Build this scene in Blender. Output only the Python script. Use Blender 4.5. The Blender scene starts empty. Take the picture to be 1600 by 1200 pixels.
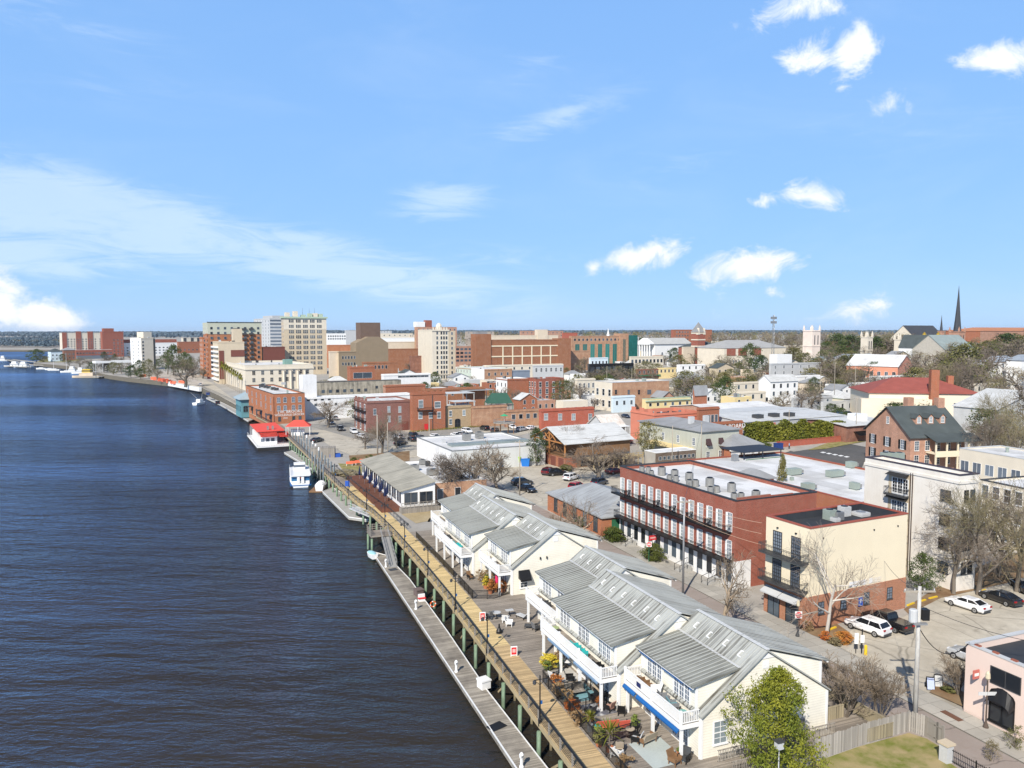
import bpy, math, random
from mathutils import Vector, Matrix, noise
S=bpy.context.scene; COL=S.collection
rad=math.radians
# ---------------------------------------------------------------- camera
F=1200.;CX=800.;CY=600.;HOR=517.;H=33.
PIT=math.atan((CY-HOR)/F)
def yaw(vp): return math.atan((vp-CX)*math.cos(PIT)/F)
YAW=-yaw(325)
cA,sA=math.cos(YAW),math.sin(YAW); cP,sP=math.cos(PIT),math.sin(PIT)
AXR=(cA,-sA,0.); AXF=(sA*cP,cA*cP,-sP); AXU=(sA*sP,cA*sP,cP)
cd=bpy.data.cameras.new('camera'); cam=bpy.data.objects.new('camera',cd); COL.objects.link(cam)
cd.sensor_width=36; cd.lens=36*F/1600; cd.clip_start=.5; cd.clip_end=30000
cam.location=(0,0,H); cam.rotation_euler=(rad(90)-PIT,0,-YAW); S.camera=cam
# ---------------------------------------------------------------- exposure, sun and sky
SUN_EL=39.; SUN_AZ=225.   # light comes from behind and left of the view: heading (+X,+Y)
S.view_settings.view_transform='Standard'; S.view_settings.look='None'
S.view_settings.exposure=.24; S.view_settings.gamma=1; S.view_settings.use_curve_mapping=False
sl=bpy.data.lights.new('sun','SUN'); sl.energy=5.0; sl.angle=rad(.53); sl.color=(1,.93,.83)
so=bpy.data.objects.new('sun',sl); COL.objects.link(so)
az=rad(SUN_AZ); tosun=Vector((math.sin(az)*math.cos(rad(SUN_EL)),math.cos(az)*math.cos(rad(SUN_EL)),math.sin(rad(SUN_EL))))
so.rotation_euler=tosun.to_track_quat('Z','Y').to_euler(); so.location=(-200,-200,300)
W=bpy.data.worlds.new('World'); S.world=W; W.use_nodes=True
def sky():
    nt=W.node_tree; N=nt.nodes; L=nt.links
    for n in list(N): N.remove(n)
    def nd(t,**k):
        n=N.new(t)
        for a,b in k.items(): setattr(n,a,b)
        return n
    def mth(op,a,b=None,c=None,clamp=False):
        n=nd('ShaderNodeMath',operation=op,use_clamp=clamp)
        for i,x in enumerate((a,b,c)):
            if x is None: continue
            if isinstance(x,(int,float)): n.inputs[i].default_value=x
            else: L.new(x,n.inputs[i])
        return n.outputs[0]
    out=nd('ShaderNodeOutputWorld'); bg=nd('ShaderNodeBackground'); bg.inputs[1].default_value=.12
    st=nd('ShaderNodeTexSky',sky_type='NISHITA'); st.sun_disc=False; st.sun_elevation=rad(SUN_EL); st.sun_rotation=rad(SUN_AZ)
    st.air_density=1.0; st.dust_density=.25; st.ozone_density=2.2; st.altitude=50
    tc=nd('ShaderNodeTexCoord'); G=tc.outputs['Generated']
    sx=nd('ShaderNodeSeparateXYZ'); L.new(G,sx.inputs[0]); X,Y,Z=sx.outputs
    azm=mth('ARCTAN2',X,Y); el=mth('ARCSINE',Z)
    cx=nd('ShaderNodeCombineXYZ'); L.new(azm,cx.inputs[0]); L.new(el,cx.inputs[1]); AE=cx.outputs[0]
    def ae(px,py):
        a=(px-CX)/F;b=(CY-py)/F
        d=Vector([AXF[i]+a*AXR[i]+b*AXU[i] for i in range(3)]).normalized()
        return math.atan2(d.x,d.y),math.asin(d.z)
    def blobs(lst):
        acc=None
        for (px,py,rx,ry,rot,amp) in lst:
            a,e=ae(px,py)
            m=nd('ShaderNodeMapping',vector_type='TEXTURE'); L.new(AE,m.inputs[0])
            m.inputs[1].default_value=(a,e,0); m.inputs[2].default_value=(0,0,rad(rot)); m.inputs[3].default_value=(rx/F,ry/F,1)
            le=nd('ShaderNodeVectorMath',operation='LENGTH'); L.new(m.outputs[0],le.inputs[0])
            v=mth('MULTIPLY',mth('SUBTRACT',1.0,le.outputs['Value']),amp)
            acc=v if acc is None else mth('MAXIMUM',acc,v)
        return acc
    def fbm(scale,det,sc=(1,1,1),rot=0,dist=0.,rough=.55):
        m=nd('ShaderNodeMapping'); L.new(AE,m.inputs[0]); m.inputs[3].default_value=sc; m.inputs[2].default_value=(0,0,rad(rot))
        n=nd('ShaderNodeTexNoise'); L.new(m.outputs[0],n.inputs[0]); n.inputs['Scale'].default_value=scale; n.inputs['Detail'].default_value=det; n.inputs['Distortion'].default_value=dist; n.inputs['Roughness'].default_value=rough
        return n.outputs[0]
    def sstep(v,a,b):
        n=nd('ShaderNodeMapRange',interpolation_type='SMOOTHSTEP'); L.new(v,n.inputs[0]); n.inputs[1].default_value=a; n.inputs[2].default_value=b
        return n.outputs[0]
    cum=blobs([(1245,12,85,36,8,1),(1262,88,52,44,30,1),(1335,92,60,44,-15,.9),(1560,98,62,36,-20,1),(1385,165,34,32,20,.8),(1285,310,70,28,-18,.85),(1182,316,30,15,0,.75),
      (985,402,100,30,12,1),(925,420,40,24,20,1),(1165,415,95,36,10,.92),(1045,388,50,26,15,.9),(1275,468,34,36,35,.55),(1345,482,80,26,8,.6),(1230,462,60,16,0,.5),(1122,480,30,28,30,.5),(1075,485,20,20,0,.4),
      (-20,478,105,56,0,1.3),(62,494,72,32,-12,1.25),(10,448,52,34,0,1.1)])
    n1=fbm(15,10,(1,1.3,1),0,.5,.64)
    cv=mth('ADD',cum,mth('MULTIPLY',mth('SUBTRACT',n1,.5),3.0))
    cm=sstep(cv,.22,.85)
    gate=sstep(cum,-.25,.1); cm=mth('MULTIPLY',cm,gate)
    cir=blobs([(120,330,440,75,-10,1.0),(520,412,430,62,-11,.85),(0,392,300,48,-4,.75),(690,315,110,42,5,.7),(870,185,170,34,14,.5),(190,130,150,45,4,.16),(60,15,200,40,-8,.3),(780,405,240,30,-2,.32),(1040,262,160,38,10,.22),(820,105,110,34,12,.22),(1420,205,260,50,-4,.15)])
    n2=fbm(8,9,(1,5.5,1),-9,1.1,.68)
    ci=mth('MULTIPLY',sstep(mth('ADD',cir,mth('MULTIPLY',mth('SUBTRACT',n2,.5),2.1)),.0,.75),sstep(cir,-.1,.5))
    veil=mth('MULTIPLY',sstep(fbm(4,6,(1,2.6,1),-6,.6,.6),.42,.85),.10)
    hz=sstep(el,.30,-.01)
    # sky colour: mostly an elevation ramp, darkened above the view to cut fill light
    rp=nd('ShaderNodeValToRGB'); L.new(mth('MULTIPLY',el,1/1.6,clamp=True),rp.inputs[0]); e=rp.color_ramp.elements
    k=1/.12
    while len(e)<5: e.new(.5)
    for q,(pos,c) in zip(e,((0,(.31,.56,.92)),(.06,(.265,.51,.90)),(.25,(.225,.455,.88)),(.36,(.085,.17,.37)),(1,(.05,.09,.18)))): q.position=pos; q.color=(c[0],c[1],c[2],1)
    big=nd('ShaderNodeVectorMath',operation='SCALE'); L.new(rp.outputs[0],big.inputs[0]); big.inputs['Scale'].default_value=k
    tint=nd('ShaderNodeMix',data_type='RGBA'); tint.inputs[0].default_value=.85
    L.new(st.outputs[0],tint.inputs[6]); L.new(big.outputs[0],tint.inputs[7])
    def mix(a,b,f):
        n=nd('ShaderNodeMix',data_type='RGBA'); L.new(f,n.inputs[0]); L.new(a,n.inputs[6])
        if isinstance(b,tuple): n.inputs[7].default_value=b
        else: L.new(b,n.inputs[7])
        return n.outputs[2]
    c=mix(tint.outputs[2],(.80*k,.90*k,1.0*k,1),mth('ADD',mth('MULTIPLY',ci,.40),veil,clamp=True))
    shade=nd('ShaderNodeMix',data_type='RGBA'); L.new(sstep(cv,.45,1.3),shade.inputs[0]); shade.inputs[6].default_value=(.74*k,.82*k,.93*k,1); shade.inputs[7].default_value=(1.0*k,1.0*k,1.0*k,1)
    c=mix(c,shade.outputs[2],cm)
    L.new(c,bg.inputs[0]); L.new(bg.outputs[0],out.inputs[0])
sky()
S.cycles.max_bounces=5; S.cycles.diffuse_bounces=2; S.cycles.glossy_bounces=3; S.cycles.transmission_bounces=2; S.cycles.transparent_max_bounces=4
S.cycles.use_denoising=True
random.seed(7)
# ---------------------------------------------------------------- places: photograph pixel -> point on the ground
def ray(px,py):
    a=(px-CX)/F;b=(CY-py)/F
    return tuple(AXF[i]+a*AXR[i]+b*AXU[i] for i in range(3))
def sm(t): t=max(0,min(1,t)); return t*t*(3-2*t)
def gz(x,y): return 11*sm((x-230)/330)      # the town climbs gently away from the river
def gnd(px,py,z=None):
    d=ray(px,py); zz=0. if z is None else z
    for i in range(12):
        t=(zz-H)/d[2]
        if z is not None: break
        zz=.5*zz+.5*gz(d[0]*t,d[1]*t)
    return Vector((d[0]*t,d[1]*t,zz))
def proj(p):
    q=(p[0],p[1],p[2]-H); dot=lambda a:sum(a[i]*q[i] for i in range(3)); de=dot(AXF)
    return CX+F*dot(AXR)/de,CY-F*dot(AXU)/de
def dirs(vp):
    a=YAW+yaw(vp); return Vector((math.sin(a),math.cos(a))),Vector((math.cos(a),-math.sin(a))),a
def along(p,d,px):
    k=(px-CX)/F; n=[AXR[i]-k*AXF[i] for i in range(3)]; q=(p[0],p[1],p[2]-H)
    den=n[0]*d[0]+n[1]*d[1]
    return -sum(n[i]*q[i] for i in range(3))/den
def zat(p,py):      # height of a pixel row above point p
    d=ray(proj(p)[0],py); t=(p[0]*AXF[0]+p[1]*AXF[1])/(d[0]*AXF[0]+d[1]*AXF[1]); return H+d[2]*t
TP=gnd(1095,1188)   # near corner of the townhouse row; its street runs along +Y
def tw(s,u,z=0): return Vector((TP.x+s,TP.y+u,z))
def head(p,q): d=q-p; return math.atan2(d.y,d.x)
# ---------------------------------------------------------------- materials
MATS={}
class NT:
    def __init__(s,name):
        s.m=bpy.data.materials.new(name); s.m.use_nodes=True; s.t=s.m.node_tree; s.N=s.t.nodes; s.L=s.t.links
        s.b=s.N['Principled BSDF']
    def n(s,t,**k):
        n=s.N.new(t)
        for a,b in k.items(): setattr(n,a,b)
        return n
    def put(s,sock,x):
        if isinstance(x,(int,float)): sock.default_value=x
        elif isinstance(x,tuple): sock.default_value=x if len(x)==4 or sock.type!='RGBA' else (*x,1)
        else: s.L.new(x,sock)
    def math(s,op,a,b=0.,clamp=False):
        n=s.n('ShaderNodeMath',operation=op,use_clamp=clamp); s.put(n.inputs[0],a); s.put(n.inputs[1],b); return n.outputs[0]
    def co(s): return s.n('ShaderNodeTexCoord').outputs['Object']
    def xyz(s,v): n=s.n('ShaderNodeSeparateXYZ'); s.L.new(v,n.inputs[0]); return n.outputs
    def comb(s,x,y,z=0.):
        n=s.n('ShaderNodeCombineXYZ'); s.put(n.inputs[0],x); s.put(n.inputs[1],y); s.put(n.inputs[2],z); return n.outputs[0]
    def noise(s,v,scale,det=3,sc=None,rough=.55,dist=0.):
        if sc: m=s.n('ShaderNodeMapping'); s.L.new(v,m.inputs[0]); m.inputs[3].default_value=sc; v=m.outputs[0]
        n=s.n('ShaderNodeTexNoise'); s.L.new(v,n.inputs[0]); n.inputs['Scale'].default_value=scale; n.inputs['Detail'].default_value=det; n.inputs['Roughness'].default_value=rough; n.inputs['Distortion'].default_value=dist
        return n.outputs[0]
    def ramp(s,v,a,b,lo=0.,hi=1.):
        n=s.n('ShaderNodeMapRange'); s.put(n.inputs[0],v); n.inputs[1].default_value=a; n.inputs[2].default_value=b; n.inputs[3].default_value=lo; n.inputs[4].default_value=hi; return n.outputs[0]
    def mix(s,f,a,b,bl='MIX'):
        n=s.n('ShaderNodeMix',data_type='RGBA',blend_type=bl); s.put(n.inputs[0],f); s.put(n.inputs[6],a); s.put(n.inputs[7],b); return n.outputs[2]
    def white(s,v): n=s.n('ShaderNodeTexWhiteNoise',noise_dimensions='1D'); s.put(n.inputs['W'],v); return n.outputs[0]
    def orand(s): return s.n('ShaderNodeObjectInfo').outputs['Random']
    def fin(s,col,rough=.8,bump=None,bs=.3,bd=.02,spec=.3,metal=0.):
        s.put(s.b.inputs['Base Color'],col); s.put(s.b.inputs['Roughness'],rough); s.put(s.b.inputs['Specular IOR Level'],spec); s.put(s.b.inputs['Metallic'],metal)
        if bump is not None:
            bn=s.n('ShaderNodeBump'); bn.inputs['Strength'].default_value=bs; bn.inputs['Distance'].default_value=bd; s.L.new(bump,bn.inputs['Height']); s.L.new(bn.outputs[0],s.b.inputs['Normal'])
        return s.m
def sc(c,k): return tuple(min(1,x*k) for x in c)
def M(name,c=None,kind='plain',c2=None,rough=.8,var=.18,**k):
    if name in MATS: return MATS[name]
    t=NT(name); v=t.co()
    if kind=='plain':
        a=t.noise(v,k.get('s1',.35),4); b=t.noise(v,k.get('s2',6.),3)
        f=t.ramp(t.math('ADD',t.math('MULTIPLY',a,.65),t.math('MULTIPLY',b,.35)),.3,.7)
        m=t.fin(t.mix(f,sc(c,1-var),sc(c,1+var*.6)),rough,b,.25,.01,metal=k.get('metal',0.))
    elif kind=='brick':
        x,y,z=t.xyz(v); uv=t.comb(t.math('ADD',x,y),z)
        br=t.n('ShaderNodeTexBrick'); t.L.new(uv,br.inputs[0]); br.inputs['Scale'].default_value=1
        br.inputs['Color1'].default_value=(*sc(c,.78),1); br.inputs['Color2'].default_value=(*sc(c,1.22),1); br.inputs['Mortar'].default_value=(*k.get('mortar',(.36,.28,.22)),1)
        br.inputs['Mortar Size'].default_value=.008; br.inputs['Brick Width'].default_value=.24; br.inputs['Row Height'].default_value=.08; br.inputs['Bias'].default_value=-.1
        a=t.noise(v,.45,5); s2=t.noise(v,1.2,4,(1,1,.22))
        col=t.mix(t.ramp(a,.35,.7,0,.8),br.outputs[0],sc(c2 or c,.72)); col=t.mix(t.ramp(s2,.52,.75,0,.3),col,sc(c,1.35))
        m=t.fin(col,.9,br.outputs['Fac'],-.25,.008,.15)
    elif kind=='siding':
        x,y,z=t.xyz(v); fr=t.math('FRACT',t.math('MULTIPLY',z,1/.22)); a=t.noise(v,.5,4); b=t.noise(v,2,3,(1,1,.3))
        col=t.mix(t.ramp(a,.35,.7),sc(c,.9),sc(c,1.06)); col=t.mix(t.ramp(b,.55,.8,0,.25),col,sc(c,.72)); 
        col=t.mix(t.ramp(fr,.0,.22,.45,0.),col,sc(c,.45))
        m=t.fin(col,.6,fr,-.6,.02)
    elif kind=='seam':
        x,y,z=t.xyz(v); n1=t.noise(t.comb(t.math('MULTIPLY',x,.07),t.math('MULTIPLY',y,1.5)),1.9,4,None,.62); n2=t.noise(t.comb(t.math('MULTIPLY',x,.5),t.math('MULTIPLY',y,5)),1,3); a=t.noise(v,.22,3)
        f=t.ramp(t.math('ADD',n1,t.math('MULTIPLY',t.math('SUBTRACT',a,.5),.7)),k.get('lo',.42),k.get('hi',.55))
        cell=t.white(t.math('FLOOR',t.math('MULTIPLY',y,1/.21)))
        f=t.math('MULTIPLY',f,t.ramp(cell,0,1,.15,1.2),True)
        col=t.mix(f,c,c2 or (.10,.095,.08)); col=t.mix(t.ramp(n2,.4,.75,0,.45),col,sc(c,1.5))
        m=t.fin(col,.55,n2,.1,.01,.25,.0)
    elif kind=='plank':   # boards across the local axis given by ax
        x,y,z=t.xyz(v); ax=k.get('ax','y'); q,r=(y,x) if ax=='y' else (x,y); w=k.get('w',.14)
        qq=t.math('MULTIPLY',q,1/w); cell=t.math('FLOOR',qq); rb=t.white(cell); fr=t.math('FRACT',qq)
        g=t.noise(t.comb(t.math('MULTIPLY',q,9),t.math('MULTIPLY',r,.7)),1,4); a=t.noise(v,.25,5,None,.65)
        col=t.mix(rb,sc(c,.72),sc(c,1.25)); col=t.mix(t.ramp(g,.45,.75,0,.55),col,sc(c,.5)); col=t.mix(t.ramp(a,.45,.72,0,k.get('dirt',.6)),col,c2 or sc(c,.5))
        col=t.mix(t.ramp(t.math('ABSOLUTE',t.math('SUBTRACT',fr,.5)),.44,.5,0,.85),col,(.015,.013,.01))
        m=t.fin(col,.85,fr,.1,.01,.15)
    elif kind=='stain':
        a=t.noise(v,.35,6,None,.65); b=t.noise(v,1.1,5,(1,1,.12),.6)
        f=t.ramp(t.math('ADD',t.math('MULTIPLY',a,.5),t.math('MULTIPLY',b,.5)),k.get('lo',.4),k.get('hi',.62))
        m=t.fin(t.mix(f,c,c2),rough,a,.2,.02)
    elif kind=='ground':
        a=t.noise(v,k.get('s1',.05),7,None,.62); b=t.noise(v,k.get('s2',1.4),5,None,.7); d=t.noise(v,18,2)
        col=t.mix(t.ramp(a,.38,.62),c,c2); col=t.mix(t.ramp(b,.4,.72,0,.5),col,k.get('c3',sc(c,.55))); col=t.mix(t.ramp(d,.3,.8,0,.25),col,sc(c,1.4))
        if k.get('crack'):
            wv=t.n('ShaderNodeVectorMath',operation='ADD'); t.L.new(v,wv.inputs[0]); t.L.new(t.n('ShaderNodeTexNoise').outputs[1],wv.inputs[1]); vo=t.n('ShaderNodeTexVoronoi',feature='DISTANCE_TO_EDGE'); vo.inputs['Scale'].default_value=.13; t.L.new(wv.outputs[0],vo.inputs[0])
            col=t.mix(t.ramp(vo.outputs[0],.0,.012,.55,0.),col,sc(c,.3)); st=t.noise(v,.45,3); col=t.mix(t.ramp(st,.64,.72,0,.4),col,sc(c,.45))
        m=t.fin(col,.95,b,.25,.03,.1)
    elif kind=='pave':
        br=t.n('ShaderNodeTexBrick'); t.L.new(v,br.inputs[0]); br.inputs['Scale'].default_value=1; br.offset=k.get('off',0.)
        br.inputs['Color1'].default_value=(*sc(c,.88),1); br.inputs['Color2'].default_value=(*sc(c,1.12),1); br.inputs['Mortar'].default_value=(*sc(c,.4),1)
        br.inputs['Mortar Size'].default_value=k.get('ms',.02); br.inputs['Brick Width'].default_value=k.get('bw',1.5); br.inputs['Row Height'].default_value=k.get('rh',1.5)
        a=t.noise(v,.2,6,None,.65); b=t.noise(v,2.5,4); col=t.mix(t.ramp(a,.4,.7,0,.55),br.outputs[0],c2 or sc(c,.6)); col=t.mix(t.ramp(b,.5,.8,0,.3),col,sc(c,.6))
        m=t.fin(col,.9,br.outputs['Fac'],-.15,.01,.15)
    elif kind=='membrane':
        a=t.noise(v,.16,6,None,.65); b=t.noise(v,1.6,4); x,y,z=t.xyz(v); fr=t.math('FRACT',t.math('MULTIPLY',x,1/3.)); s3=t.ramp(t.math('ABSOLUTE',t.math('SUBTRACT',fr,.5)),.48,.5,0,.5)
        col=t.mix(t.ramp(a,.4,.66,0,.75),c,c2 or sc(c,.62)); col=t.mix(t.ramp(b,.55,.8,0,.25),col,sc(c,.5)); col=t.mix(s3,col,sc(c,.55))
        m=t.fin(col,.75,a,.1,.02,.2)
    elif kind=='glass':
        r=t.orand(); f=t.noise(v,.8,2)
        col=t.mix(t.ramp(t.math('ADD',t.math('MULTIPLY',r,.7),t.math('MULTIPLY',f,.3)),.25,.85),c,c2 or sc(c,2.4))
        m=t.fin(col,.12,None,0,0,.6)
    elif kind=='leaf':
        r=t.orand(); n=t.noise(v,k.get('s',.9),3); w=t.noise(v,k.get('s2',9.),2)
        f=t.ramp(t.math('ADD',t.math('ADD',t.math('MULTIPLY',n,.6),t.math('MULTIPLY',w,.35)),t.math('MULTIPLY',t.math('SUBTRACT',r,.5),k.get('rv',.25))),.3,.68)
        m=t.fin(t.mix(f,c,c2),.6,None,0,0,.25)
        try: t.b.inputs['Transmission Weight'].default_value=0
        except Exception: pass
    elif kind=='bark':
        n=t.noise(v,k.get('s',3.),5,(1,1,.35),.6); r=t.orand()
        m=t.fin(t.mix(t.math('ADD',t.ramp(n,.38,.62),t.math('MULTIPLY',t.math('SUBTRACT',r,.5),.3),True),c,c2),.9,n,.4,.02,.1)
    elif kind=='paint':
        a=t.noise(v,1.2,3); m=t.fin(t.mix(t.ramp(a,.3,.8,0,.2),c,sc(c,.75)),k.get('r',.28),None,0,0,.5,k.get('metal',0.))
        if k.get('coat'): t.b.inputs['Coat Weight'].default_value=.7; t.b.inputs['Coat Roughness'].default_value=.06
    elif kind=='water':
        x,y,z=t.xyz(v)
        # wind waves: long crests, several sizes
        a=t.noise(v,.6,3,(.35,1,1),.5,.4); b=t.noise(v,1.9,3,(.45,1,1),.55,.5); d=t.noise(v,.05,3,(.4,1,1)); e=t.noise(v,.012,4,(.25,1,1)); g=t.noise(v,5.2,2,(.6,1,1)); h2=t.noise(v,.2,3,(.3,1,1),.5,.5)
        h=t.math('ADD',t.math('ADD',t.math('MULTIPLY',a,.8),t.math('MULTIPLY',b,.42)),t.math('ADD',t.math('ADD',t.math('MULTIPLY',d,1.2),t.math('MULTIPLY',h2,2.3)),t.math('MULTIPLY',g,.12)))
        amp=t.ramp(e,.36,.64,.42,1.25)
        bn=t.n('ShaderNodeBump'); bn.inputs['Distance'].default_value=.78; t.L.new(amp,bn.inputs['Strength']); t.L.new(h,bn.inputs['Height']); t.L.new(bn.outputs[0],t.b.inputs['Normal'])
        t.put(t.b.inputs['Base Color'],t.mix(t.ramp(e,.4,.65),c,c2)); t.put(t.b.inputs['Roughness'],.13); t.b.inputs['Specular Tint'].default_value=(.5,.72,1,1); t.b.inputs['IOR'].default_value=1.33; t.put(t.b.inputs['Specular IOR Level'],k.get('spec',.5))
        df=t.n('ShaderNodeBsdfDiffuse'); t.L.new(t.mix(t.ramp(e,.4,.65),c,c2),df.inputs[0])
        gl=t.n('ShaderNodeBsdfGlossy'); gl.inputs[0].default_value=(.37,.60,.93,1); t.put(gl.inputs['Roughness'],t.ramp(e,.38,.62,.20,.07)); t.L.new(bn.outputs[0],gl.inputs['Normal'])
        fr=t.n('ShaderNodeFresnel'); fr.inputs[0].default_value=1.33; t.L.new(bn.outputs[0],fr.inputs['Normal'])
        mx=t.n('ShaderNodeMixShader'); t.L.new(t.math('MULTIPLY',fr.outputs[0],.9),mx.inputs[0]); t.L.new(df.outputs[0],mx.inputs[1]); t.L.new(gl.outputs[0],mx.inputs[2]); t.L.new(mx.outputs[0],t.N['Material Output'].inputs[0])
        m=t.m
    elif kind=='lit':
        m=t.fin(c,.5)
    MATS[name]=m; return m
def brick(n,c,c2=None,**k): return M('brick '+n,c,'brick',c2,**k)
BR_RED=brick('red',(.30,.074,.048),(.38,.12,.08)); BR_OR=brick('orange',(.44,.15,.065),(.5,.2,.1)); BR_BRN=brick('brown',(.28,.115,.075),(.2,.09,.07)); BR_PUR=brick('plum',(.22,.085,.075),(.3,.14,.11)); BR_TAN=brick('tan',(.52,.31,.19),(.44,.22,.13)); BR_PINK=brick('rose',(.54,.29,.20),(.45,.26,.18)); BR_RUST=brick('rust',(.36,.105,.05),(.42,.17,.09)); BR_BIG=brick('rust brown',(.33,.13,.06),(.37,.15,.075)); BR_BRT=brick('bright red',(.45,.09,.055),(.5,.14,.08))
CREAM=M('cream stucco',(.78,.685,.50),var=.06); SIDING=M('cream siding',(.87,.83,.71),'siding'); STUC=M('pale stucco',(.76,.72,.65),'stain',(.64,.59,.51),lo=.42,hi=.7); TANW=M('tan stone',(.56,.47,.34),var=.1); TANL=M('light stone',(.68,.615,.50),var=.1); BEIGE=M('beige render',(.66,.56,.43),var=.1)
WHITE=M('white paint',(.80,.80,.78),var=.05,rough=.5); WHITEW=M('white wall',(.74,.74,.73),'stain',(.56,.56,.55),lo=.5,hi=.8); GREYW=M('grey wall',(.48,.49,.49),var=.12); SAGE=M('sage render',(.47,.48,.41),'stain',(.38,.39,.33),lo=.45,hi=.75); SALMON=M('salmon paint',(.60,.215,.14),var=.1); PINK=M('pink render',(.74,.59,.51),var=.05); BLUEW=M('pale blue wall',(.60,.70,.76),var=.08); GRNW=M('pale green wall',(.52,.60,.52),var=.1); TEAL=M('teal paint',(.12,.28,.32),var=.1); STAIN=M('stained concrete',(.42,.38,.30),'stain',(.10,.095,.08),lo=.44,hi=.66); BRNW=M('brown wall',(.27,.21,.14),var=.1); MAROON=M('maroon panel',(.17,.06,.045),var=.1); GREENISH=M('grey green render',(.47,.48,.38),var=.08); YELLOWW=M('yellow wall',(.72,.58,.30),var=.08); SALCH=M('church salmon',(.68,.29,.19),var=.1)
MEMB=M('white membrane',(.71,.71,.70),'membrane',(.45,.44,.42)); MEMP=M('worn membrane patch',(.58,.58,.57),'membrane',(.40,.39,.37)); MEMG=M('grey membrane',(.50,.52,.53),'membrane'); ROOFD=M('dark roof',(.035,.04,.05),'membrane',(.06,.065,.07)); ROOFG=M('grey roof',(.30,.31,.32),'membrane',(.2,.2,.2)); SHING=M('dark shingle',(.075,.09,.09),var=.3,s2=12.); REDROOF=M('red tile roof',(.30,.085,.065),var=.22,s2=9.); REDCAN=M('red canopy',(.72,.09,.065),var=.1); METR=M('seamed metal roof',(.37,.38,.355),'seam',(.07,.062,.047),lo=.39,hi=.52); METD=M('dark seamed metal roof',(.25,.255,.225),'seam',(.085,.08,.064),lo=.38,hi=.6); RIB=M('pale roof rib',(.46,.47,.44),var=.15); METL=M('pale metal roof',(.55,.555,.54),'seam',(.40,.40,.38)); METT=M('tan metal roof',(.38,.35,.275),'seam',(.2,.185,.14)); METGR=M('grey metal roof',(.33,.345,.35),'seam',(.2,.2,.2)); TERRA=M('terracotta roof',(.47,.2,.10),var=.2); OXID=M('green cornice',(.42,.52,.40),var=.15)
GLASS=M('window glass',(.018,.022,.028),'glass',(.10,.13,.16)); GLASSB=M('bright window glass',(.12,.15,.17),'glass',(.34,.40,.42)); GLASST=M('teal window glass',(.015,.11,.10),'glass',(.04,.22,.20)); GLASSG=M('grey window glass',(.09,.11,.14),'glass',(.18,.22,.27)); CARGL=M('car glass',(.012,.014,.017),'paint',r=.06)
DECKY=M('boardwalk planks',(.66,.50,.25),'plank',(.47,.36,.20),ax='y',dirt=.45); DECKB=M('older boardwalk planks',(.54,.395,.215),'plank',(.27,.20,.12),ax='y',dirt=.5); DECKG=M('weathered planks',(.31,.27,.225),'plank',(.12,.105,.09),ax='y'); DOCKG=M('grey dock planks',(.36,.325,.27),'plank',(.12,.105,.09),ax='y',dirt=.85); WOODG=M('grey timber',(.34,.31,.27),'plank',(.2,.18,.15),ax='x',w=.12); WOODY=M('yellow timber',(.42,.33,.19),var=.25); WOODB=M('brown timber',(.23,.13,.065),var=.25); PILE=M('green piling',(.27,.38,.26),'bark',(.16,.22,.14),s=2.); PILEB=M('dark piling',(.10,.10,.10),'bark',(.19,.19,.18)); PILET=M('tan piling',(.30,.25,.15),'bark',(.16,.13,.08))
BLACK=M('black metal',(.014,.014,.015),var=.2,rough=.45); DGREY=M('dark grey',(.06,.062,.065),var=.2,rough=.5); GREYM=M('grey metal',(.30,.31,.32),var=.2,rough=.45,metal=.4); LGREY=M('light grey',(.52,.53,.53),var=.12,rough=.5); HVAC=M('condenser grey',(.26,.26,.25),var=.25,rough=.6); HVACG=M('condenser green',(.30,.35,.31),var=.2,rough=.6)
BLUEA=M('blue canvas',(.012,.11,.33),var=.12); BLUES=M('blue sign',(.03,.10,.42),var=.05); RED=M('red paint',(.62,.03,.035),var=.08,rough=.5); CORAL=M('coral cushion',(.75,.14,.09),var=.1); TURQ=M('turquoise',(.03,.42,.42),var=.1); RUGB=M('blue rug',(.17,.33,.37),var=.3,s2=3.); RUGG=M('grey rug',(.45,.50,.48),var=.15); RUGP=M('pale rug',(.52,.50,.46),var=.25,s2=3.); YEL=M('yellow paint',(.75,.50,.03),var=.1); LIME=M('lime paint',(.38,.62,.03),var=.1); BLUEP=M('blue paint',(.02,.17,.55),var=.12); GREENP=M('green paint',(.03,.14,.07),var=.15); ORANGE=M('orange barrier',(.80,.17,.09),var=.1); TAUPE=M('taupe cushion',(.42,.35,.26),var=.1); TCOT=M('terracotta pot',(.46,.17,.08),var=.15); GREENM=M('green mat',(.02,.22,.05),var=.2)
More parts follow.
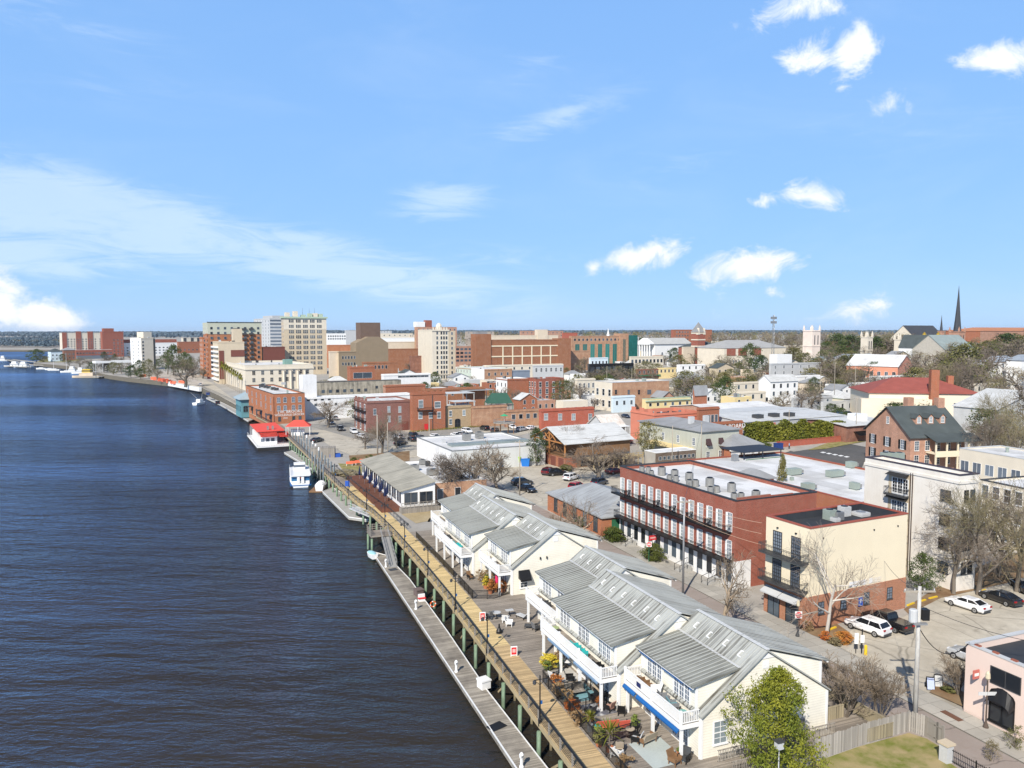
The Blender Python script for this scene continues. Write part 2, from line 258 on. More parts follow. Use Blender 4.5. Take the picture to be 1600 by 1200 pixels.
ROAD=M('worn road',(.27,.26,.235),'ground',(.33,.315,.285),s1=.08,crack=1); ASPH=M('asphalt',(.10,.10,.098),'ground',(.14,.135,.13),s1=.08); LOT=M('pale lot paving',(.41,.37,.30),'ground',(.53,.485,.40),c3=(.27,.245,.20),s1=.16,s2=.9,crack=1); SIDE=M('concrete pavement',(.41,.385,.335),'pave',(.30,.285,.25)); BRPAVE=M('brick street paving',(.28,.24,.21),'ground',(.335,.29,.26),c3=(.26,.205,.175),s1=.12,crack=1); GRASS=M('winter grass',(.14,.165,.03),'ground',(.37,.29,.155),c3=(.40,.30,.18),s1=.42,s2=.8); TOWN=M('town ground',(.33,.31,.28),'ground',(.42,.40,.36),c3=(.22,.20,.16),s1=.03,s2=.3); DIRT=M('mulch and dirt',(.20,.12,.065),'ground',(.30,.22,.13),s1=.3); SAND=M('sandy soil',(.42,.34,.21),'ground',(.34,.26,.14),s1=.2); PLAZA=M('plaza paving',(.47,.42,.36),'pave',(.36,.32,.27),bw=3,rh=3); MARK=M('white road paint',(.75,.75,.73),var=.15); BULK=M('bulkhead timber',(.10,.09,.075),'bark',(.2,.18,.14)); CONC=M('concrete',(.40,.39,.36),'stain',(.27,.26,.24),lo=.45,hi=.7)
BARKG=M('grey bark',(.14,.118,.096),'bark',(.24,.21,.175)); BARKW=M('pale sycamore bark',(.62,.58,.52),'bark',(.36,.31,.26),s=1.6); TWIG=M('grey twig',(.15,.12,.095),'bark',(.24,.20,.16)); TWIGT=M('tan twig',(.18,.14,.10),'bark',(.26,.21,.155)); TWIGO=M('olive twig',(.17,.15,.085),'bark',(.26,.22,.13)); BARKD=M('dark bark',(.10,.08,.06),'bark',(.17,.14,.11))
LEAFE=M('evergreen leaf',(.03,.055,.012),'leaf',(.10,.13,.035)); LEAFY=M('yellow green leaf',(.055,.105,.012),'leaf',(.34,.31,.03),s=.5,s2=5.,rv=0.); LEAFO=M('olive leaf',(.09,.10,.03),'leaf',(.22,.19,.07)); LEAFR=M('russet leaf',(.40,.06,.02),'leaf',(.45,.25,.05)); LEAFI=M('ivy leaf',(.08,.10,.014),'leaf',(.29,.275,.035),s=.12,s2=1.2); LEAFH=M('hedge leaf',(.045,.075,.015),'leaf',(.13,.14,.03)); LEAFP=M('palm leaf',(.12,.13,.012),'leaf',(.30,.25,.03)); LEAFF=M('haze blue far leaf',(.075,.115,.15),'leaf',(.115,.15,.17),s=.02,s2=.2); LEAFB=M('brown bush twig',(.24,.15,.07),'leaf',(.36,.25,.13)); LEAFT=M('tan winter leaf',(.17,.14,.075),'leaf',(.30,.25,.15))  # LEAFF: blue of distance haze put into the leaf colour
WATER=M('river water',(.044,.036,.025),'water',(.023,.021,.018))
# ---------------------------------------------------------------- mesh builder
class MB:
    def __init__(s): s.v=[];s.f=[];s.m=[]
    def add(s,vs,fs,m=0):
        o=len(s.v); s.v+= [tuple(q) for q in vs]; s.f+=[tuple(o+i for i in q) for q in fs]; s.m+=[m]*len(fs); return s
    def box(s,x0,y0,z0,x1,y1,z1,m=0,T=None):
        vs=[(x,y,z) for z in (z0,z1) for y in (y0,y1) for x in (x0,x1)]
        if T: vs=[tuple(T@Vector(q)) for q in vs]
        return s.add(vs,[(0,2,3,1),(4,5,7,6),(0,1,5,4),(2,6,7,3),(0,4,6,2),(1,3,7,5)],m)
    def bar(s,p,q,w,h=None,m=0):     # a square bar from p to q
        p=Vector(p);q=Vector(q);d=q-p;L=d.length
        if L<1e-6: return s
        h=h or w; R=d.to_track_quat('Y','Z').to_matrix().to_4x4(); T=Matrix.Translation(p)@R
        return s.box(-w/2,0,-h/2,w/2,L,h/2,m,T)
    def tube(s,p,q,r0,r1=None,n=6,m=0,cap=True):
        p=Vector(p);q=Vector(q); r1=r0 if r1 is None else r1; d=(q-p)
        if d.length<1e-6: return s
        a=d.orthogonal().normalized(); b=d.normalized().cross(a)
        vs=[]
        for c,r in ((p,r0),(q,r1)):
            for i in range(n):
                t=2*math.pi*i/n; vs.append(tuple(c+(a*math.cos(t)+b*math.sin(t))*r))
        fs=[(i,(i+1)%n,n+(i+1)%n,n+i) for i in range(n)]
        if cap: fs+=[tuple(range(n-1,-1,-1)),tuple(range(n,2*n))]
        return s.add(vs,fs,m)
    def path(s,pts,rs,n=5,m=0):
        for i in range(len(pts)-1): s.tube(pts[i],pts[i+1],rs[i],rs[i+1],n,m,i==len(pts)-2)
        return s
    def lathe(s,prof,n=10,c=(0,0,0),m=0):
        vs=[];fs=[]
        for r,z in prof:
            for i in range(n):
                t=2*math.pi*i/n; vs.append((c[0]+r*math.cos(t),c[1]+r*math.sin(t),c[2]+z))
        for j in range(len(prof)-1):
            for i in range(n): fs.append((j*n+i,j*n+(i+1)%n,(j+1)*n+(i+1)%n,(j+1)*n+i))
        fs.append(tuple(range(n-1,-1,-1))); fs.append(tuple(range((len(prof)-1)*n,len(prof)*n)))
        return s.add(vs,fs,m)
    def ball(s,c,rx,ry,rz,n=8,k=5,m=0):
        return s.lathe2([(math.sin(math.pi*j/k),-math.cos(math.pi*j/k)) for j in range(k+1)],c,rx,ry,rz,n,m)
    def lathe2(s,pr,c,rx,ry,rz,n,m):
        vs=[];fs=[]
        for r,z in pr:
            for i in range(n):
                t=2*math.pi*i/n; vs.append((c[0]+rx*r*math.cos(t),c[1]+ry*r*math.sin(t),c[2]+rz*z))
        for j in range(len(pr)-1):
            for i in range(n): fs.append((j*n+i,j*n+(i+1)%n,(j+1)*n+(i+1)%n,(j+1)*n+i))
        return s.add(vs,fs,m)
    def prism(s,pts,z0,z1,m=0,mt=None):    # vertical prism on a plan polygon (counter-clockwise)
        n=len(pts); vs=[(p[0],p[1],z0) for p in pts]+[(p[0],p[1],z1) for p in pts]
        s.add(vs,[(i,(i+1)%n,n+(i+1)%n,n+i) for i in range(n)]+[tuple(range(n-1,-1,-1))],m)
        return s.add([(p[0],p[1],z1) for p in pts],[tuple(range(n))],m if mt is None else mt)
    def sect(s,pts,y0,y1,m=0,ax='y'):      # section polygon (x,z) pushed along y
        n=len(pts); A=lambda p,y:(p[0],y,p[1]) if ax=='y' else (y,p[0],p[1])
        vs=[A(p,y0) for p in pts]+[A(p,y1) for p in pts]
        return s.add(vs,[(i,(i+1)%n,n+(i+1)%n,n+i) for i in range(n)]+[tuple(range(n-1,-1,-1)),tuple(range(n,2*n))],m)
    def mesh(s,name,mats,smooth=False):
        me=bpy.data.meshes.new(name); me.from_pydata(s.v,[],s.f)
        for x in (mats if isinstance(mats,(list,tuple)) else [mats]): me.materials.append(x)
        if any(s.m): me.polygons.foreach_set('material_index',s.m)
        if smooth: me.polygons.foreach_set('use_smooth',[True]*len(s.f))
        me.update(); return me
    def build(s,name,mats,parent=None,loc=(0,0,0),rz=0,smooth=False):
        return link(name,s.mesh(name,mats,smooth),parent,loc,rz)
def link(name,me,parent=None,loc=(0,0,0),rz=0):
    o=bpy.data.objects.new(name,me); COL.objects.link(o); o.parent=parent; o.location=loc; o.rotation_euler=(0,0,rz); return o
def tag(o,label=None,cat=None,group=None,kind=None):
    for k,v in (('label',label),('category',cat),('group',group),('kind',kind)):
        if v: o[k]=v
    return o
def thing(name,label,cat,loc=(0,0,0),rz=0,group=None): return tag(link(name,None,None,loc,rz),label,cat,group)
KIDS={}
def kids(o): return list(o.children)
def clone(o,loc=None,rz=None,label=None,scale=None,parent=None,group=None):
    c=o.copy(); COL.objects.link(c); c.parent=parent
    if loc is not None: c.location=loc
    if rz is not None: c.rotation_euler=(0,0,rz)
    if scale is not None: c.scale=scale if hasattr(scale,'__len__') else (scale,)*3
    if label: c['label']=label
    if group: c['group']=group
    for k in kids(o): clone(k,parent=c)
    return c
def sheet(name,pts,mat,dz=.02,z=None,label=None,kind='structure'):     # a flat piece of ground on pixel or plan points
    P=[(gnd(*p,z) if not isinstance(p,Vector) else p) for p in pts]
    P=[Vector((p.x,p.y,p.z+dz)) for p in P]
    area=sum(P[i].x*P[(i+1)%len(P)].y-P[(i+1)%len(P)].x*P[i].y for i in range(len(P)))
    if area<0: P.reverse()
    c=sum(P,Vector())/len(P)
    o=MB().add([tuple(p-c) for p in P],[tuple(range(len(P)))]).build(name,mat,None,c); return tag(o,kind=kind)
def slab(name,pts,mat,h=.13,z=None):
    P=[(gnd(*p,z) if not isinstance(p,Vector) else p) for p in pts]
    area=sum(P[i].x*P[(i+1)%len(P)].y-P[(i+1)%len(P)].x*P[i].y for i in range(len(P)))
    if area<0: P.reverse()
    c=sum(P,Vector())/len(P); return tag(MB().prism([tuple((p-c)[:2]) for p in P],-.3,h).build(name,mat,None,c),kind='structure')
# ---------------------------------------------------------------- windows
WM={}
def winmesh(w,h,style,fm,gm):
    k=(round(w,2),round(h,2),style,fm.name,gm.name)
    if k in WM: return WM[k]
    a=MB(); f=.06 if style not in('plain','slot') else .05; d=.06
    if style=='arch':
        n=6; pts=[(w/2*math.cos(math.pi*i/n),h-w/2*.5+w/2*.5*math.sin(math.pi*i/n)) for i in range(n+1)]
        out=[(-w/2,0),(w/2,0)]+pts
        a.add([(x,-.02,z) for x,z in out],[tuple(range(len(out)))],1)
        for i in range(len(out)): p,q=out[i],out[(i+1)%len(out)]; a.bar((p[0],-.03,p[1]),(q[0],-.03,q[1]),.09,.09)
        a.box(-w/2,-.05,h*.48,w/2,-.01,h*.48+.06); a.box(-.03,-.05,0,.03,-.01,h); a.box(-w/2-.1,-.14,-.12,w/2+.1,.0,0)
    else:
        a.add([(-w/2,-.02,0),(w/2,-.02,0),(w/2,-.02,h),(-w/2,-.02,h)],[(0,1,2,3)],1)
        a.box(-w/2-f,-d,-f,-w/2,0,h+f); a.box(w/2,-d,-f,w/2+f,0,h+f); a.box(-w/2,-d,-f,w/2,0,0); a.box(-w/2,-d,h,w/2,0,h+f)
        def mun(nx,nz,t=.03):
            for i in range(1,nx): x=-w/2+w*i/nx; a.box(x-t/2,-.045,0,x+t/2,-.01,h)
            for j in range(1,nz): z=h*j/nz; a.box(-w/2,-.043,z-t/2,w/2,-.012,z+t/2)
        if style=='sash': mun(2,4,.035); a.box(-w/2,-.055,h/2-.04,w/2,-.01,h/2+.04); a.box(-w/2-.12,-.13,-f-.08,w/2+.12,0,-f)
        if style=='door': mun(max(2,round(w/.3)),5,.045); 
        if style=='french':
            nd=max(1,round(w/.8))
            for i in range(nd+1): x=-w/2+w*i/nd; a.box(x-.07,-.065,0,x+.07,-.01,h)
            mun(nd*2,5,.035); a.box(-w/2,-.06,0,w/2,-.01,.22)
        if style=='grid': mun(max(3,round(w/.35)),max(4,round(h/.42)),.05)
        if style=='two': mun(2,1,.06)
        if style=='three': mun(3,1,.25); a.box(-w/2,-.045,h*.5-.05,w/2,-.01,h*.5+.05)
        if style=='sill': a.box(-w/2-.12,-.14,-f-.1,w/2+.12,0,-f); a.box(-w/2-.08,-.1,h+f,w/2+.08,0,h+f+.14); a.box(-w/2,-.05,h/2-.03,w/2,-.01,h/2+.03)
    WM[k]=a.mesh('window',[fm,gm]); return WM[k]
def window(par,side,x,z,w,h,style='plain',fm=None,gm=None,W=0,D=0,name='window',out=0.):
    me=winmesh(w,h,style,fm or WHITE,gm or GLASS)
    loc,r={'s':((x,-out,z),0),'w':((-out,x,z),rad(-90)),'e':((W+out,x,z),rad(90)),'n':((x,D+out,z),rad(180))}[side]
    return link(name,me,par,loc,r)
# ---------------------------------------------------------------- buildings
class Bd: pass
REG=[]   # plan circles already taken by buildings
def free(p,r,k=1.): return all((p.x-x)**2+(p.y-y)**2>(r+q*k)**2 for x,y,q in REG)
def frame(xl,xm,xr,yb,vp):
    u,v,a=dirs(vp); p=gnd(xm,yb); return p,along(p,u,xl),along(p,v,xr),-a
def B(name,label,cat,xl,xm,xr,yt,yb,vp=190,wall=None,wall_s=None,roof=None,kind='flat',par=.5,rh=2.5,wins=(),fm=None,gm=None,cap=None,group=None,base=2.,h=None,D=None,Wd=None,ov=.4,ridge=None,trim=None,clutter=True):
    p,d,w,rz=frame(xl,xm,xr,yb,vp); b=Bd(); b.par=par; b.D=D or d; b.W=Wd or w; b.p=p; b.H=h or (zat(p,yt)-p.z)
    D,W,Hh=b.D,b.W,b.H; b.r=thing(name,label,cat,p,rz,group)
    n_=max(1,round(max(D,W)/max(4,min(D,W))))
    for i_ in range(n_):
        f_=(i_+.5)/n_; X_,Y_=(W*f_,D/2) if W>D else (W/2,D*f_); c_,s_=math.cos(rz),math.sin(rz); REG.append((p.x+X_*c_-Y_*s_,p.y+X_*s_+Y_*c_,min(D,W)*.55))
    ws=wall_s or wall; a=MB()
    if kind=='flat':
        t=.28; 
        a.box(0,0,-base,W,t,Hh,1); a.box(0,t,-base,t,D-t,Hh,0); a.box(W-t,t,-base,W,D-t,Hh,0); a.box(0,D-t,-base,W,D,Hh,0)
        a.build('wall',[wall,ws],b.r)
        MB().box(t,t,Hh-par-.25,W-t,D-t,Hh-par).build('roof',roof or MEMB,b.r)
        if cap:
            c=MB(); o=.06; z0,z1=Hh-.04,Hh+.1
            c.box(-o,-o,z0,W+o,t+o,z1); c.box(-o,t+o,z0,t+o,D-t-o,z1); c.box(W-t-o,t+o,z0,W+o,D-t-o,z1); c.box(-o,D-t-o,z0,W+o,D+o,z1)
            c.build('coping',cap,b.r)
    else:
        a.box(0,0,-base,W,D,Hh,1)
        # west/east faces get material 0
        a.m[-2]=0; a.m[-1]=0
        if kind=='gable_x':    # ridge runs along x, gables face west and east
            a.add([(0,0,Hh),(0,D,Hh),(0,D/2,Hh+rh),(W,0,Hh),(W,D,Hh),(W,D/2,Hh+rh)],[(0,2,1),(3,4,5)],0)
            k=rh/(D/2); rf=MB()
            for sg,y in ((-1,0),(1,D)):
                yo=y+sg*ov; zo=Hh-k*ov
                rf.add([(-ov,yo,zo),(W+ov,yo,zo),(W+ov,D/2,Hh+rh),(-ov,D/2,Hh+rh),(-ov,yo,zo+.18),(W+ov,yo,zo+.18),(W+ov,D/2,Hh+rh+.18),(-ov,D/2,Hh+rh+.18)],[(0,1,2,3),(4,7,6,5),(0,4,5,1),(1,5,6,2),(2,6,7,3),(3,7,4,0)])
            rf.build('roof',roof or SHING,b.r)
        elif kind=='gable_y':
            a.add([(0,0,Hh),(W,0,Hh),(W/2,0,Hh+rh),(0,D,Hh),(W,D,Hh),(W/2,D,Hh+rh)],[(0,1,2),(3,5,4)],1)
            k=rh/(W/2); rf=MB()
            for sg,x in ((-1,0),(1,W)):
                xo=x+sg*ov; zo=Hh-k*ov
                rf.add([(xo,-ov,zo),(xo,D+ov,zo),(W/2,D+ov,Hh+rh),(W/2,-ov,Hh+rh),(xo,-ov,zo+.18),(xo,D+ov,zo+.18),(W/2,D+ov,Hh+rh+.18),(W/2,-ov,Hh+rh+.18)],[(0,1,2,3),(4,7,6,5),(0,4,5,1),(1,5,6,2),(2,6,7,3),(3,7,4,0)])
            rf.build('roof',roof or SHING,b.r)
        elif kind=='hip':
            m=min(W,D)/2 if ridge is None else ridge; rf=MB(); o=ov
            if W>=D: R0,R1=(m,D/2,Hh+rh),(W-m,D/2,Hh+rh)
            else: R0,R1=(W/2,m,Hh+rh),(W/2,D-m,Hh+rh)
            c=[(-o,-o,Hh),(W+o,-o,Hh),(W+o,D+o,Hh),(-o,D+o,Hh)]
            cl=[(x,y,z-.2) for x,y,z in c]
            fs=[(0,1,5,4),(1,2,5),(2,3,4,5),(3,0,4)] if W>=D else [(0,1,4),(1,2,5,4),(2,3,5),(3,0,4,5)]
            rf.add(c+[R0,R1]+cl,fs+[(6,7,1,0),(7,8,2,1),(8,9,3,2),(9,6,0,3),(9,8,7,6)]); rf.build('roof',roof or SHING,b.r)
        elif kind=='shed':      # rises to the east
            a.add([(0,0,Hh),(W,0,Hh),(W,0,Hh+rh),(0,D,Hh),(W,D,Hh),(W,D,Hh+rh)],[(0,1,2),(3,5,4),(1,4,5,2)],1)
            k=rh/W; MB().add([(-ov,-ov,Hh-k*ov),(W,-ov,Hh+rh),(W,D+ov,Hh+rh),(-ov,D+ov,Hh-k*ov),(-ov,-ov,Hh-k*ov+.18),(W,-ov,Hh+rh+.18),(W,D+ov,Hh+rh+.18),(-ov,D+ov,Hh-k*ov+.18)],[(0,3,2,1),(4,5,6,7),(0,1,5,4),(1,2,6,5),(2,3,7,6),(3,0,4,7)]).build('roof',roof or SHING,b.r)
        a.build('wall',[wall,ws],b.r)
    for q in wins: addwins(b,*q,fm=fm,gm=gm)
    if kind=='flat' and cap is None and Hh>5 and W>6 and name!='small_building':
        MB().box(-.18,-.18,Hh-.75,W+.18,-.01,Hh-.4).box(-.18,-.01,Hh-.75,-.01,D,Hh-.4).build('cornice',ws,b.r)
    if kind=='flat' and W>9 and D>6 and clutter:
        R=random.Random(int(xm*7+yb))
        for i in range(R.randint(2,5)):
            w=R.uniform(.6,1.6); x=R.uniform(1.2,W-3); y=R.uniform(1.2,D-3.2); hh=R.uniform(.5,1.5); z=Hh-par; u=MB()
            if R.random()<.6: u.box(x,y,z,x+w,y+w*.8,z+hh).box(x+.1,y+.1,z+hh,x+w-.1,y+w*.8-.1,z+hh+.06)
            else: u.lathe([(.3,0),(.3,hh*.7),(.45,hh*.75),(.1,hh)],8,(x,y,z))
            u.build('roof_unit',R.choice([HVAC,HVACG,LGREY,DGREY,GREYM]),b.r)
    if kind=='flat' and W>9 and D>6 and roof in (None,MEMB): patches(b,5)
    return b
def patches(b,n):
    R=random.Random(int(b.W*31+b.D)); a=MB()
    for i in range(n):
        w=R.uniform(1,b.W*.35); d=R.uniform(.8,b.D*.3); x=R.uniform(.6,b.W-w-.6); y=R.uniform(.6,b.D-d-.6); z=b.H-b.par+.006+.004*i; a.add([(x,y,z),(x+w,y,z),(x+w,y+d,z),(x,y+d,z)],[(0,1,2,3)])
    a.build('roof_patch',MEMP,b.r)
def addwins(b,side,n,rows,w,h,z0,dz=0.,style='plain',a=0.,e=1.,fm=None,gm=None,name='window',out=0.,par=None):
    L=b.W if side in 'sn' else b.D
    for j in range(rows):
        for i in range(n):
            x=L*(a+(e-a)*(i+.5)/n); window(par or b.r,side,x,z0+j*dz,w,h,style,fm,gm,b.W,b.D,name,out)
def sub(b,name,mat,*boxes,m=None):      # extra boxes as one part of a building
    a=MB()
    for q in boxes: a.box(*q)
    return a.build(name,mat,b.r)
def px_on(b,side,px,py=None):           # local coordinate on a facade at an image column (and height at a row)
    u=Vector((-math.sin(b.r.rotation_euler.z),math.cos(b.r.rotation_euler.z))); v=Vector((u.y,-u.x))
    d=v if side=='s' else u; t=along(b.p,d,px); q=Vector((b.p.x+d.x*t,b.p.y+d.y*t,b.p.z))
    return (t,zat(q,py)-b.p.z) if py is not None else t
def text(par,s,size,loc,rot,mat,ext=.02,name='lettering',ax='CENTER'):
    c=bpy.data.curves.new(name,'FONT'); c.body=s; c.size=size; c.extrude=ext; c.align_x=ax; c.align_y='CENTER'; c.resolution_u=2; c.materials.append(mat)
    o=bpy.data.objects.new(name,c); COL.objects.link(o); me=bpy.data.meshes.new_from_object(o.evaluated_get(bpy.context.evaluated_depsgraph_get())); bpy.data.objects.remove(o); me.name=name
    o=link(name,me,par,loc); o.rotation_euler=rot; return o
# ---------------------------------------------------------------- river, ground, streets
WZ=-3.
tag(MB().add([(-9000,-900,0),(9000,-900,0),(9000,16000,0),(-9000,16000,0)],[(0,1,2,3)]).build('river_water',WATER,None,(0,0,WZ),-YAW-rad(4)),kind='structure')
SHORE=[(1010,1290),(957,1200),(796,1008),(738,938),(690,884),(640,832),(608,803),(576,780),(552,760),(529,739),(505,718),(486,701),(466,684),(440,664),(412,650),(388,640),(366,630),(340,617),(311,604),(264,596.5),(235,593.5),(200,590),(170,586),(150,582),(112,572.5),(52,567),(72,558),(94,549),(96,546.5),(-150,546.5),(-700,546)]
def land():
    P=[gnd(*q,0.) for q in SHORE]; P=[Vector((P[0].x-1,-300,0))]+P+[Vector((P[-1].x-1500,P[-1].y+500,0)),Vector((-9000,16000,0))]
    for i in range(1,len(P)):
        if P[i].y<=P[i-1].y: P[i].y=P[i-1].y+.6
    a=MB(); xs=[0,.4,20,60,120,180,230,260,290,320,350,380,410,440,470,500,530,560,700,1200,9000]
    rows=[]
    for p in P:
        r=[]
        for i,x in enumerate(xs):
            X=p.x+x if i<2 else max(p.x+.4+i*.5,x if p.x<0 or x>p.x else p.x+.4+i*.5)
            r.append((X,p.y,gz(X,p.y)))
        rows.append(r)
    vs=[q for r in rows for q in r]; n=len(xs)
    a.add(vs,[(j*n+i,j*n+i+1,(j+1)*n+i+1,(j+1)*n+i) for j in range(len(rows)-1) for i in range(n-1)],0)
    for j in range(len(P)-1):
        p,q=P[j],P[j+1]; a.add([(p.x,p.y,-6),(q.x,q.y,-6),(q.x,q.y,0),(p.x,p.y,0)],[(0,3,2,1)],1)
    return tag(a.build('ground',[TOWN,BULK]),kind='structure')
land()
# streets and lots (plan coordinates of the townhouse row, or photograph points on flat ground)
sheet('street',[tw(15.2,-60),tw(22.6,-60),tw(22.6,140),tw(15.2,140)],BRPAVE,.03)
sheet('cross_street',[(842,790),(760,742),(820,700),(990,742),(1240,690),(1300,668),(1345,690),(1240,735),(1000,800)],LOT,.015)
slab('kerb',[tw(14.95,6),tw(15.2,6),tw(15.2,140),tw(14.95,140)],CONC)
slab('pavement',[tw(22.6,-60),tw(25.6,-60),tw(25.6,66),tw(22.6,66)],SIDE)
sheet('parking_lot',[(1312,1012),(1490,1105),(1530,1080),(1680,1000),(1640,900),(1470,935),(1405,968),(1330,985)],LOT,.05)
sheet('planting_bed',[(1245,985),(1330,1012),(1345,1000),(1300,970),(1262,972)],DIRT,.035)
sheet('planting_bed',[(1412,952),(1425,965),(1470,935),(1600,905),(1600,860),(1490,900)],DIRT,.03)
sheet('planting_bed',[(1452,1084),(1518,1112),(1528,1095),(1470,1066)],DIRT,.16)
sheet('lawn',[(1230,1215),(1272,1192),(1340,1168),(1420,1146),(1448,1155),(1476,1172),(1482,1192),(1560,1240),(1500,1310),(1240,1310)],GRASS,.05)
sheet('parking_lot',[(760,742),(900,812),(975,775),(975,735),(870,720),(790,715)],LOT,.03)
sheet('street',[(1240,735),(1345,735),(1360,700),(1300,688),(1250,700),(1170,725)],ASPH,.04)
for i in range(5):
    x=1281+i*9.2; y=707+i*1.7; sheet('crosswalk_marking',[(x,y),(x+5,y+1.3),(x+10.5,y+.3),(x+5.,y-1.)],MARK,.05)
for q in ([(900,772),(925,780),(930,778),(905,770)],): sheet('road_marking',q,MARK,.05)
slab('pavement',[(1200,694),(1240,706),(1350,689),(1350,682),(1245,694),(1215,684)],SIDE)
sheet('lawn',[(1262,704),(1290,702),(1352,690),(1352,684),(1300,690)],GRASS,.15)
# square and lots by the river
sheet('parking_lot',[(480,672),(560,672),(700,668),(850,660),(858,668),(780,690),(660,712),(600,722),(560,716),(520,700)],LOT,.03)
sheet('street',[(478,664),(560,656),(640,676),(855,652),(850,664),(690,680),(600,700),(570,690),(520,676)],ROAD,.05)
sheet('planting_bed',[(545,712),(640,705),(640,720),(570,730),(548,726)],DIRT,.06)
sheet('lawn',[(528,724),(556,726),(585,740),(585,752),(560,748),(536,736)],GRASS,.05)
sheet('yard',[(640,790),(665,795),(700,770),(690,792),(682,812),(650,818),(628,804)],SAND,.04)
sheet('street',[(342,618),(398,650),(420,660),(440,655),(388,640),(330,598),(262,560),(244,560),(290,588)],LOT,.04)
sheet('plaza',[(200,589),(264,595.5),(311,603),(320,598),(296,588),(262,580),(225,582)],PLAZA,.05)
sheet('lawn',[(55,566),(100,566),(128,563),(110,556),(80,559)],GRASS,.05)
# ---------------------------------------------------------------- boardwalk
bwR=[gnd(*q,0.) for q in [(957,1200),(796,1008),(738,938),(690,884),(640,832),(608,803),(576,780),(552,760),(529,739),(505,718),(486,701),(466,684),(440,664),(412,650)]]
bwR=[bwR[0]+(bwR[0]-bwR[1]).normalized()*30]+bwR
def offset(P,d):
    out=[]
    for i in range(len(P)):
        a=P[max(0,i-1)];b=P[min(len(P)-1,i+1)]; t=(b-a).normalized(); out.append(P[i]+Vector((-t.y,t.x,0))*d)
    return out
bwL=offset(bwR,2.75)
def walk(P,step):   # evenly spaced points along a polyline with directions
    out=[];rest=0
    for i in range(len(P)-1):
        d=P[i+1]-P[i];L=d.length;t=rest
        while t<L: out.append((P[i]+d*(t/L),d.normalized())); t+=step
        rest=t-L
    return out
bw=thing('boardwalk','long yellow plank riverside boardwalk on pilings with a railing on its water side','boardwalk',bwR[3],0); o0=bwR[3]
for i in range(len(bwR)-1):   # one straight run of deck each
    L=bwL[i];R=bwR[i];L2=bwL[i+1];R2=bwR[i+1]; d=(R2-R).normalized(); rz=math.atan2(-d.x,d.y)
    Q=Matrix.Rotation(-rz,3,'Z'); pts=[Q@(x-R) for x in (L,R,R2,L2)]
    a=MB(); a.add([(p.x,p.y,.05) for p in pts]+[(p.x,p.y,-.12) for p in pts],[(0,1,2,3),(7,6,5,4),(0,3,7,4),(1,5,6,2)]); a.build('deck',DECKB if i<2 else DECKY if i<8 else DECKG,bw,R-o0,rz)
a=MB(); r=MB()
for i in range(len(bwL)-1):
    p=bwL[i]-o0;q=bwL[i+1]-o0; n=Vector((-(q-p).normalized().y,(q-p).normalized().x,0))*.06
    a.bar(p+n+Vector((0,0,-.25)),q+n+Vector((0,0,-.25)),.1,.42)
    a.bar(p-n*16+Vector((0,0,-.3)),q-n*16+Vector((0,0,-.3)),.15,.3)
    for z,w,h in ((1.07,.13,.04),(.93,.03,.035),(.72,.025,.025),(.52,.025,.025),(.32,.025,.025),(.14,.025,.025)): r.bar(p+Vector((0,0,z)),q+Vector((0,0,z)),w,h)
a.build('fascia_beam',WOODY,bw); r.build('railing',BLACK,bw)
pm=MB().box(-.07,-.07,-.3,.07,.07,1.05).mesh('railing_post',WOODG)
for k,(p,d) in enumerate(walk(bwL,2.4)[:95]): link('railing_post',pm,bw,p-o0)
pl=MB().lathe([(.21,-4.5),(.2,-.5),(.18,-.45)],9).mesh('piling',PILE,True); pl2=MB().lathe([(.14,-4.5),(.14,-.45)],8).mesh('piling',PILET,True)
for k,(p,d) in enumerate(walk(offset(bwL,.28),4.7)[:48]): link('piling',pl,bw,p-o0)
for k,(p,d) in enumerate(walk(offset(bwL,-1.3),4.7)[:40]): link('piling',pl2,bw,p+d*1.2-o0)
br=MB()
for k,(p,d) in enumerate(walk(offset(bwL,-.05),4.7)[:40]):
    if k%3==1: br.bar(p-o0+Vector((0,0,-.6)),p+d*2.6-o0+Vector((0,0,-2.6)),.1,.2)
br.build('cross_brace',WOODY,bw)
# far quay walls and railings
def rail(name,label,cat,P,h,posts,mat,rails,kind='bars',group=None,pick=0.,pw=.06,pmat=None):
    P=[gnd(*q) if not isinstance(q,Vector) else q for q in P]; o=P[0]; t=thing(name,label,cat,o,0,group); a=MB(); 
    for i in range(len(P)-1):
        p=P[i]-o;q=P[i+1]-o
        for z,w,hh in rails: a.bar(p+Vector((0,0,z)),q+Vector((0,0,z)),w,hh)
        if pick:
            d=q-p; n=int(d.length/pick)
            for k in range(n): c=p+d*((k+.5)/n); a.bar(c+Vector((0,0,.08)),c+Vector((0,0,h-.03)),.022,.022)
    a.build('railing' if kind=='bars' else 'board_panel',mat,t)
    m=MB().box(-pw/2,-pw/2,0,pw/2,pw/2,h+.05).mesh('post',pmat or mat)
    pts=walk(P,posts)[:90]+[(P[-1],None)]
    for p,d in pts: link('post',m,t,p-o)
    return t
BARS=((1.05,.05,.05),(.85,.03,.03),(.12,.04,.04))
rail('quay_railing','grey railing along the curved riverside walk below the palms','railing',[(311,603),(340,616),(366,629),(388,639),(412,649)],1.1,4,DGREY,BARS)
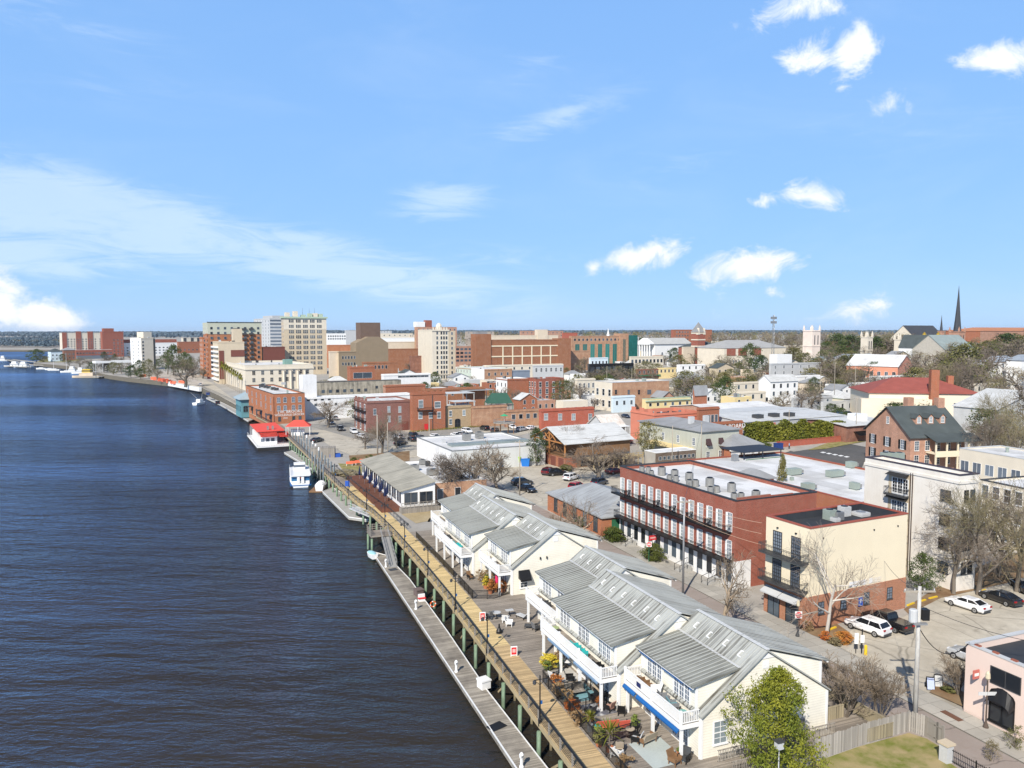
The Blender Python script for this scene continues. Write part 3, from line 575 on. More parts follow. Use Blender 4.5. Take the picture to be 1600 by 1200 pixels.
# ---------------------------------------------------------------- floating docks
def dock(label,pts,z,mat,th=.5,name='floating_dock',edge=WHITE,ax=None):
    P=[gnd(*q,z) for q in pts]; d=(P[1]-P[0]).normalized(); rz=math.atan2(-d.x,d.y); o=P[0]; Q=Matrix.Rotation(-rz,3,'Z'); L=[Q@(p-o) for p in P]
    t=thing(name,label,'dock',o,rz); 
    ar=sum(L[i].x*L[(i+1)%len(L)].y-L[(i+1)%len(L)].x*L[i].y for i in range(len(L)))
    if ar<0: L.reverse()
    MB().prism([(p.x,p.y) for p in L],-th,0).build('deck',mat,t)
    e=MB()
    for i in range(len(L)): e.bar(L[i]+Vector((0,0,.01)),L[(i+1)%len(L)]+Vector((0,0,.01)),.08,.14)
    e.build('edge_strip',edge,t); return t
dock('long grey plank floating dock with a white edge beside the pilings',[(880,1310),(582,862),(604,868),(640,905),(700,988),(762,1080),(940,1310)],-2.3,DOCKG)
dock('grey concrete floating dock below the boardwalk gangway platform',[(545,808),(504,768),(520,762),(600,806),(575,812)],-2.4,CONC)
dock('narrow grey finger dock beside the red roofed river barge',[(520,752),(444,707),(456,704),(500,728),(545,757)],-2.4,CONC)
dock('thin pale dock curving along the river below the brick warehouse',[(388,658),(345,633),(322,622),(326,620),(349,630),(398,655)],-2.3,CONC)
def gangway(label,p,q,zp,zq,w,mat):
    p=gnd(*p,zp);q=gnd(*q,zq); t=thing('gangway',label,'gangway',p); d=q-p; n=Vector((-d.y,d.x,0)).normalized()*w/2
    a=MB(); a.add([tuple(x) for x in (-n,n,d+n,d-n)]+[tuple(x-Vector((0,0,.15))) for x in (-n,n,d+n,d-n)],[(0,1,2,3),(7,6,5,4),(0,4,5,1),(1,5,6,2),(2,6,7,3),(3,7,4,0)]); a.build('walkway',mat,t)
    r=MB()
    for s in (-1,1):
        for z in (.5,1.0): r.bar(n*s+Vector((0,0,z)),d+n*s+Vector((0,0,z)),.06,.06)
        k=int(d.length/1.2)
        for i in range(k+1): c=d*(i/k)+n*s; r.bar(c,c+Vector((0,0,1.0)),.05,.05)
    r.build('handrail',mat,t)
gangway('steep grey metal gangway down to the plank dock',(600,832),(614,886),0,-2.25,1.2,M('dull metal',(.30,.30,.29)))
gangway('pale grey gangway platform above the concrete dock',(556,792),(590,806),-.6,-.9,3.,LGREY)
# platform at the head of the gangway
t=thing('landing_platform','small grey railed landing platform jutting from the boardwalk','platform',gnd(597,832,0)); c=gnd(597,832,0)
a=MB().box(-2.2,-1.8,-.2,1.5,1.8,.05); a.build('deck',DECKG,t)
r=MB()
for x0,y0,x1,y1 in ((-2.2,-1.8,-2.2,1.8),(-2.2,1.8,1.5,1.8)):
    for z in (.35,.7,1.05): r.bar((x0,y0,z),(x1,y1,z),.06,.08)
    for k in range(5): f=k/4; r.bar((x0+(x1-x0)*f,y0+(y1-y0)*f,0),(x0+(x1-x0)*f,y0+(y1-y0)*f,1.1),.09,.09)
r.build('railing',WOODG,t)
for x in (-2,1.2):
    for y in (-1.6,1.6): link('piling',pl,t,(x,y,0))
# timber decks under the houses
for nm,(s0,u0,s1,u1) in (('A',(-6.6,-9,3,9.6)),('B',(-5.4,9.6,0.,23)),('C',(-3.6,23,0.5,38.5)),('D',(-2.6,38.5,0.5,48.7)),('E',(-1.7,48.7,-1.,62)),('F',(-1.3,62,0.5,73))):
    pass
P=[bwR[i]+Vector((.03,0,0)) for i in range(0,7)]
Q=[tw(13,-16),tw(13,-1)]
deck=[p for p in P if p.y>30 and p.y<TP.y+74]
pp=[Vector((bwR[0].x+(bwR[1].x-bwR[0].x)*.45+.03,bwR[0].y+(bwR[1].y-bwR[0].y)*.45,0))]+deck[1:]+[tw(1.5,74),tw(1.5,-1),tw(5,-1),tw(5,-12)]
sheet('timber_deck',pp,DECKG,.06)
# far bank
# ---------------------------------------------------------------- riverside townhouses
HW=12.4; EZ=3.54; RX=6.0; RZ=7.87; SL=(RZ-EZ)/6.13
def townhouse(label,s0,u0,L,nd,cheekS=True,awn=None,posts=3,lowwall=True,bal=(.2,None),win=False,eave_awn=None,north=.0,thin=False):
    r=thing('townhouse',label,'townhouse',tw(s0,u0),0,'cream riverside townhouses')
    a=MB(); A=[(0,-1.2),(HW,-1.2),(HW,EZ),(RX,RZ-.12),(0,EZ)]
    a.sect([(0,-1.2),(HW,-1.2),(HW,EZ-.1),(RX,RZ-.15),(0,EZ-.1)],0,L)
    y0=.75 if cheekS else .1; y1=L-(.3 if not north else north)
    # dormer bodies, river side and street side
    a.sect([(.1,EZ-.2),(5,EZ-.2),(5,6.6),(3.7,6.28),(.1,5.62)],y0,y1)
    a.sect([(HW-.1,EZ-.2),(HW-.1,5.62),(RX+.2,7.5),(RX+.2,EZ-.2)],y0,y1)
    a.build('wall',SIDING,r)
    f=MB()
    def slope(p,q,ya,yb,th=.12,ribs=.46,m=0):
        f.add([(p[0],ya,p[1]),(q[0],ya,q[1]),(q[0],yb,q[1]),(p[0],yb,p[1]),(p[0],ya,p[1]-th),(q[0],ya,q[1]-th),(q[0],yb,q[1]-th),(p[0],yb,p[1]-th)],[(0,1,2,3),(7,6,5,4),(0,4,5,1),(1,5,6,2),(2,6,7,3),(3,7,4,0)],m)
        k=int((yb-ya)/ribs)
        for i in range(1,k):
            y=ya+(yb-ya)*i/k; f.bar((p[0],y,p[1]+.012),(q[0],y,q[1]+.012),.05,.05,2)
    slope((-.14,EZ-.02),(RX,RZ),-.25,L+.1); slope((HW+.14,EZ-.02),(RX,RZ),-.25,L+.1)
    slope((-.55,5.70),(3.85,6.46),y0-.3,y1+.15,m=1); slope((HW+.55,5.70),(RX+.05,RZ+.04),y0-.3,y1+.15)
    f.build('roof',[METR,METD,RIB],r)
    g=MB(); g.bar((RX,-.27,RZ+.06),(RX,L+.1,RZ+.06),.34,.05); g.bar((3.85,y0-.3,6.52),(3.85,y1+.15,6.52),.22,.05)
    g.build('ridge_flashing',METL,r)
    # trim: corner boards, eaves, gable rakes
    t=MB(); 
    for x in (0,HW): t.box(x-.05 if x==0 else x-.14,-.04,-.3,x+.14 if x==0 else x+.05,.1,EZ-.15)
    t.box(-.50,y0-.25,5.46,-.40,y1+.1,5.66); t.box(-.02,y0-.03,EZ+.1,.16,y0+.12,5.6); t.box(-.02,y1-.12,EZ+.1,.16,y1+.03,5.6); t.box(HW+.4,y0-.25,5.46,HW+.5,y1+.1,5.66)
    t.box(HW-.16,y0-.03,EZ+.1,HW+.02,y0+.12,5.6)
    t.sect([(RX-.85,RZ-.75),(RX+.85,RZ-.75),(RX,RZ-.16)],-.05,-.005)
    t.build('corner_trim',WHITE,r)
    # balcony
    b0,b1=bal[0],bal[1] or L-.3; bx=-1.75
    b=MB(); b.box(bx,b0,2.62,.0,b1,2.95); b.build('balcony_floor',WHITE,r)
    MB().box(bx+.1,b0+.1,2.952,-.03,b1-.1,2.965).build('balcony_mat',DECKG,r)
    k=MB()
    def seg(p,q):
        d=Vector(q)-Vector(p); 
        k.bar((p[0],p[1],3.95),(q[0],q[1],3.95),.1,.07); k.bar((p[0],p[1],3.1),(q[0],q[1],3.1),.06,.07)
        n=int(d.length/.15)
        for i in range(n): x=Vector(p)+d*((i+.5)/n); k.bar((x.x,x.y,3.1),(x.x,x.y,3.93),.07,.04)
    seg((bx+.06,b0+.06),(bx+.06,b1-.06)); seg((bx,b0+.06),(-.05,b0+.06)); seg((bx,b1-.06),(-.05,b1-.06))
    n=max(2,round((b1-b0)/4.5))
    for i in range(n+1): y=b0+.09+(b1-b0-.18)*i/n; k.box(bx-.01,y-.09,2.95,bx+.17,y+.09,4.08)
    k.build('balcony_railing',WHITE,r)
    pm=MB().box(-.11,-.11,-1.,.11,.11,2.62).mesh('balcony_post',WHITE)
    for i in range(posts): link('balcony_post',pm,r,(bx+.25,b0+.25+(b1-b0-.5)*i/(posts-1),0))
    # french doors, upper and lower
    for i in range(nd):
        y=y0+(y1-y0)*(i+.5)/nd
        for z,o in ((2.99,-.08),(.12,.02)):
            fr=window(r,'w',y,z,2.25,2.1,'french',WHITE,GLASSG,HW,L,'french_door',out=o)
            fr.location.x=(.08 if z>1 else -.02)
    # skylights with raised curbs
    for i in range(nd*2):
        y=L*(i+.7)/(nd*2+.4); x=4.75+.12*(i%2)
        z=EZ+SL*(x+.14); q=MB()
        for (xa,ya,xb,yb) in ((-.22,-.2,-.22,.2),(-.22,.2,.22,.2),(.22,.2,.22,-.05)): q.bar((xa,ya,.1+SL*xa),(xb,yb,.1+SL*xb),.06,.1)
        q.build('skylight_curb',WHITE,r,(x,y,z))
    for y in (.12,L-.12): MB().tube((-.09,y,-.6),(-.09,y,EZ-.4),.045,n=6).build('downspout',WHITE,r)
    if cheekS: MB().box(RX-.3,-.04,RZ-1.55,RX+.3,-.005,RZ-1.0).build('gable_vent',WHITE,r); MB().box(9.6,-.14,.9,10.,-.005,1.5).build('meter_box',GREYM,r); MB().tube((9.8,-.08,1.5),(9.8,-.08,3.4),.03,n=5).build('conduit',GREYM,r)
    if win:
        window(r,'s',1.75,1.05,1.15,1.75,'sash',WHITE,GLASSB,HW,L)
    if awn:
        w=MB(); 
        for (y_a,y_b) in awn: w.sect([(bx-.02,2.62),(bx-.12,2.55),(bx-.12,2.43),(bx+.02,2.5)] if thin else [(bx-.02,2.62),(bx-.2,2.45),(bx-.2,2.3),(bx+.02,2.5)],y_a,y_b)
        w.build('awning',M('faded blue canvas',(.16,.25,.36)) if thin else BLUEA,r)
    if eave_awn:
        w=MB()
        for (y_a,y_b) in eave_awn: w.box(-.36,y_a,5.22,-.2,y_b,5.44)
        w.build('eave_awning',BLUEA,r)
    return r
A3=townhouse('nearest cream townhouse, its gable end facing the grass, blue awning under the balcony',0,0,9.1,2,True,[(.4,6.5),(6.8,8.7)],3,win=True,eave_awn=[(.9,1.2),(2.1,5.0),(6.3,8.6)])
A2=townhouse('long cream townhouse stepped forward beside the nearest one, teal furniture on its balcony',-2.05,9.1,13.3,3,True,[(.6,5.2),(6.2,11)],4,thin=True)
A1=townhouse('cream townhouse set back at the far end of the nearer row of three',0,22.4,8.9,2,True,None,3)
B3=townhouse('cream townhouse with a tall plain gable end and a black window awning',0,39.6,9.0,2,True,None,3,bal=(.2,7.6))
B2=townhouse('long cream townhouse in the middle of the farther row of three',-2.05,48.6,13.2,3,True,None,4)
B1=townhouse('farthest cream townhouse at the end of the row, striped awning on its end',0,61.8,9.4,2,True,None,3)
# gable window awnings and details
def gawn(par,x,z,w,h,mat=BLACK,d=1.1): 
    a=MB(); a.add([(x-w/2,-.02,z+h),(x+w/2,-.02,z+h),(x+w/2,-d,z),(x-w/2,-d,z),(x-w/2,-.02,z),(x+w/2,-.02,z),(x-w/2,-d,z-.2),(x+w/2,-d,z-.2)],[(0,3,2,1),(0,4,3),(1,2,5),(3,6,7,2)]); a.build('window_awning',mat,par)
window(B3.r if hasattr(B3,'r') else B3,'s',1.6,.9,.9,1.3,'sash',WHITE,GLASS); gawn(B3,1.6,2.1,1.5,1.0,d=.8)
gawn(A3,6.4,3.9,1.7,1.2,d=.9); window(A3,'s',6.4,3.0,1.1,1.2,'sash',WHITE,GLASS)
for x in (3.4,4.3): gg=MB().lathe([(.09,0),(.09,.28),(.05,.3)],6); gg.build('wall_lamp',BLACK,B3,(x+.4,-.12,4.25))
sa=MB(); 
for i in range(5): sa.add([(-.3,9.45+i*0,2.6)]*0,[]) 
sa=MB()
for i in range(6):
    x=-1.9+i*.42
    sa.add([(x,9.42,2.75),(x+.42,9.42,2.75),(x+.42,10.5,2.05),(x,10.5,2.05),(x,10.5,1.85),(x+.42,10.5,1.85)],[(0,1,2,3),(3,2,5,4)],i%2)
sa.build('striped_awning',[BLACK,WHITE],B1)
# side deck and stairs at the street end of the nearest house
t=thing('side_deck','grey timber side deck with plank railings beside the nearest townhouse','deck',tw(12.6,-.2))
MB().box(0,-2.6,-.2,4.0,4.5,.12).build('deck',DECKG,t)
r_=MB()
for p,q in (((0,-2.6),(4,-2.6)),((4,-2.6),(4,4.5)),((0,1.2),(2.6,1.2))):
    d=Vector((q[0]-p[0],q[1]-p[1],0)); n=int(d.length/.2)
    for i in range(n): x=Vector((p[0],p[1],0))+d*((i+.5)/n); r_.box(x.x-.08,x.y-.08,.1,x.x+.08,x.y+.08,1.15)
    r_.bar((p[0],p[1],1.2),(q[0],q[1],1.2),.16,.06)
r_.build('plank_railing',M('tan weathered timber',(.36,.31,.21),'plank',(.24,.21,.15),ax='x',w=.16),t)
t=thing('ramp','grey timber access ramp with picket rails along the cream gable wall','ramp',tw(1,-1.6))
MB().box(0,-.9,-.3,11.6,.9,.02).build('deck',DECKG,t)
r_=MB()
for y in (-.85,.85):
    for z in (.12,.95): r_.bar((0,y,z),(11.6,y,z),.09,.06)
    for i in range(76): x=.1+i*.152; r_.box(x-.02,y-.02,.1,x+.02,y+.02,.95)
r_.build('picket_rail',WOODG,t)
# ---------------------------------------------------------------- near buildings
def aw(b,side,n,rows,w,h,top,dz,style='plain',a=0.,e=1.,fm=None,gm=None,name='window',out=0.):   # rows counted down from the top
    addwins(b,side,n,rows,w,h,b.H-top-h,-dz,style,a,e,fm,gm,name,out)
def balcony(b,side,x0,x1,z,d=1.2,mat=None,h=1.0,name='balcony'):
    mat=mat or BLACK; a=MB(); T={'s':Matrix.Identity(4),'w':Matrix.Rotation(rad(-90),4,'Z')}[side]
    a.box(x0,-d,z-.16,x1,-.01,z,0); o=a.build(name,mat,b.r)
    r=MB()
    for p,q in (((x0,-d+.03),(x1,-d+.03)),((x0+.03,-d),(x0+.03,-.02)),((x1-.03,-d),(x1-.03,-.02))):
        for zz in (.1,h-.15,h): r.bar((p[0],p[1],z+zz),(q[0],q[1],z+zz),.05,.04)
        dd=math.hypot(q[0]-p[0],q[1]-p[1]); n=max(2,int(dd/.22))
        for i in range(n+1): f=i/n; X=p[0]+(q[0]-p[0])*f; Y=p[1]+(q[1]-p[1])*f; r.box(X-.014,Y-.014,z,X+.014,Y+.014,z+h)
    ro=r.build('balcony_railing',mat,b.r)
    for x in (o,ro):
        if side=='w': x.rotation_euler=(0,0,rad(-90)); 
    return o
def wx(b,y): return -y     # along a west facade the builder's x runs the other way
def balw(b,y0,y1,z,d=1.2,mat=None,h=1.): return balcony(b,'w',-y1,-y0,z,d,mat,h)
# three storey red brick terrace
T3=B('brick_terrace','long three storey red brick terrace with white door bays and black iron balconies','building',968,1147,1275,783,921,268,BR_RED,roof=MEMB,par=.55,cap=ROOFD,Wd=13.6,clutter=False)
b=T3; nb=14
MB().box(-.05,-.02,-1.,.3,b.D+.02,3.35).build('ground_floor_front',WHITEW,b.r)
MB().box(-.1,-.06,-.5,2.6,.25,3.6).build('ground_floor_return',WHITEW,b.r)
for i in range(nb):
    y=b.D*(i+.5)/nb; window(b.r,'w',y,.75,1.15,2.35,'plain',WHITE,GLASS,b.W,b.D,'shop_door',out=.06)
    for z in (3.75,7.35):
        fr=window(b.r,'w',y+.05,z,.8,2.35,'door',WHITE,GLASSB if i%3 else GLASSG,b.W,b.D,'balcony_door',out=.01)
        for s in (-1,1):
            MB().box(-.09,y+s*.64-.17,z,-.02,y+s*.64+.17,z+2.35).build('shutter',WHITE,b.r) if s>0 else None
balw(b,.2,b.D-.2,3.62,1.25)
for x0,x1,hh in ((.3,b.W*.42,.4),(b.W*.42,b.W*.7,.22)): MB().box(x0,.0,b.H+.1,x1,.26,b.H+hh).build('parapet_step',BR_RED,b.r)
for i in range(7): y=b.D*(2*i+1)/14; balw(b,y-.45+.0*i-.9+.1,y+.45+b.D/14+.5-.1,7.22,1.15)
for i in range(3): 
    x=2.2+i*4.6; MB().box(x+2.,0.02,b.H-.02,x+6.,.26,b.H+.35-.0+.22*(2-i) if i<2 else b.H+.1).build('parapet_step',BR_RED,b.r) if i<0 else None
for i in (1,4,8,11):
    y=b.D*(i+.5)/nb; st=MB()
    for k in range(5): st.box(-2.4+k*.4,y-.6,-.1,-2.0+k*.4+.02,y+.6,.14+k*.14)
    st.build('front_steps',CONC,b.r); hr=MB()
    for s in (-.62,.62): hr.bar((-2.4,y+s,1.0),(-.2,y+s,1.6),.05,.05); hr.bar((-2.4,y+s,0),(-2.4,y+s,1.),.05,.05); hr.bar((-1.2,y+s,.5),(-1.2,y+s,1.3),.05,.05)
    hr.build('step_handrail',BLACK,b.r)
y=px_on(b,'w',1030); MB().box(-1.75,y,2.35,-.55,y+.1,3.05).build('hanging_sign',RED,b.r); MB().box(-1.6,y-.02,2.6,-.7,y-.005,2.85).build('sign_lettering',M('pink notice',(.75,.4,.38)),b.r)
# condensers on its roof
cm=MB().lathe([(.42,0),(.42,.8),(.38,.84)],12).lathe([(.3,.845),(.3,.9)],10,m=1)
cond=thing('condenser','grey round condenser on the white terrace roof','condenser',(0,0,0),0,'condensers on the terrace roof'); cm.build('housing',[HVAC,BLACK],cond,smooth=False); MB().lathe([(.25,.9),(.25,.93)],8).build('fan_guard',BLACK,cond)
def on_roof(b,px,py,z=None): 
    q=gnd(px,py,b.p.z+(b.H-.5 if z is None else z)); return q
first=[True]
for (px,py,s) in [(1003,737,1.),(1013,738,1.),(1034,742,1.45),(1018,743,.9),(1054,746,1.35),(1046,751,1.),(1056,752,1.),(1077,751,1.4),(1077,760,1.1),(1087,760,1.1),(1109,760,1.45),(1110,770,1.),(1120,769,1.),(1143,768,1.4),(1147,781,1.05),(1158,780,1.),(1181,780,1.35)]:
    loc=on_roof(b,px,py)
    if first[0]: cond.location=loc; cond.scale=(s,)*3; first[0]=False
    else: clone(cond,loc,0,None,s)
# cream corner building
CB=B('cream_building','cream three storey corner building on a brick base with a black roof','building',1194,1262,1413,826,985,215,CREAM,roof=ROOFD,par=.9,cap=M('red coping',(.33,.09,.06)),clutter=False)
b=CB
MB().box(-.06,-.06,-1.5,b.W+.06,.0,3.75).box(-.06,0,-1.5,0,b.D+.05,3.6).build('brick_base',brick('base',(.42,.17,.095),(.48,.24,.14)),b.r)
for i,fx in enumerate((.3,.72)):
    y=b.D*fx
    for z in (4.35,7.6): window(b.r,'w',y,z,1.25,2.35,'grid',BLACK,GLASSG,b.W,b.D,'steel_door')
    window(b.r,'w',y+.3,.0,1.7,2.6,'two',BLACK,GLASS,b.W,b.D,'shop_front',out=.07)
    a=MB(); a.add([(-.07,y-1.2,3.35),(-.07,y+1.5,3.35),(-1.1,y+1.5,2.85),(-1.1,y-1.2,2.85),(-1.1,y-1.2,2.7),(-1.1,y+1.5,2.7)],[(0,1,2,3),(3,2,5,4)]); a.build('shop_awning',LGREY,b.r)
    MB().lathe([(.14,0),(.14,.12)],8).build('wall_vent',BLACK,b.r,(-.05,y,b.H-1.05))
balw(b,.1,b.D-.1,4.3,1.25,DGREY); balw(b,.1,b.D-.1,7.5,1.25,DGREY)
for i,px in enumerate((1281,1316,1352,1388)):
    x=px_on(b,'s',px); window(b.r,'s',x,1.65,.8,1.25,'sash',DGREY,GLASSG,out=.065)
MB().box(6.3,-.03,3.9,11.6,-.005,4.5).build('painted_patch',M('whitewash patch',(.72,.72,.72),'stain',(.72,.60,.40),lo=.45,hi=.6),b.r)
tag(MB().box(-.35,-.03,-.5,.35,.0,.5).build('parking_sign',BLUES,None,(b.p+Vector((8.1*math.cos(b.r.rotation_euler.z)+.07*math.sin(b.r.rotation_euler.z),8.1*math.sin(b.r.rotation_euler.z)-.12,2.)) ),b.r.rotation_euler.z),'small blue parking sign fixed to the brick side wall','sign')
text(bpy.data.objects['parking_sign'],'P',.7,(0,-.035,.08),(rad(90),0,0),WHITE,.004)
ln=MB(); t_=.28; ln.box(t_,t_,b.H-1.,t_+.02,b.D-t_,b.H-.03).box(b.W-t_-.02,t_,b.H-1.,b.W-t_,b.D-t_,b.H-.03).box(t_+.02,t_,b.H-1.,b.W-t_-.02,t_+.02,b.H-.03).box(t_+.02,b.D-t_-.02,b.H-1.,b.W-t_-.02,b.D-t_,b.H-.03); ln.build('parapet_lining',ROOFD,b.r)
for (px,py,w,h,mt,lb) in [(1296,812,1.1,1.25,HVACG,'green boxy condenser on the black roof'),(1308,812,1.1,1.,GREYM,'grey low condenser on the black roof'),(1319,806,1.1,1.2,LGREY,'pale tall condenser at the back of the black roof'),(1305,815,.8,.5,LGREY,'small silver duct box in front of the condensers on the black roof'),(1345,806,1.5,.5,LGREY,'low pale vent hood on the black roof')]:
    q=gnd(px,py,b.p.z+b.H-.9); t=thing('condenser',lb,'condenser',q,b.r.rotation_euler.z); a=MB(); a.box(-w/2,-w/2,.06,w/2,w/2,h); 
    for i in range(6): z=.2+(h-.35)*i/5; a.box(-w/2-.02,-w/2-.02,z,w/2+.02,w/2+.02,z+.03)
    a.build('housing',mt,t); MB().lathe([(w*.38,h),(w*.38,h+.05),(w*.1,h+.07)],10).build('fan_guard',BLACK if h>.6 else GREYM,t); MB().box(-w*.6,-w*.6,0,w*.6,w*.6,.06).build('base_tray',DGREY,t)
for px in (1282,1361,1398): x=px_on(b,'s',px); MB().box(x-.07,-.1,b.H-1.35,x+.07,0,b.H-1.2).build('wall_light',BLACK,b.r)
# tall pale stucco block
SB=B('stucco_block','tall pale stucco apartment block with recessed dark balconies above the parking lot','building',1347,1493,1522,743,925,330,STUC,roof=MEMB,par=.6,cap=M('plum coping',(.06,.05,.065)),clutter=False)
b=SB
MB().box(-.12,-.12,b.H-1.1,b.W+.12,0,b.H-.75).box(-.12,0,b.H-1.1,0,b.D+.1,b.H-.75).build('cornice',STUC,b.r)
y0=px_on(b,'w',1417); y1=px_on(b,'w',1384)
MB().box(-.03,y0,-.5,.0,y1,b.H-1.3).build('balcony_recess',M('tan recess',(.50,.42,.30)),b.r)
for k in range(4):
    z=b.H-4.2-k*3.15
    window(b.r,'w',(y0+y1)/2-.2,z,2.6,2.2,'french',WHITE,GLASS,b.W,b.D,'balcony_door',out=.03)
    balw(b,y0+.1,y1-.1,z-.05,1.0,DGREY)
    a=MB(); a.add([(-.05,y0+.1,z+2.95),(-.05,y1-.1,z+2.95),(-.95,y1-.1,z+2.6),(-.95,y0+.1,z+2.6)],[(0,1,2,3),(3,2,1,0)]); a.build('balcony_canopy',DGREY,b.r)
for yy in (y0-.12,y0-.45): MB().tube((-.1,yy,-.5),(-.1,yy,b.H-.9),.07).build('drainpipe',M('brown pipe',(.05,.03,.025)),b.r)
for px in (1437,1432):
    pass
for px in (1486,1494): 
    for k in range(4):
        y=px_on(b,'w',px-18); window(b.r,'w',y if y>1 else 1.2,b.H-3.6-k*3.1,.65,1.35,'sash',DGREY,GLASS,b.W,b.D)
for k in range(4):
    window(b.r,'s',1.2,b.H-3.4-k*3.1,.7,1.4,'sash',DGREY,GLASS); window(b.r,'s',2.3,b.H-3.4-k*3.1,.7,1.4,'sash',DGREY,GLASS) if b.W>3.2 else None
for i,px in enumerate((1383,1394,1405)):
    q=gnd(px,718,b.p.z+b.H-.6); t=thing('condenser',['grey boxy condenser, leftmost of three along the stucco roof edge','grey boxy condenser, middle of three along the stucco roof edge','grey boxy condenser, rightmost of three along the stucco roof edge'][i],'condenser',q,b.r.rotation_euler.z); MB().box(-.5,-.5,0,.5,.5,1.05).build('housing',HVACG,t); MB().lathe([(.4,1.05),(.4,1.1)],10).build('fan_guard',BLACK,t)
# pink shop by the pavement
u,v,a_=dirs(325); fp=tw(25.75,-2.0)
PK=Bd(); PK.r=thing('pink_shop','pink rendered shop with an arched black shop window beside the pavement','shop',fp-Vector((0,15,0)),0); PK.p=fp-Vector((0,15,0)); PK.W=12; PK.D=15; PK.H=6.1
a=MB(); a.box(0,0,-1,12,.3,6.1); a.box(0,.3,-1,.3,14.7,6.1); a.box(11.7,.3,-1,12,14.7,6.1); a.box(0,14.7,-1,12,15,6.1); a.build('wall',PINK,PK.r)
MB().box(.3,.3,5.3,11.7,14.7,5.5).build('roof',ROOFD,PK.r)
c=MB(); c.box(-.06,-.06,6.08,.36,15.06,6.2); c.box(.36,14.64,6.08,12.1,15.06,6.2); c.build('coping',LGREY,PK.r)
for i in range(9): MB().box(.05,1+i*1.6,6.2,.32,1.5+i*1.6,6.3).build('coping_tile',M('coping tile',(.3,.1,.06)),PK.r)
window(PK.r,'w',11.4,3.7,2.5,1.35,'two',DGREY,GLASS,12,15)
o=window(PK.r,'w',11.6,.5,2.1,2.9,'arch',BLACK,GLASS,12,15,'shop_window')
a=MB(); n=8
for i in range(n):
    t0,t1=math.pi*i/n,math.pi*(i+1)/n
    a.add([(-.04,11.6+1.1*math.cos(t0),2.3+1.25*math.sin(t0)),(-.04,11.6+1.1*math.cos(t1),2.3+1.25*math.sin(t1)),(-.7,11.6+1.1*math.cos(t1),2.0+.5*math.sin(t1)),(-.7,11.6+1.1*math.cos(t0),2.0+.5*math.sin(t0))],[(0,1,2,3),(3,2,1,0)])
a.build('arched_awning',BLACK,PK.r)
MB().box(-.8,13.6,3.6,-.1,13.7,4.35).build('hanging_sign',M('faded red sign',(.55,.16,.13)),PK.r); MB().box(-.7,13.58,3.85,-.2,13.595,4.1).build('sign_lettering',WHITE,PK.r)
# low brick warehouse with a grey roof by the street
b=B('brick_warehouse','low orange brick warehouse with arched openings and a grey metal hip roof','building',868,941,974,808,840,300,BR_OR,roof=METGR,kind='hip',rh=2.3,D=20.5,Wd=13,ov=.35,ridge=5)
for i in range(5): window(b.r,'w',2.2+i*3.7,.6,1.3,2.4,'arch',DGREY,GLASS if i!=1 else GLASSG,b.W,b.D)
window(b.r,'s',2.4,.1,1.3,2.6,'plain',GREENP,GREENP,name='green_door')
window(b.r,'s',5.4,.6,1.2,2.3,'arch',DGREY,GLASS)
# seafood place on the boardwalk: glazed porch with tan metal roof
b=B('porch_restaurant','riverside restaurant porch with a long tan metal shed roof and white framed glazing','restaurant',566,628,662,772,800,300,WHITE,roof=METT,kind='shed',rh=1.3,ov=.5,Wd=6.3,h=3.9)
RP=b
for i in range(9): window(b.r,'w',b.D*(i+.5)/9,1.4,b.D/9-.45,2.1,'two',WHITE,GLASS,b.W,b.D)
for i in range(2): window(b.r,'s',1.7+i*2.9,1.3,2.4,2.1,'two',WOODG,GLASS)
MB().box(-3.6,.5,-.4,-.02,b.D-.5,.75).build('terrace',M('red deck',(.165,.07,.045),'plank',(.11,.055,.04)),b.r)
MB().box(-.5,-1.6,-.3,b.W+.4,-.02,.9).build('porch_floor',WOODG,b.r)
rr=MB()
for z in (1.4,1.9): rr.bar((-.4,-1.55,z),(b.W+.3,-1.55,z),.08,.08)
for i in range(9): rr.box(-.4+i*.8-.04,-1.6,.9,-.4+i*.8+.04,-1.5,1.95)
rr.build('porch_railing',WOODG,b.r)
b=B('white_roofed_block','flat white roofed building with a plain brick end behind the tan porch roof','building',600,664,735,757,790,290,WHITEW,BR_TAN,roof=MEMB,par=.35,D=26,Wd=12.5)
aw(b,'s',3,1,1.1,2.2,1.1,0,'plain',.1,.95); aw(b,'w',4,1,.7,1.2,.5,0,'plain',.5,.75)
WB=b
for (px,py,w,lb) in [(648,735,1.5,'grey rooftop unit on the white roof behind the tan porch roof'),(676,742,2.,'dusty rooftop unit beside a bare tree on the white roof'),(660,726,1.2,'small dark rooftop vent on the white roof')]:
    t=thing('rooftop_unit',lb,'rooftop unit',gnd(px,py,b.p.z+b.H-.35),b.r.rotation_euler.z); MB().box(-w/2,-w/2,.15,w/2,w/2,1.2).box(-w/2-.3,-.3,0,w/2+.3,.3,.15).build('housing',HVAC,t); MB().lathe([(w*.3,1.2),(w*.3,1.28)],8).build('fan_guard',BLACK,t)
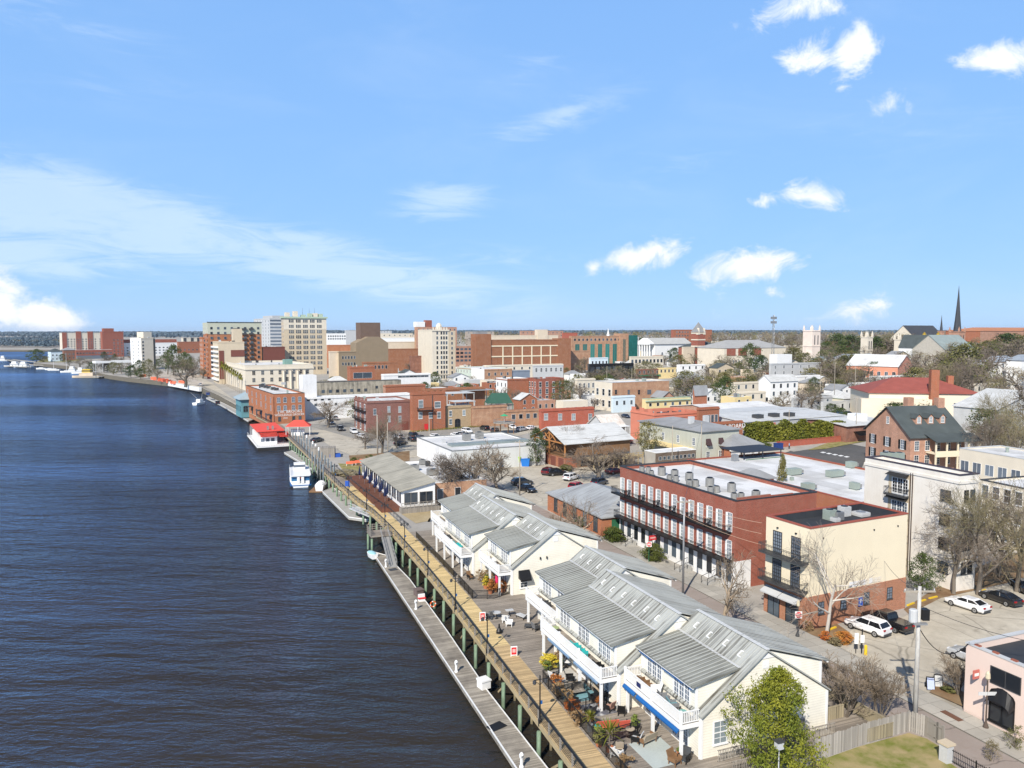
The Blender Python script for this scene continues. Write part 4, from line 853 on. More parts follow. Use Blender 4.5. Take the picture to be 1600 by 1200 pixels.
# white warehouse behind
b=B('white_warehouse','long white flat roofed warehouse with a pale grey side wall beyond the bare tree','building',664,706,852,705,738,235,WHITEW,M('pale block wall',(.62,.63,.60),'stain',(.48,.49,.47),lo=.48,hi=.75),roof=MEMB,par=.3,D=26,cap=M('grey coping',(.2,.21,.21)))
addwins(b,'s',3,1,1.0,2.2,.1,0,'plain',.1,.6,LGREY,GLASSG,'side_door')
for px in (690,): 
    a=MB(); a.add([(-.02,3,3.2),(-.02,6,3.2),(-1.2,6,2.4),(-1.2,3,2.4)],[(0,1,2,3),(3,2,1,0)]); a.build('door_awning',LGREY,b.r)
MB().box(3.,8,b.H-.3,b.W-.5,11,b.H+.25).build('roof_monitor',M('teal grey metal',(.19,.23,.23),'seam',(.3,.33,.33)),b.r)
for (px,py,lb) in [(729,684,'square grey rooftop unit at the near end of the white warehouse roof'),(749,681,'dark rooftop unit left of the warehouse skylight strip')]:
    t=thing('rooftop_unit',lb,'rooftop unit',gnd(px,py+4,b.p.z+b.H-.3),b.r.rotation_euler.z); MB().box(-.9,-.9,.1,.9,.9,1.7).build('housing',HVAC,t); MB().lathe([(.6,1.7),(.6,1.78)],8).build('fan_guard',BLACK,t)
# tavern with timber gable
b=B('timber_tavern','brick tavern with an open timber gable porch and a grey metal roof','tavern',871,902,984,691,731,150,WOODB,WOODB,roof=METL,kind='gable_x',rh=3.0,ov=.8,D=15)  # dark brown walls: shadow of the open interior put into the colour
MB().box(-3.4,.3,-1,.0,b.D-.3,2.7).build('porch_base',BR_RUST,b.r); MB().box(-3.5,.2,2.7,-.02,b.D-.2,2.9).build('porch_floor',WOODB,b.r)
rf=MB(); k=3.0/(b.D/2)
for sg,y in ((-1,0),(1,b.D)): rf.add([(-4.2,y+sg*.8,b.H-k*.8+.02),(-.8,y+sg*.8,b.H-k*.8+.02),(-.8,b.D/2,b.H+3.02),(-4.2,b.D/2,b.H+3.02),(-4.2,y+sg*.8,b.H-k*.8+.2),(-.8,y+sg*.8,b.H-k*.8+.2),(-.8,b.D/2,b.H+3.2),(-4.2,b.D/2,b.H+3.2)],[(0,1,2,3),(4,7,6,5),(0,4,5,1),(1,5,6,2),(2,6,7,3),(3,7,4,0)])
rf.build('porch_roof',METL,b.r)
tr=MB(); 
for y in (.3,b.D/2,b.D-.3): tr.box(-3.5,y-.15,2.9,-3.2,y+.15,b.H-.1+(2.6 if y==b.D/2 else 0))
tr.bar((-3.35,-.2,b.H-.25),(-3.35,b.D+.2,b.H-.25),.25,.3); tr.bar((-3.9,-.9,b.H-.45),(-3.9,b.D/2,b.H+2.9),.2,.3); tr.bar((-3.9,b.D+.9,b.H-.45),(-3.9,b.D/2,b.H+2.9),.2,.3)
for s in (-1,1): tr.bar((-3.35,b.D/2,b.H+1.9),(-3.35,b.D/2+s*3,b.H),.16,.2); tr.bar((-3.35,b.D/2,b.H-.2),(-3.35,b.D/2+s*2.4,b.H+1.6),.14,.18)
tr.build('timber_truss',M('orange timber',(.46,.21,.075)),b.r)
pr=MB(); pr.box(-3.5,.3,3.75,-3.42,b.D-.3,3.85)
for i in range(30): y=.4+i*(b.D-.8)/29; pr.box(-3.48,y-.03,2.9,-3.43,y+.03,3.8)
pr.build('porch_railing',BLACK,b.r)
for i in range(4): window(b.r,'s',2.2+i*4.,.3,2.6,2.6,'two',WOODB,GLASS); 
for i in range(4): window(b.r,'w',1.9+i*3.6,-.2,2.6,2.6,'plain',BR_TAN,MAROON,b.W,b.D,'bay_door',out=3.42)
MB().box(1,-5.5,2.2,b.W,-.2,2.4).build('terrace_floor',WOODY,b.r)
tr=MB(); 
for i in range(11): x=1.1+i*(b.W-1.2)/10; tr.box(x-.1,-5.5,-.5,x+.1,-5.3,3.5)
tr.bar((1,-5.4,3.4),(b.W,-5.4,3.4),.12,.12); tr.bar((1,-5.4,2.8),(b.W,-5.4,2.8),.06,.4)
tr.build('terrace_railing',WOODY,b.r)
# low shed with a white roof
b=B('white_roofed_shed','low dark timber building with a white roof and a row of small windows','shed',1007,1025,1087,708,731,190,M('weathered grey board',(.42,.40,.36),'siding'),M('brown board',(.17,.13,.10),'siding'),roof=MEMB,par=.05,cap=WHITE)
aw(b,'s',9,1,.8,.8,1.0,0,'plain',.05,.98,LGREY)
# sage two storey building
b=B('sage_building','pale sage two storey building with dark slatted window awnings and a grey hip roof','building',1028,1096,1154,674,722,185,SAGE,roof=ROOFG,kind='hip',rh=1.6,ov=.5,ridge=7,D=26)
for i in range(3):
    x=b.W*(i+.5)/3; window(b.r,'s',x,3.8,1.1,1.8,'sash',WHITE,GLASS); gawn(b.r,x,4.3,1.5,1.5,M('brown awning',(.07,.04,.04)),.8); window(b.r,'s',x,.8,1.1,1.7,'sash',WHITE,GLASS)
for i in range(4): window(b.r,'w',3+i*6.2,3.9,1.,1.8,'sash',WHITE,GLASSG,b.W,b.D)
MB().box(-2.,3,2.4,-.02,20,3.2).build('porch_fascia',YELLOWW,b.r)
for x,y in ((3,8),(8,8)): MB().box(x,y,b.H,x+1.4,y+1.,b.H+2.7).build('chimney',LGREY,b.r)
# brick corner with roof bar
b=B('roof_bar_building','low brick and cream building with a dark pergola and glass rail on its roof','building',1119,1171,1250,729,758,250,BR_RUST,WHITEW,roof=MEMB,par=.4)
MB().box(-.05,.1,b.H-1.5,0,b.D-.1,b.H-.6).build('cream_band',CREAM,b.r); addwins(b,'w',3,1,1.2,2.2,.5,0,'sash',.1,.95)
pg=MB(); x0,x1,y0,y1=1,b.W*.8,3,min(b.D-1,11)
for x in (x0,(x0+x1)/2,x1):
    for y in (y0,y1): pg.box(x-.08,y-.08,b.H-.4,x+.08,y+.08,b.H+2.5)
pg.box(x0-.5,y0-.5,b.H+2.5,x1+.5,y1+.5,b.H+2.65); pg.build('pergola',M('navy metal',(.03,.04,.06)),b.r)
rl=MB(); rl.box(x0,y0-.6,b.H,x1,y0-.55,b.H+1.05); rl.build('glass_rail',GREENP,b.r); MB().box(x0,y0,b.H-.38,x1*.6,y1,b.H-.3).build('turf_mat',GREENM,b.r)
# big white roof
b=B('low_white_roofed_building','broad low building under a patched white roof between the terrace and the stucco block','building',1165,1345,1420,786,835,265,BR_RUST,BR_RUST,roof=MEMB,par=.25,D=46,Wd=26,cap=M('red coping',(.33,.09,.06)))
LW=b
for (px,py,w,lb) in [(1304,745,3.2,'long grey rooftop duct unit in the middle of the patched white roof'),(1330,731,1.6,'dark rooftop fan near the back of the patched white roof'),(1240,742,2.6,'large pale rooftop unit behind the roof tree'),(1262,766,1.8,'grey rooftop unit near the hip roofed stair house'),(1335,765,1.,'narrow dark rooftop unit against the stucco wall')]:
    t=thing('rooftop_unit',lb,'rooftop unit',gnd(px,py,b.p.z+b.H-.25),b.r.rotation_euler.z); MB().box(-w/2,-.8,.2,w/2,.8,1.3).box(-w/2+.1,-.6,0,w/2-.1,.6,.2).build('housing',HVACG,t); MB().box(w/2,-.4,.3,w/2+.9,.4,.9).build('duct',HVAC,t)
b=B('stair_house','small rose rendered roof house with a grey hip roof behind the terrace','building',1164,1185,1208,748,800,265,SALMON,roof=ROOFG,kind='hip',rh=1.2,ov=.4,D=6)
# ---------------------------------------------------------------- middle distance
b=B('brick_warehouse_hall','orange brick riverside warehouse with painted white lettering and a white roof','building',385,428,477,616,663,123,BR_OR,BR_OR,roof=MEMB,par=.5,cap=M('dark coping',(.06,.055,.05)))
BK=b
for j,z in enumerate((b.H-3.1,b.H-6.0)):
    for px in (436,446,459,469): window(b.r,'s',px_on(b,'s',px),z,1.15,1.9,'arch',LGREY,GLASSG)
for px in (437,459,469): window(b.r,'s',px_on(b,'s',px),.9,1.0,1.6,'plain',WOODB,GLASS)
for i in range(6):
    y=b.D*(i+.5)/6; MB().box(-.12,b.D*i/6-.2,0,0,b.D*i/6+.2,b.H-.8).build('pilaster',BR_OR,b.r)
    for z in (b.H-3.4,b.H-6.2): window(b.r,'w',y,z,1.1,1.9,'plain',LGREY,GLASSG,b.W,b.D)
    window(b.r,'w',y,.2,2.2,2.6,'plain',WOODB,GLASS,b.W,b.D,'shop_front')
    if i%2==0: MB().box(-1.8,y-2.2,3.0,-.02,y+2.2,3.2).build('canopy',DGREY,b.r)
text(b.r,'J.W. BROOKS',1.45,(b.W*.52,-.05,4.25),(rad(90),0,0),WHITE); text(b.r,'WHOLESALE GROCER',1.05,(b.W*.5,-.05,3.1),(rad(90),0,0),WHITE); text(b.r,'1920',.8,(b.W*.36,-.05,1.95),(rad(90),0,0),WHITE)
for i,(px,py) in enumerate([(408,604),(415,606),(420,607),(427,609),(432,610),(443,601)]): 
    MB().box(-.8,-.5,0,.8,.5,1.).build('roof_vent',DGREY if i<5 else LGREY,b.r,b.r.matrix_basis.inverted()@gnd(px,py,b.p.z+b.H-.5))
b=B('white_store','long blank white painted store wall with a few small square openings','building',472,477,642,621,656,160,WHITEW,roof=MEMB,par=.2)
aw(b,'s',6,1,1.,.9,2.5,0,'plain',.05,.6,LGREY,GLASS); aw(b,'s',4,1,1.1,1.,.4,0,'plain',.0,.25,LGREY)
sub(b,'stair_tower',WHITEW,(0,3,0,5.2,9,b.H+8))
b=B('stained_wall_building','long stained concrete wall of an old building with a row of small windows','building',487,491,627,598,640,160,STAIN,roof=MEMB,par=.3,cap=DGREY)
aw(b,'s',7,1,1.4,1.3,3.2,0,'plain',.06,.62,STAIN); aw(b,'s',3,1,1.2,1.2,2.2,0,'plain',.66,.95,STAIN)
b=B('plum_brick_building','three storey plum brick building with stepped parapet and small iron balconies','building',554,574,643,627,676,190,BR_PUR,BR_PUR,roof=MEMB,par=.5)
for px,py in ((608,640),(625,640),(608,655),(625,655),(586,644)): x,z=px_on(b,'s',px,py+4); window(b.r,'s',x,z,.9,1.8,'sill',LGREY,GLASSB)
for j in range(3):
    for i in range(3): window(b.r,'w',b.D*(i+.5)/3,.5+j*3.2,1.2,2,'sill',WHITE,GLASSG,b.W,b.D)
for j in (1,2): balw(b,1,b.D-1,.4+j*3.2,1.)
for i in range(4): MB().box(.0,b.D*(i+.2)/4,b.H,.28,b.D*(i+.7)/4,b.H+.7).build('parapet_step',BR_PUR,b.r)
window(b.r,'s',px_on(b,'s',633),.1,2.2,2.8,'plain',MAROON,MAROON,name='red_doorway')
b=B('orange_brick_building','tall orange brick building with an iron balcony and a red door','building',641,645,696,614,674,190,BR_RUST,BR_RUST,roof=MEMB,par=.8)
for px,py,w,h in ((658,634,1.5,2.4),(684,634,2.,1.9),(657,651,1.3,2.),(673,650,1.2,1.7),(686,650,1.2,1.9)): x,z=px_on(b,'s',px,py+3); window(b.r,'s',x,z,w,h,'sill',WHITE,GLASSB)
balcony(b,'s',px_on(b,'s',652),px_on(b,'s',676),px_on(b,'s',660,641)[1],1.3); window(b.r,'s',px_on(b,'s',666),.0,1.2,2.2,'plain',RED,RED,name='red_door')
x=px_on(b,'s',676); MB().box(x-.1,-.12,0,x+.1,0,b.H-1).build('drainpipe',DGREY,b.r)
for i in range(5): MB().box(b.W*.15+i*2.2,0.0,b.H,b.W*.15+i*2.2+1.2,.28,b.H+.5).build('parapet_step',BR_RUST,b.r)
b=B('tan_stone_front','small tan stone fronted building with an arched doorway','building',694,697,737,635,670,190,M('tan rubble',(.42,.31,.19),var=.25,s1=1.5),roof=ROOFG,par=.4)
for px,py in ((704,647),(725,646),(704,660)): x,z=px_on(b,'s',px,py+3); window(b.r,'s',x,z,1.,1.7,'sill',WHITE,GLASSB)
window(b.r,'s',px_on(b,'s',715),.0,2.0,3.2,'arch',DGREY,GLASS,name='arched_door')
b=B('brown_brick_building','long low brown brick building with a clutter of roof decks on top','building',735,738,792,635,668,190,BR_BRN,BR_TAN,roof=ROOFG,par=.6); BBB=b
for (px,py,w,d,h,m) in [(714,628,12,8,2.6,METL),(742,623,14,7,2.6,METGR),(722,640,8,6,2.,METL)]:
    q=b.r.matrix_basis.inverted()@gnd(px,py,5.); o=MB(); o.box(-w/2,-d/2,h,w/2,d/2,h+.2)
    for sx in (-1,1):
        for sy in (-1,1): o.box(sx*(w/2-.3)-.12,sy*(d/2-.3)-.12,-3,sx*(w/2-.3)+.12,sy*(d/2-.3)+.12,h)
    o.build('deck_canopy',m,b.r,(q.x,q.y,6))
t=thing('green_tent_roof','large dark green tent roof among the roof decks','tent',gnd(779,650),rad(-10)); t.scale=(.55,.55,.75)

MB().add([(-9,-7,7),(9,-7,7),(9,7,7),(-9,7,7),(-5,0,12),(6,0,12)],[(0,1,5,4),(1,2,5),(2,3,4,5),(3,0,4)]).build('canopy',M('green canvas',(.035,.10,.07),var=.15),t)
p_=MB(); [p_.box(x-.15,y-.15,-1,x+.15,y+.15,7) for x in (-8.8,8.8) for y in (-6.8,6.8)]; p_.build('post',GREENP,t)
b=B('patio_building','low brown building with a vine covered pergola patio','building',788,791,847,641,668,190,BR_BRN,BR_TAN,roof=MEMB,par=.3)
aw(b,'s',4,1,1.4,1.6,1.6,0,'plain',.1,.9)
b=B('red_brick_shop','bright red brick two storey building with three white sash windows','building',842,846,928,640,672,190,BR_BRT,BR_BRT,roof=MEMB,par=.4)
for px in (853,875,896,922): x,z=px_on(b,'s',px,656); window(b.r,'s',x,z,1.4,2.1,'sash',WHITE,GLASSB)
b=B('long_brick_building','long brick building with a white roof behind the roof decks','building',660,664,758,608,646,190,BR_RUST,BR_BIG,roof=MEMB,par=.4)
aw(b,'s',4,1,1.,.8,2.2,0,'plain',.1,.5)
b=B('rose_gabled_block','rose brick block with a curved parapet behind the orange brick building','building',599,603,665,602,640,190,BR_PINK,BR_RUST,roof=MEMB,par=.8)
b=B('white_roof_market','broad white roofed block in front of the narrow tower','building',596,600,673,585,622,190,WHITEW,roof=MEMB,par=.3); aw(b,'s',8,1,2,.8,1.,0,'plain',.3,.95,LGREY)
b=B('arched_brick_shop','brick shop with a wide dark shop window and an arched parapet','building',543,548,586,573,615,190,BR_RUST,roof=MEMB,par=.4); aw(b,'s',1,1,10,3,3.2,0,'two',.1,.9)
b=B('row_of_brick_shops','row of orange brick shops with three arched upper windows','building',566,570,622,566,605,190,BR_BIG,roof=MEMB,par=.4); aw(b,'s',6,1,1.2,2,2,0,'plain',.05,.7)
# street of painted facades
b=B('painted_facade_row','row of pale green and white painted shop facades with arched upper windows','building',714,757,800,577,604,60,GRNW,BR_TAN,roof=MEMB,par=.3)
for j in range(2): addwins(b,'w',9,1,1.1,2.,b.H-3.2-j*3.4,0,'arch',0,1)
MB().box(-.2,0,-1,-.02,b.D*.45,b.H+.1).build('white_front',WHITE,b.r)
aw(b,'s',4,2,1.3,1.8,2.2,3.6,'plain',.05,.95)
b=B('whitewashed_gable_building','narrow old brick building with a whitewashed front and bare vines','building',775,793,826,592,630,120,WHITEW,BR_RUST,roof=MEMB,par=.4); aw(b,'w',3,2,.9,1.8,2,3.4,'plain')
b=B('red_corner_building','three storey red brick corner building with dark paired windows','building',822,838,881,592,630,120,BR_RED,BR_RED,roof=MEMB,par=.5,cap=BR_RED); aw(b,'w',4,3,1.,2.2,1.6,3.2,'sill'); aw(b,'s',4,3,1.3,2.2,1.6,3.2,'sill',0.02,.98)
b=B('grey_arched_building','pale grey building with a row of arched upper windows','building',832,834,880,571,600,190,LGREY,roof=MEMB,par=.3); aw(b,'s',6,1,1.4,2.6,1.6,0,'arch')
b=B('blue_grey_rear_building','blue grey box like building behind the red corner building','building',797,800,828,579,602,190,M('slate blue wall',(.2,.24,.3)),roof=ROOFG,par=.3)
b=B('white_roofed_row','long row of white roofed shops below the big brick block','building',756,760,880,571,598,190,TANL,roof=MEMB,par=.2); aw(b,'s',10,1,1.2,1.6,1.5,0,'plain')
b=B('cream_and_brick_block','cream fronted block with a long plain tan brick side wall','building',929,957,1045,598,643,150,TANL,BR_TAN,roof=MEMB,par=.4,cap=LGREY)
aw(b,'w',3,2,1.6,2.6,3.0,4.6,'sill'); 
for px in (962,982,998): x,z=px_on(b,'s',px,616); window(b.r,'s',x,z,1.2,1.8,'sill',BR_TAN,GLASS)
window(b.r,'s',px_on(b,'s',1014),px_on(b,'s',1014,616)[1],2,1.9,'plain',GREYM,GLASSG)
b=B('pale_arcade_building','pale stone building with round arched windows behind the olive tree','building',898,902,930,592,630,150,TANL,roof=MEMB,par=.4); aw(b,'s',4,2,1.1,2.2,2,3.6,'arch')
b=B('pale_blue_shop','small pale blue and white shop in front of the tan brick wall','building',955,958,992,619,645,190,BLUEW,roof=MEMB,par=.3); aw(b,'s',3,1,1.1,1.7,2.,0,'plain')
b=B('cream_corniced_building','low cream building under a heavy green and cream cornice','building',1003,1010,1079,624,650,190,YELLOWW,roof=OXID,par=.3,cap=OXID); aw(b,'s',6,1,1.2,1.2,1.6,0,'plain')
sub(b,'cornice',OXID,(-.6,-.6,b.H-.9,b.W+.6,-.01,b.H-.5))
b=B('tall_rust_chimney_house','narrow rust brick house wall rising behind the dark roof','building',1082,1085,1104,612,660,190,BR_RUST,roof=ROOFG,kind='gable_x',rh=2)
b=B('salmon_stepped_building','salmon painted building with stepped parapets around a dark roof','building',985,1022,1092,646,692,195,SALMON,roof=ROOFD,par=1.2)
for y in (.1,.45,.8): MB().box(0,b.D*y,b.H,.3,b.D*y+2,b.H+1.1).build('parapet_step',SALMON,b.r)
addwins(b,'w',2,1,1.3,2.4,3.2,0,'sash',.05,.4); addwins(b,'s',2,2,1.2,2.2,1.,3.6,'sash',.02,.22); MB().box(-.15,-.15,b.H-1.6,b.W+.1,-.01,b.H-1.25).build('string_course',SALMON,b.r)

for i in range(3): MB().box(b.W*i/3,0.,b.H,b.W*i/3+.8,.28,b.H+.6).build('parapet_step',SALMON,b.r)
b=B('brick_lettered_building','brick building with white painted lettering along its side wall','building',1088,1091,1123,637,690,190,BR_RUST,roof=ROOFD,par=.5)
aw(b,'s',4,1,1.1,2.6,2.4,0,'plain',.2,.95)
b=B('brick_lettered_wall_building','low dark brick building whose parapet carries large white painted letters','building',1098,1101,1160,661,700,190,BR_RUST,BR_RUST,roof=ROOFG,par=.4)
text(b.r,'& BOARD',1.9,(b.W*.78,-.05,b.H-1.5),(rad(90),0,0),WHITE)
b=B('rusty_gabled_house','grey board house with a rusty white metal gable roof and upstairs porch','building',934,946,976,668,700,170,LGREY,BR_RUST,roof=M('rusty white roof',(.66,.62,.57),'stain',(.45,.33,.24),lo=.45,hi=.7),kind='gable_x',rh=3,ov=.5,D=9)
addwins(b,'w',3,1,.9,1.8,3.2,0,'sash'); addwins(b,'s',5,1,.9,2.2,3.,0,'sash')
MB().box(2,-2.2,2.9,b.W,-.02,3.1).box(1.8,-2.4,6,b.W+.2,-.4,6.15).build('porch',WHITE,b.r); pr=MB(); [pr.box(2+i*1.6,-2.2,3.1,2.12+i*1.6,-2.1,6) for i in range(int(b.W/1.6))]; pr.box(2,-2.2,3.9,b.W,-2.12,4.); pr.build('porch_post',WHITE,b.r)
b=B('white_roofed_warehouse','long low warehouse with a bright white roof and patched pale brick wall','building',1108,1122,1226,645,668,190,BR_PINK,M('patched wall',(.52,.41,.33),'stain',(.40,.24,.17),lo=.4,hi=.6),roof=MEMB,kind='gable_x',rh=1.6,ov=.4,D=26)
for px in (1127,1136,1147,1155,1162,1208): x=px_on(b,'s',px); window(b.r,'s',x,1.7,1.6,1.6,'plain',LGREY,GLASSG)
b=B('grey_roofed_hall','broad pale grey metal roofed hall with three louvred roof monitors behind the ivy','building',1118,1164,1318,660,691,190,GREYW,roof=METL,kind='gable_x',rh=.8,D=32,ov=.3); GRH=b
for px,py in ((1184,650),(1209,648),(1233,647)):
    q=b.r.matrix_basis.inverted()@gnd(px,py,b.p.z+b.H+1.0); o=MB(); o.box(-1.3,-1.2,-1.2,1.3,1.2,.6)
    for i in range(4): o.box(-1.4,-1.2+i*.6,.6,1.4,-.9+i*.6,.72)
    o.build('roof_monitor',DGREY,b.r,(q.x,q.y,b.H+.8))
b=B('grey_metal_roofed_shop','low brick shop under a pale grey metal roof beside the dormered brick house','building',1314,1322,1392,666,692,190,BR_BRN,roof=METL,kind='gable_x',rh=1.,D=20,ov=.6)
MB().add([(3,-.05,3.2),(9,-.05,3.2),(9,-2.2,2.2),(3,-2.2,2.2)],[(0,1,2,3),(3,2,1,0)]).build('entrance_awning',BLACK,b.r); MB().box(10,4,b.H,14,8,b.H+2.6).build('roof_house',WHITE,b.r)
b=B('hip_roofed_kiosk','small brick pavilion with a grey pyramid roof at the street corner','kiosk',1135,1142,1184,697,722,190,BR_RUST,WHITEW,roof=ROOFG,kind='hip',rh=3.,ov=1.2,D=12)
MB().box(-.5,-.5,2.8,b.W+.5,-.02,3.6).build('fascia',WHITE,b.r)
# brick house with dormers
b=B('dormered_brick_house','brick house with a dark dormered roof, black shutters and a two storey porch','house',1352,1421,1506,682,735,560,BR_PINK,BR_PINK,roof=SHING,kind='gable_x',rh=6.2,ov=.6)
DH=b
if b.D>19: pass
for j in range(2):
    for i in range(3):
        y=b.D*(i+.5)/3; z=b.H-3.4-j*3.4; window(b.r,'w',y,z,1.2,2.2,'sash',WHITE,GLASSG,b.W,b.D)
        for s in (-1,1): MB().box(-.1,y+s*1.02-.32,z,-.02,y+s*1.02+.32,z+2.2).build('shutter',BLACK,b.r)
window(b.r,'w',b.D/2,b.H+2.2,.9,1.6,'sash',WHITE,GLASSB,b.W,b.D)
for j in range(2): addwins(b,'s',5,1,1.1,2.2,b.H-3.4-j*3.4,0,'sash',0.02,.98)
k=6.2/(b.D/2)
for i in range(3):
    x=b.W*(.3+.22*i); y=b.D*.22; z=b.H+k*y; o=MB(); o.sect([(x-.8,z-.6),(x+.8,z-.6),(x+.8,z+1.3),(x,z+2.1),(x-.8,z+1.3)],y-.6,y+2.2); d_=o.build('dormer',BR_PINK,b.r); 
    o=MB(); o.add([(x-1.05,y-.8,z+1.1),(x,y-.8,z+2.2),(x,y+3,z+2.2),(x-1.05,y+3,z+1.1),(x+1.05,y-.8,z+1.1),(x+1.05,y+3,z+1.1)],[(0,1,2,3),(1,4,5,2)]); o.build('dormer_roof',SHING,d_); w_=window(d_,'s',x,z+.1,.8,1.3,'sash',WHITE,GLASSB,out=-(y-.62))
x0=b.W*.28; x1=b.W+1.5
MB().box(x0,-3.2,b.H-4.,x1,-.02,b.H-3.7).box(x0,-3.3,b.H-4.6,x1,-3.15,b.H-3.2).build('porch_floor',CREAM,b.r)
MB().add([(x0-.4,-3.8,b.H-.9),(x1+.4,-3.8,b.H-.9),(x1+.4,.2,b.H+.5),(x0-.4,.2,b.H+.5),(x0-.4,-3.8,b.H-1.1),(x1+.4,-3.8,b.H-1.1)],[(0,1,2,3),(0,4,5,1),(3,2,5,4)]).build('porch_roof',SHING,b.r)
pm=MB().box(-.15,-.15,-1,.15,.15,b.H-1.).mesh('porch_post',CREAM)
for i in range(5): link('porch_post',pm,b.r,(x0+.2+(x1-x0-.4)*i/4,-3.1,0))
for x,y in ((b.W*.55,b.D*.7),(b.W-.6,b.D*.5)): MB().box(x-.9,y-.8,b.H,x+.9,y+.8,b.H+8.2).build('chimney',BR_PINK,b.r)
# cream hall with red roof
b=B('red_roofed_hall','cream hall with a broad red hip roof and a tall square brick chimney','building',1350,1357,1529,613,655,1000,M('pale cream render',(.76,.67,.52),var=.07),M('pale cream render',(.76,.67,.52)),roof=REDROOF,kind='hip',rh=5.,ov=.7,D=26,ridge=12); RH=b
for px in (1491,1496,1504,1509): window(b.r,'s',px_on(b,'s',px),3.2,.9,3.4,'sash',WHITE,GLASS)
x=px_on(b,'s',1456); MB().box(x-1.4,-2.,-1,x+1.4,.6,b.H+8.6).build('chimney',BR_RUST,b.r)
MB().box(-3.5,-3,-1,b.W*.55,-.02,b.H-2.2).build('side_wing',M('pale cream render',(.76,.67,.52)),b.r)
x=px_on(b,'s',1497); MB().box(x-1,8,b.H+1,x+1,10,b.H+6).build('roof_chimney',BR_RUST,b.r)
# cream low buildings at the right edge
b=B('cream_flat_building','cream two storey building with a white flat roof at the right edge','building',1497,1690,1760,733,800,415,TANL,roof=MEMB,par=.3,cap=LGREY)
for i in range(9): window(b.r,'w',b.D*(i+.5)/9,3.2,1.9,2.2,'two',WHITE,GLASSG,b.W,b.D)
b=B('cream_rear_block','cream building half hidden by bare trees beside the stucco block','building',1528,1720,1800,790,900,420,TANL,roof=MEMB,par=.3,cap=ROOFD)
for j in range(3): addwins(b,'w',10,1,1.1,1.9,1.+j*3.,0,'sill',0,1)
b=B('white_gabled_house','tall grey white boarded house behind the bare trees at the right','house',1543,1556,1660,640,682,180,M('grey board siding',(.50,.51,.50),'siding'),roof=METL,kind='gable_y',rh=5,ov=.5,D=14)
addwins(b,'s',4,2,1.,1.8,1.2,3.,'sash')
# ---------------------------------------------------------------- far buildings
b=B('striped_hotel','brick and cream striped hotel block by the far river bend','hotel',94,98,168,520,553,-250,TANL,TANL,roof=ROOFG,par=.6)
for i,(f0,f1) in enumerate(((0,.1),(.3,.42),(.56,.68))): sub(b,'brick_bay',BR_RED,(b.W*f0,-.6,0,b.W*f1,-.02,b.H+(2 if i else .5)))
for i,(f0,f1) in enumerate(((.1,.3),(.42,.56),(.68,1))): addwins(b,'s',3 if i!=1 else 2,6,1.8,1.7,3,3.4,'plain',f0,f1)
for f in ((.31,.41),(.57,.67)): addwins(b,'s',2,6,1.3,1.5,3,3.4,'plain',*f,out=.6)
b=B('brick_hotel_wing','tall plain brick wing standing beside the striped hotel block','hotel',158,161,194,518,558,-250,BR_RED,BR_RED,roof=ROOFG,par=.6); addwins(b,'s',3,6,1.6,1.6,3,3.5,'plain',.45,1); sub(b,'roof_house',BR_RED,(2,2,b.H,14,10,b.H+4))
b=B('white_podium_hall','long low brick hall with a white roof edge in front of the striped hotel','building',117,119,176,547,561,-250,BR_RED,roof=ROOFG,par=.2,cap=WHITE); aw(b,'s',12,1,2,1.6,3,0,'plain'); MB().box(0,-6,0,b.W,-.1,4).build('glazed_front',GLASSG,b.r)
b=B('blue_white_river_house','pale blue boat house with a grey hip roof on the lawn point','house',77,80,98,549,565,-250,BLUEW,roof=SHING,kind='hip',rh=3,ov=.6,D=16); addwins(b,'s',3,2,1.4,1.6,2,4,'plain')
b=B('dark_brick_annex','dark brick annex right of the pale blue boat house','building',98,100,118,547,563,-250,BR_BRN,roof=ROOFG,kind='hip',rh=3,D=14); addwins(b,'s',3,2,1.6,1.6,2,4,'plain')
b=B('white_tower_block','pale ten storey slab tower near the far riverside walk','apartment block',205,222,244,528,578,-700,WHITE,TANL,roof=ROOFG,par=.5); addwins(b,'w',2,8,1.2,1.6,2.5,2.9,'plain'); addwins(b,'s',1,8,1.4,1.6,2.5,2.9,'plain',0,.25); sub(b,'roof_house',TANL,(4,4,b.H,b.W-1,b.D*.8,b.H+5)); sub(b,'shade_strip',DGREY,(b.W-1.8,-.1,0,b.W-.2,-.01,b.H))  # dark grey strip at the facade's right end is painted shade
b=B('white_apartment_block','white apartment block with brick upper storey behind the pale tower','apartment block',189,190,277,536,557,-250,WHITE,roof=ROOFG,par=.4); addwins(b,'s',14,3,2.2,1.5,3,3.6,'plain'); sub(b,'brick_storey',BR_RED,(0,1,b.H,b.W,10,b.H+4.5))
b=B('chequered_apartments','cream and charcoal apartment block beyond the far trees','apartment block',284,286,314,528,550,-250,TANL,roof=MEMB,par=.4); addwins(b,'s',9,4,1.8,1.8,2.5,3.6,'plain')
for f in (.05,.45,.8): sub(b,'charcoal_bay',DGREY,(b.W*f,-.4,0,b.W*f+4,-.02,b.H))
b=B('long_brick_mill','long low brick building far behind the white apartment block','building',276,279,330,534,552,-250,BR_RUST,roof=ROOFG,par=.3); addwins(b,'s',8,1,2,2,4,0,'plain')
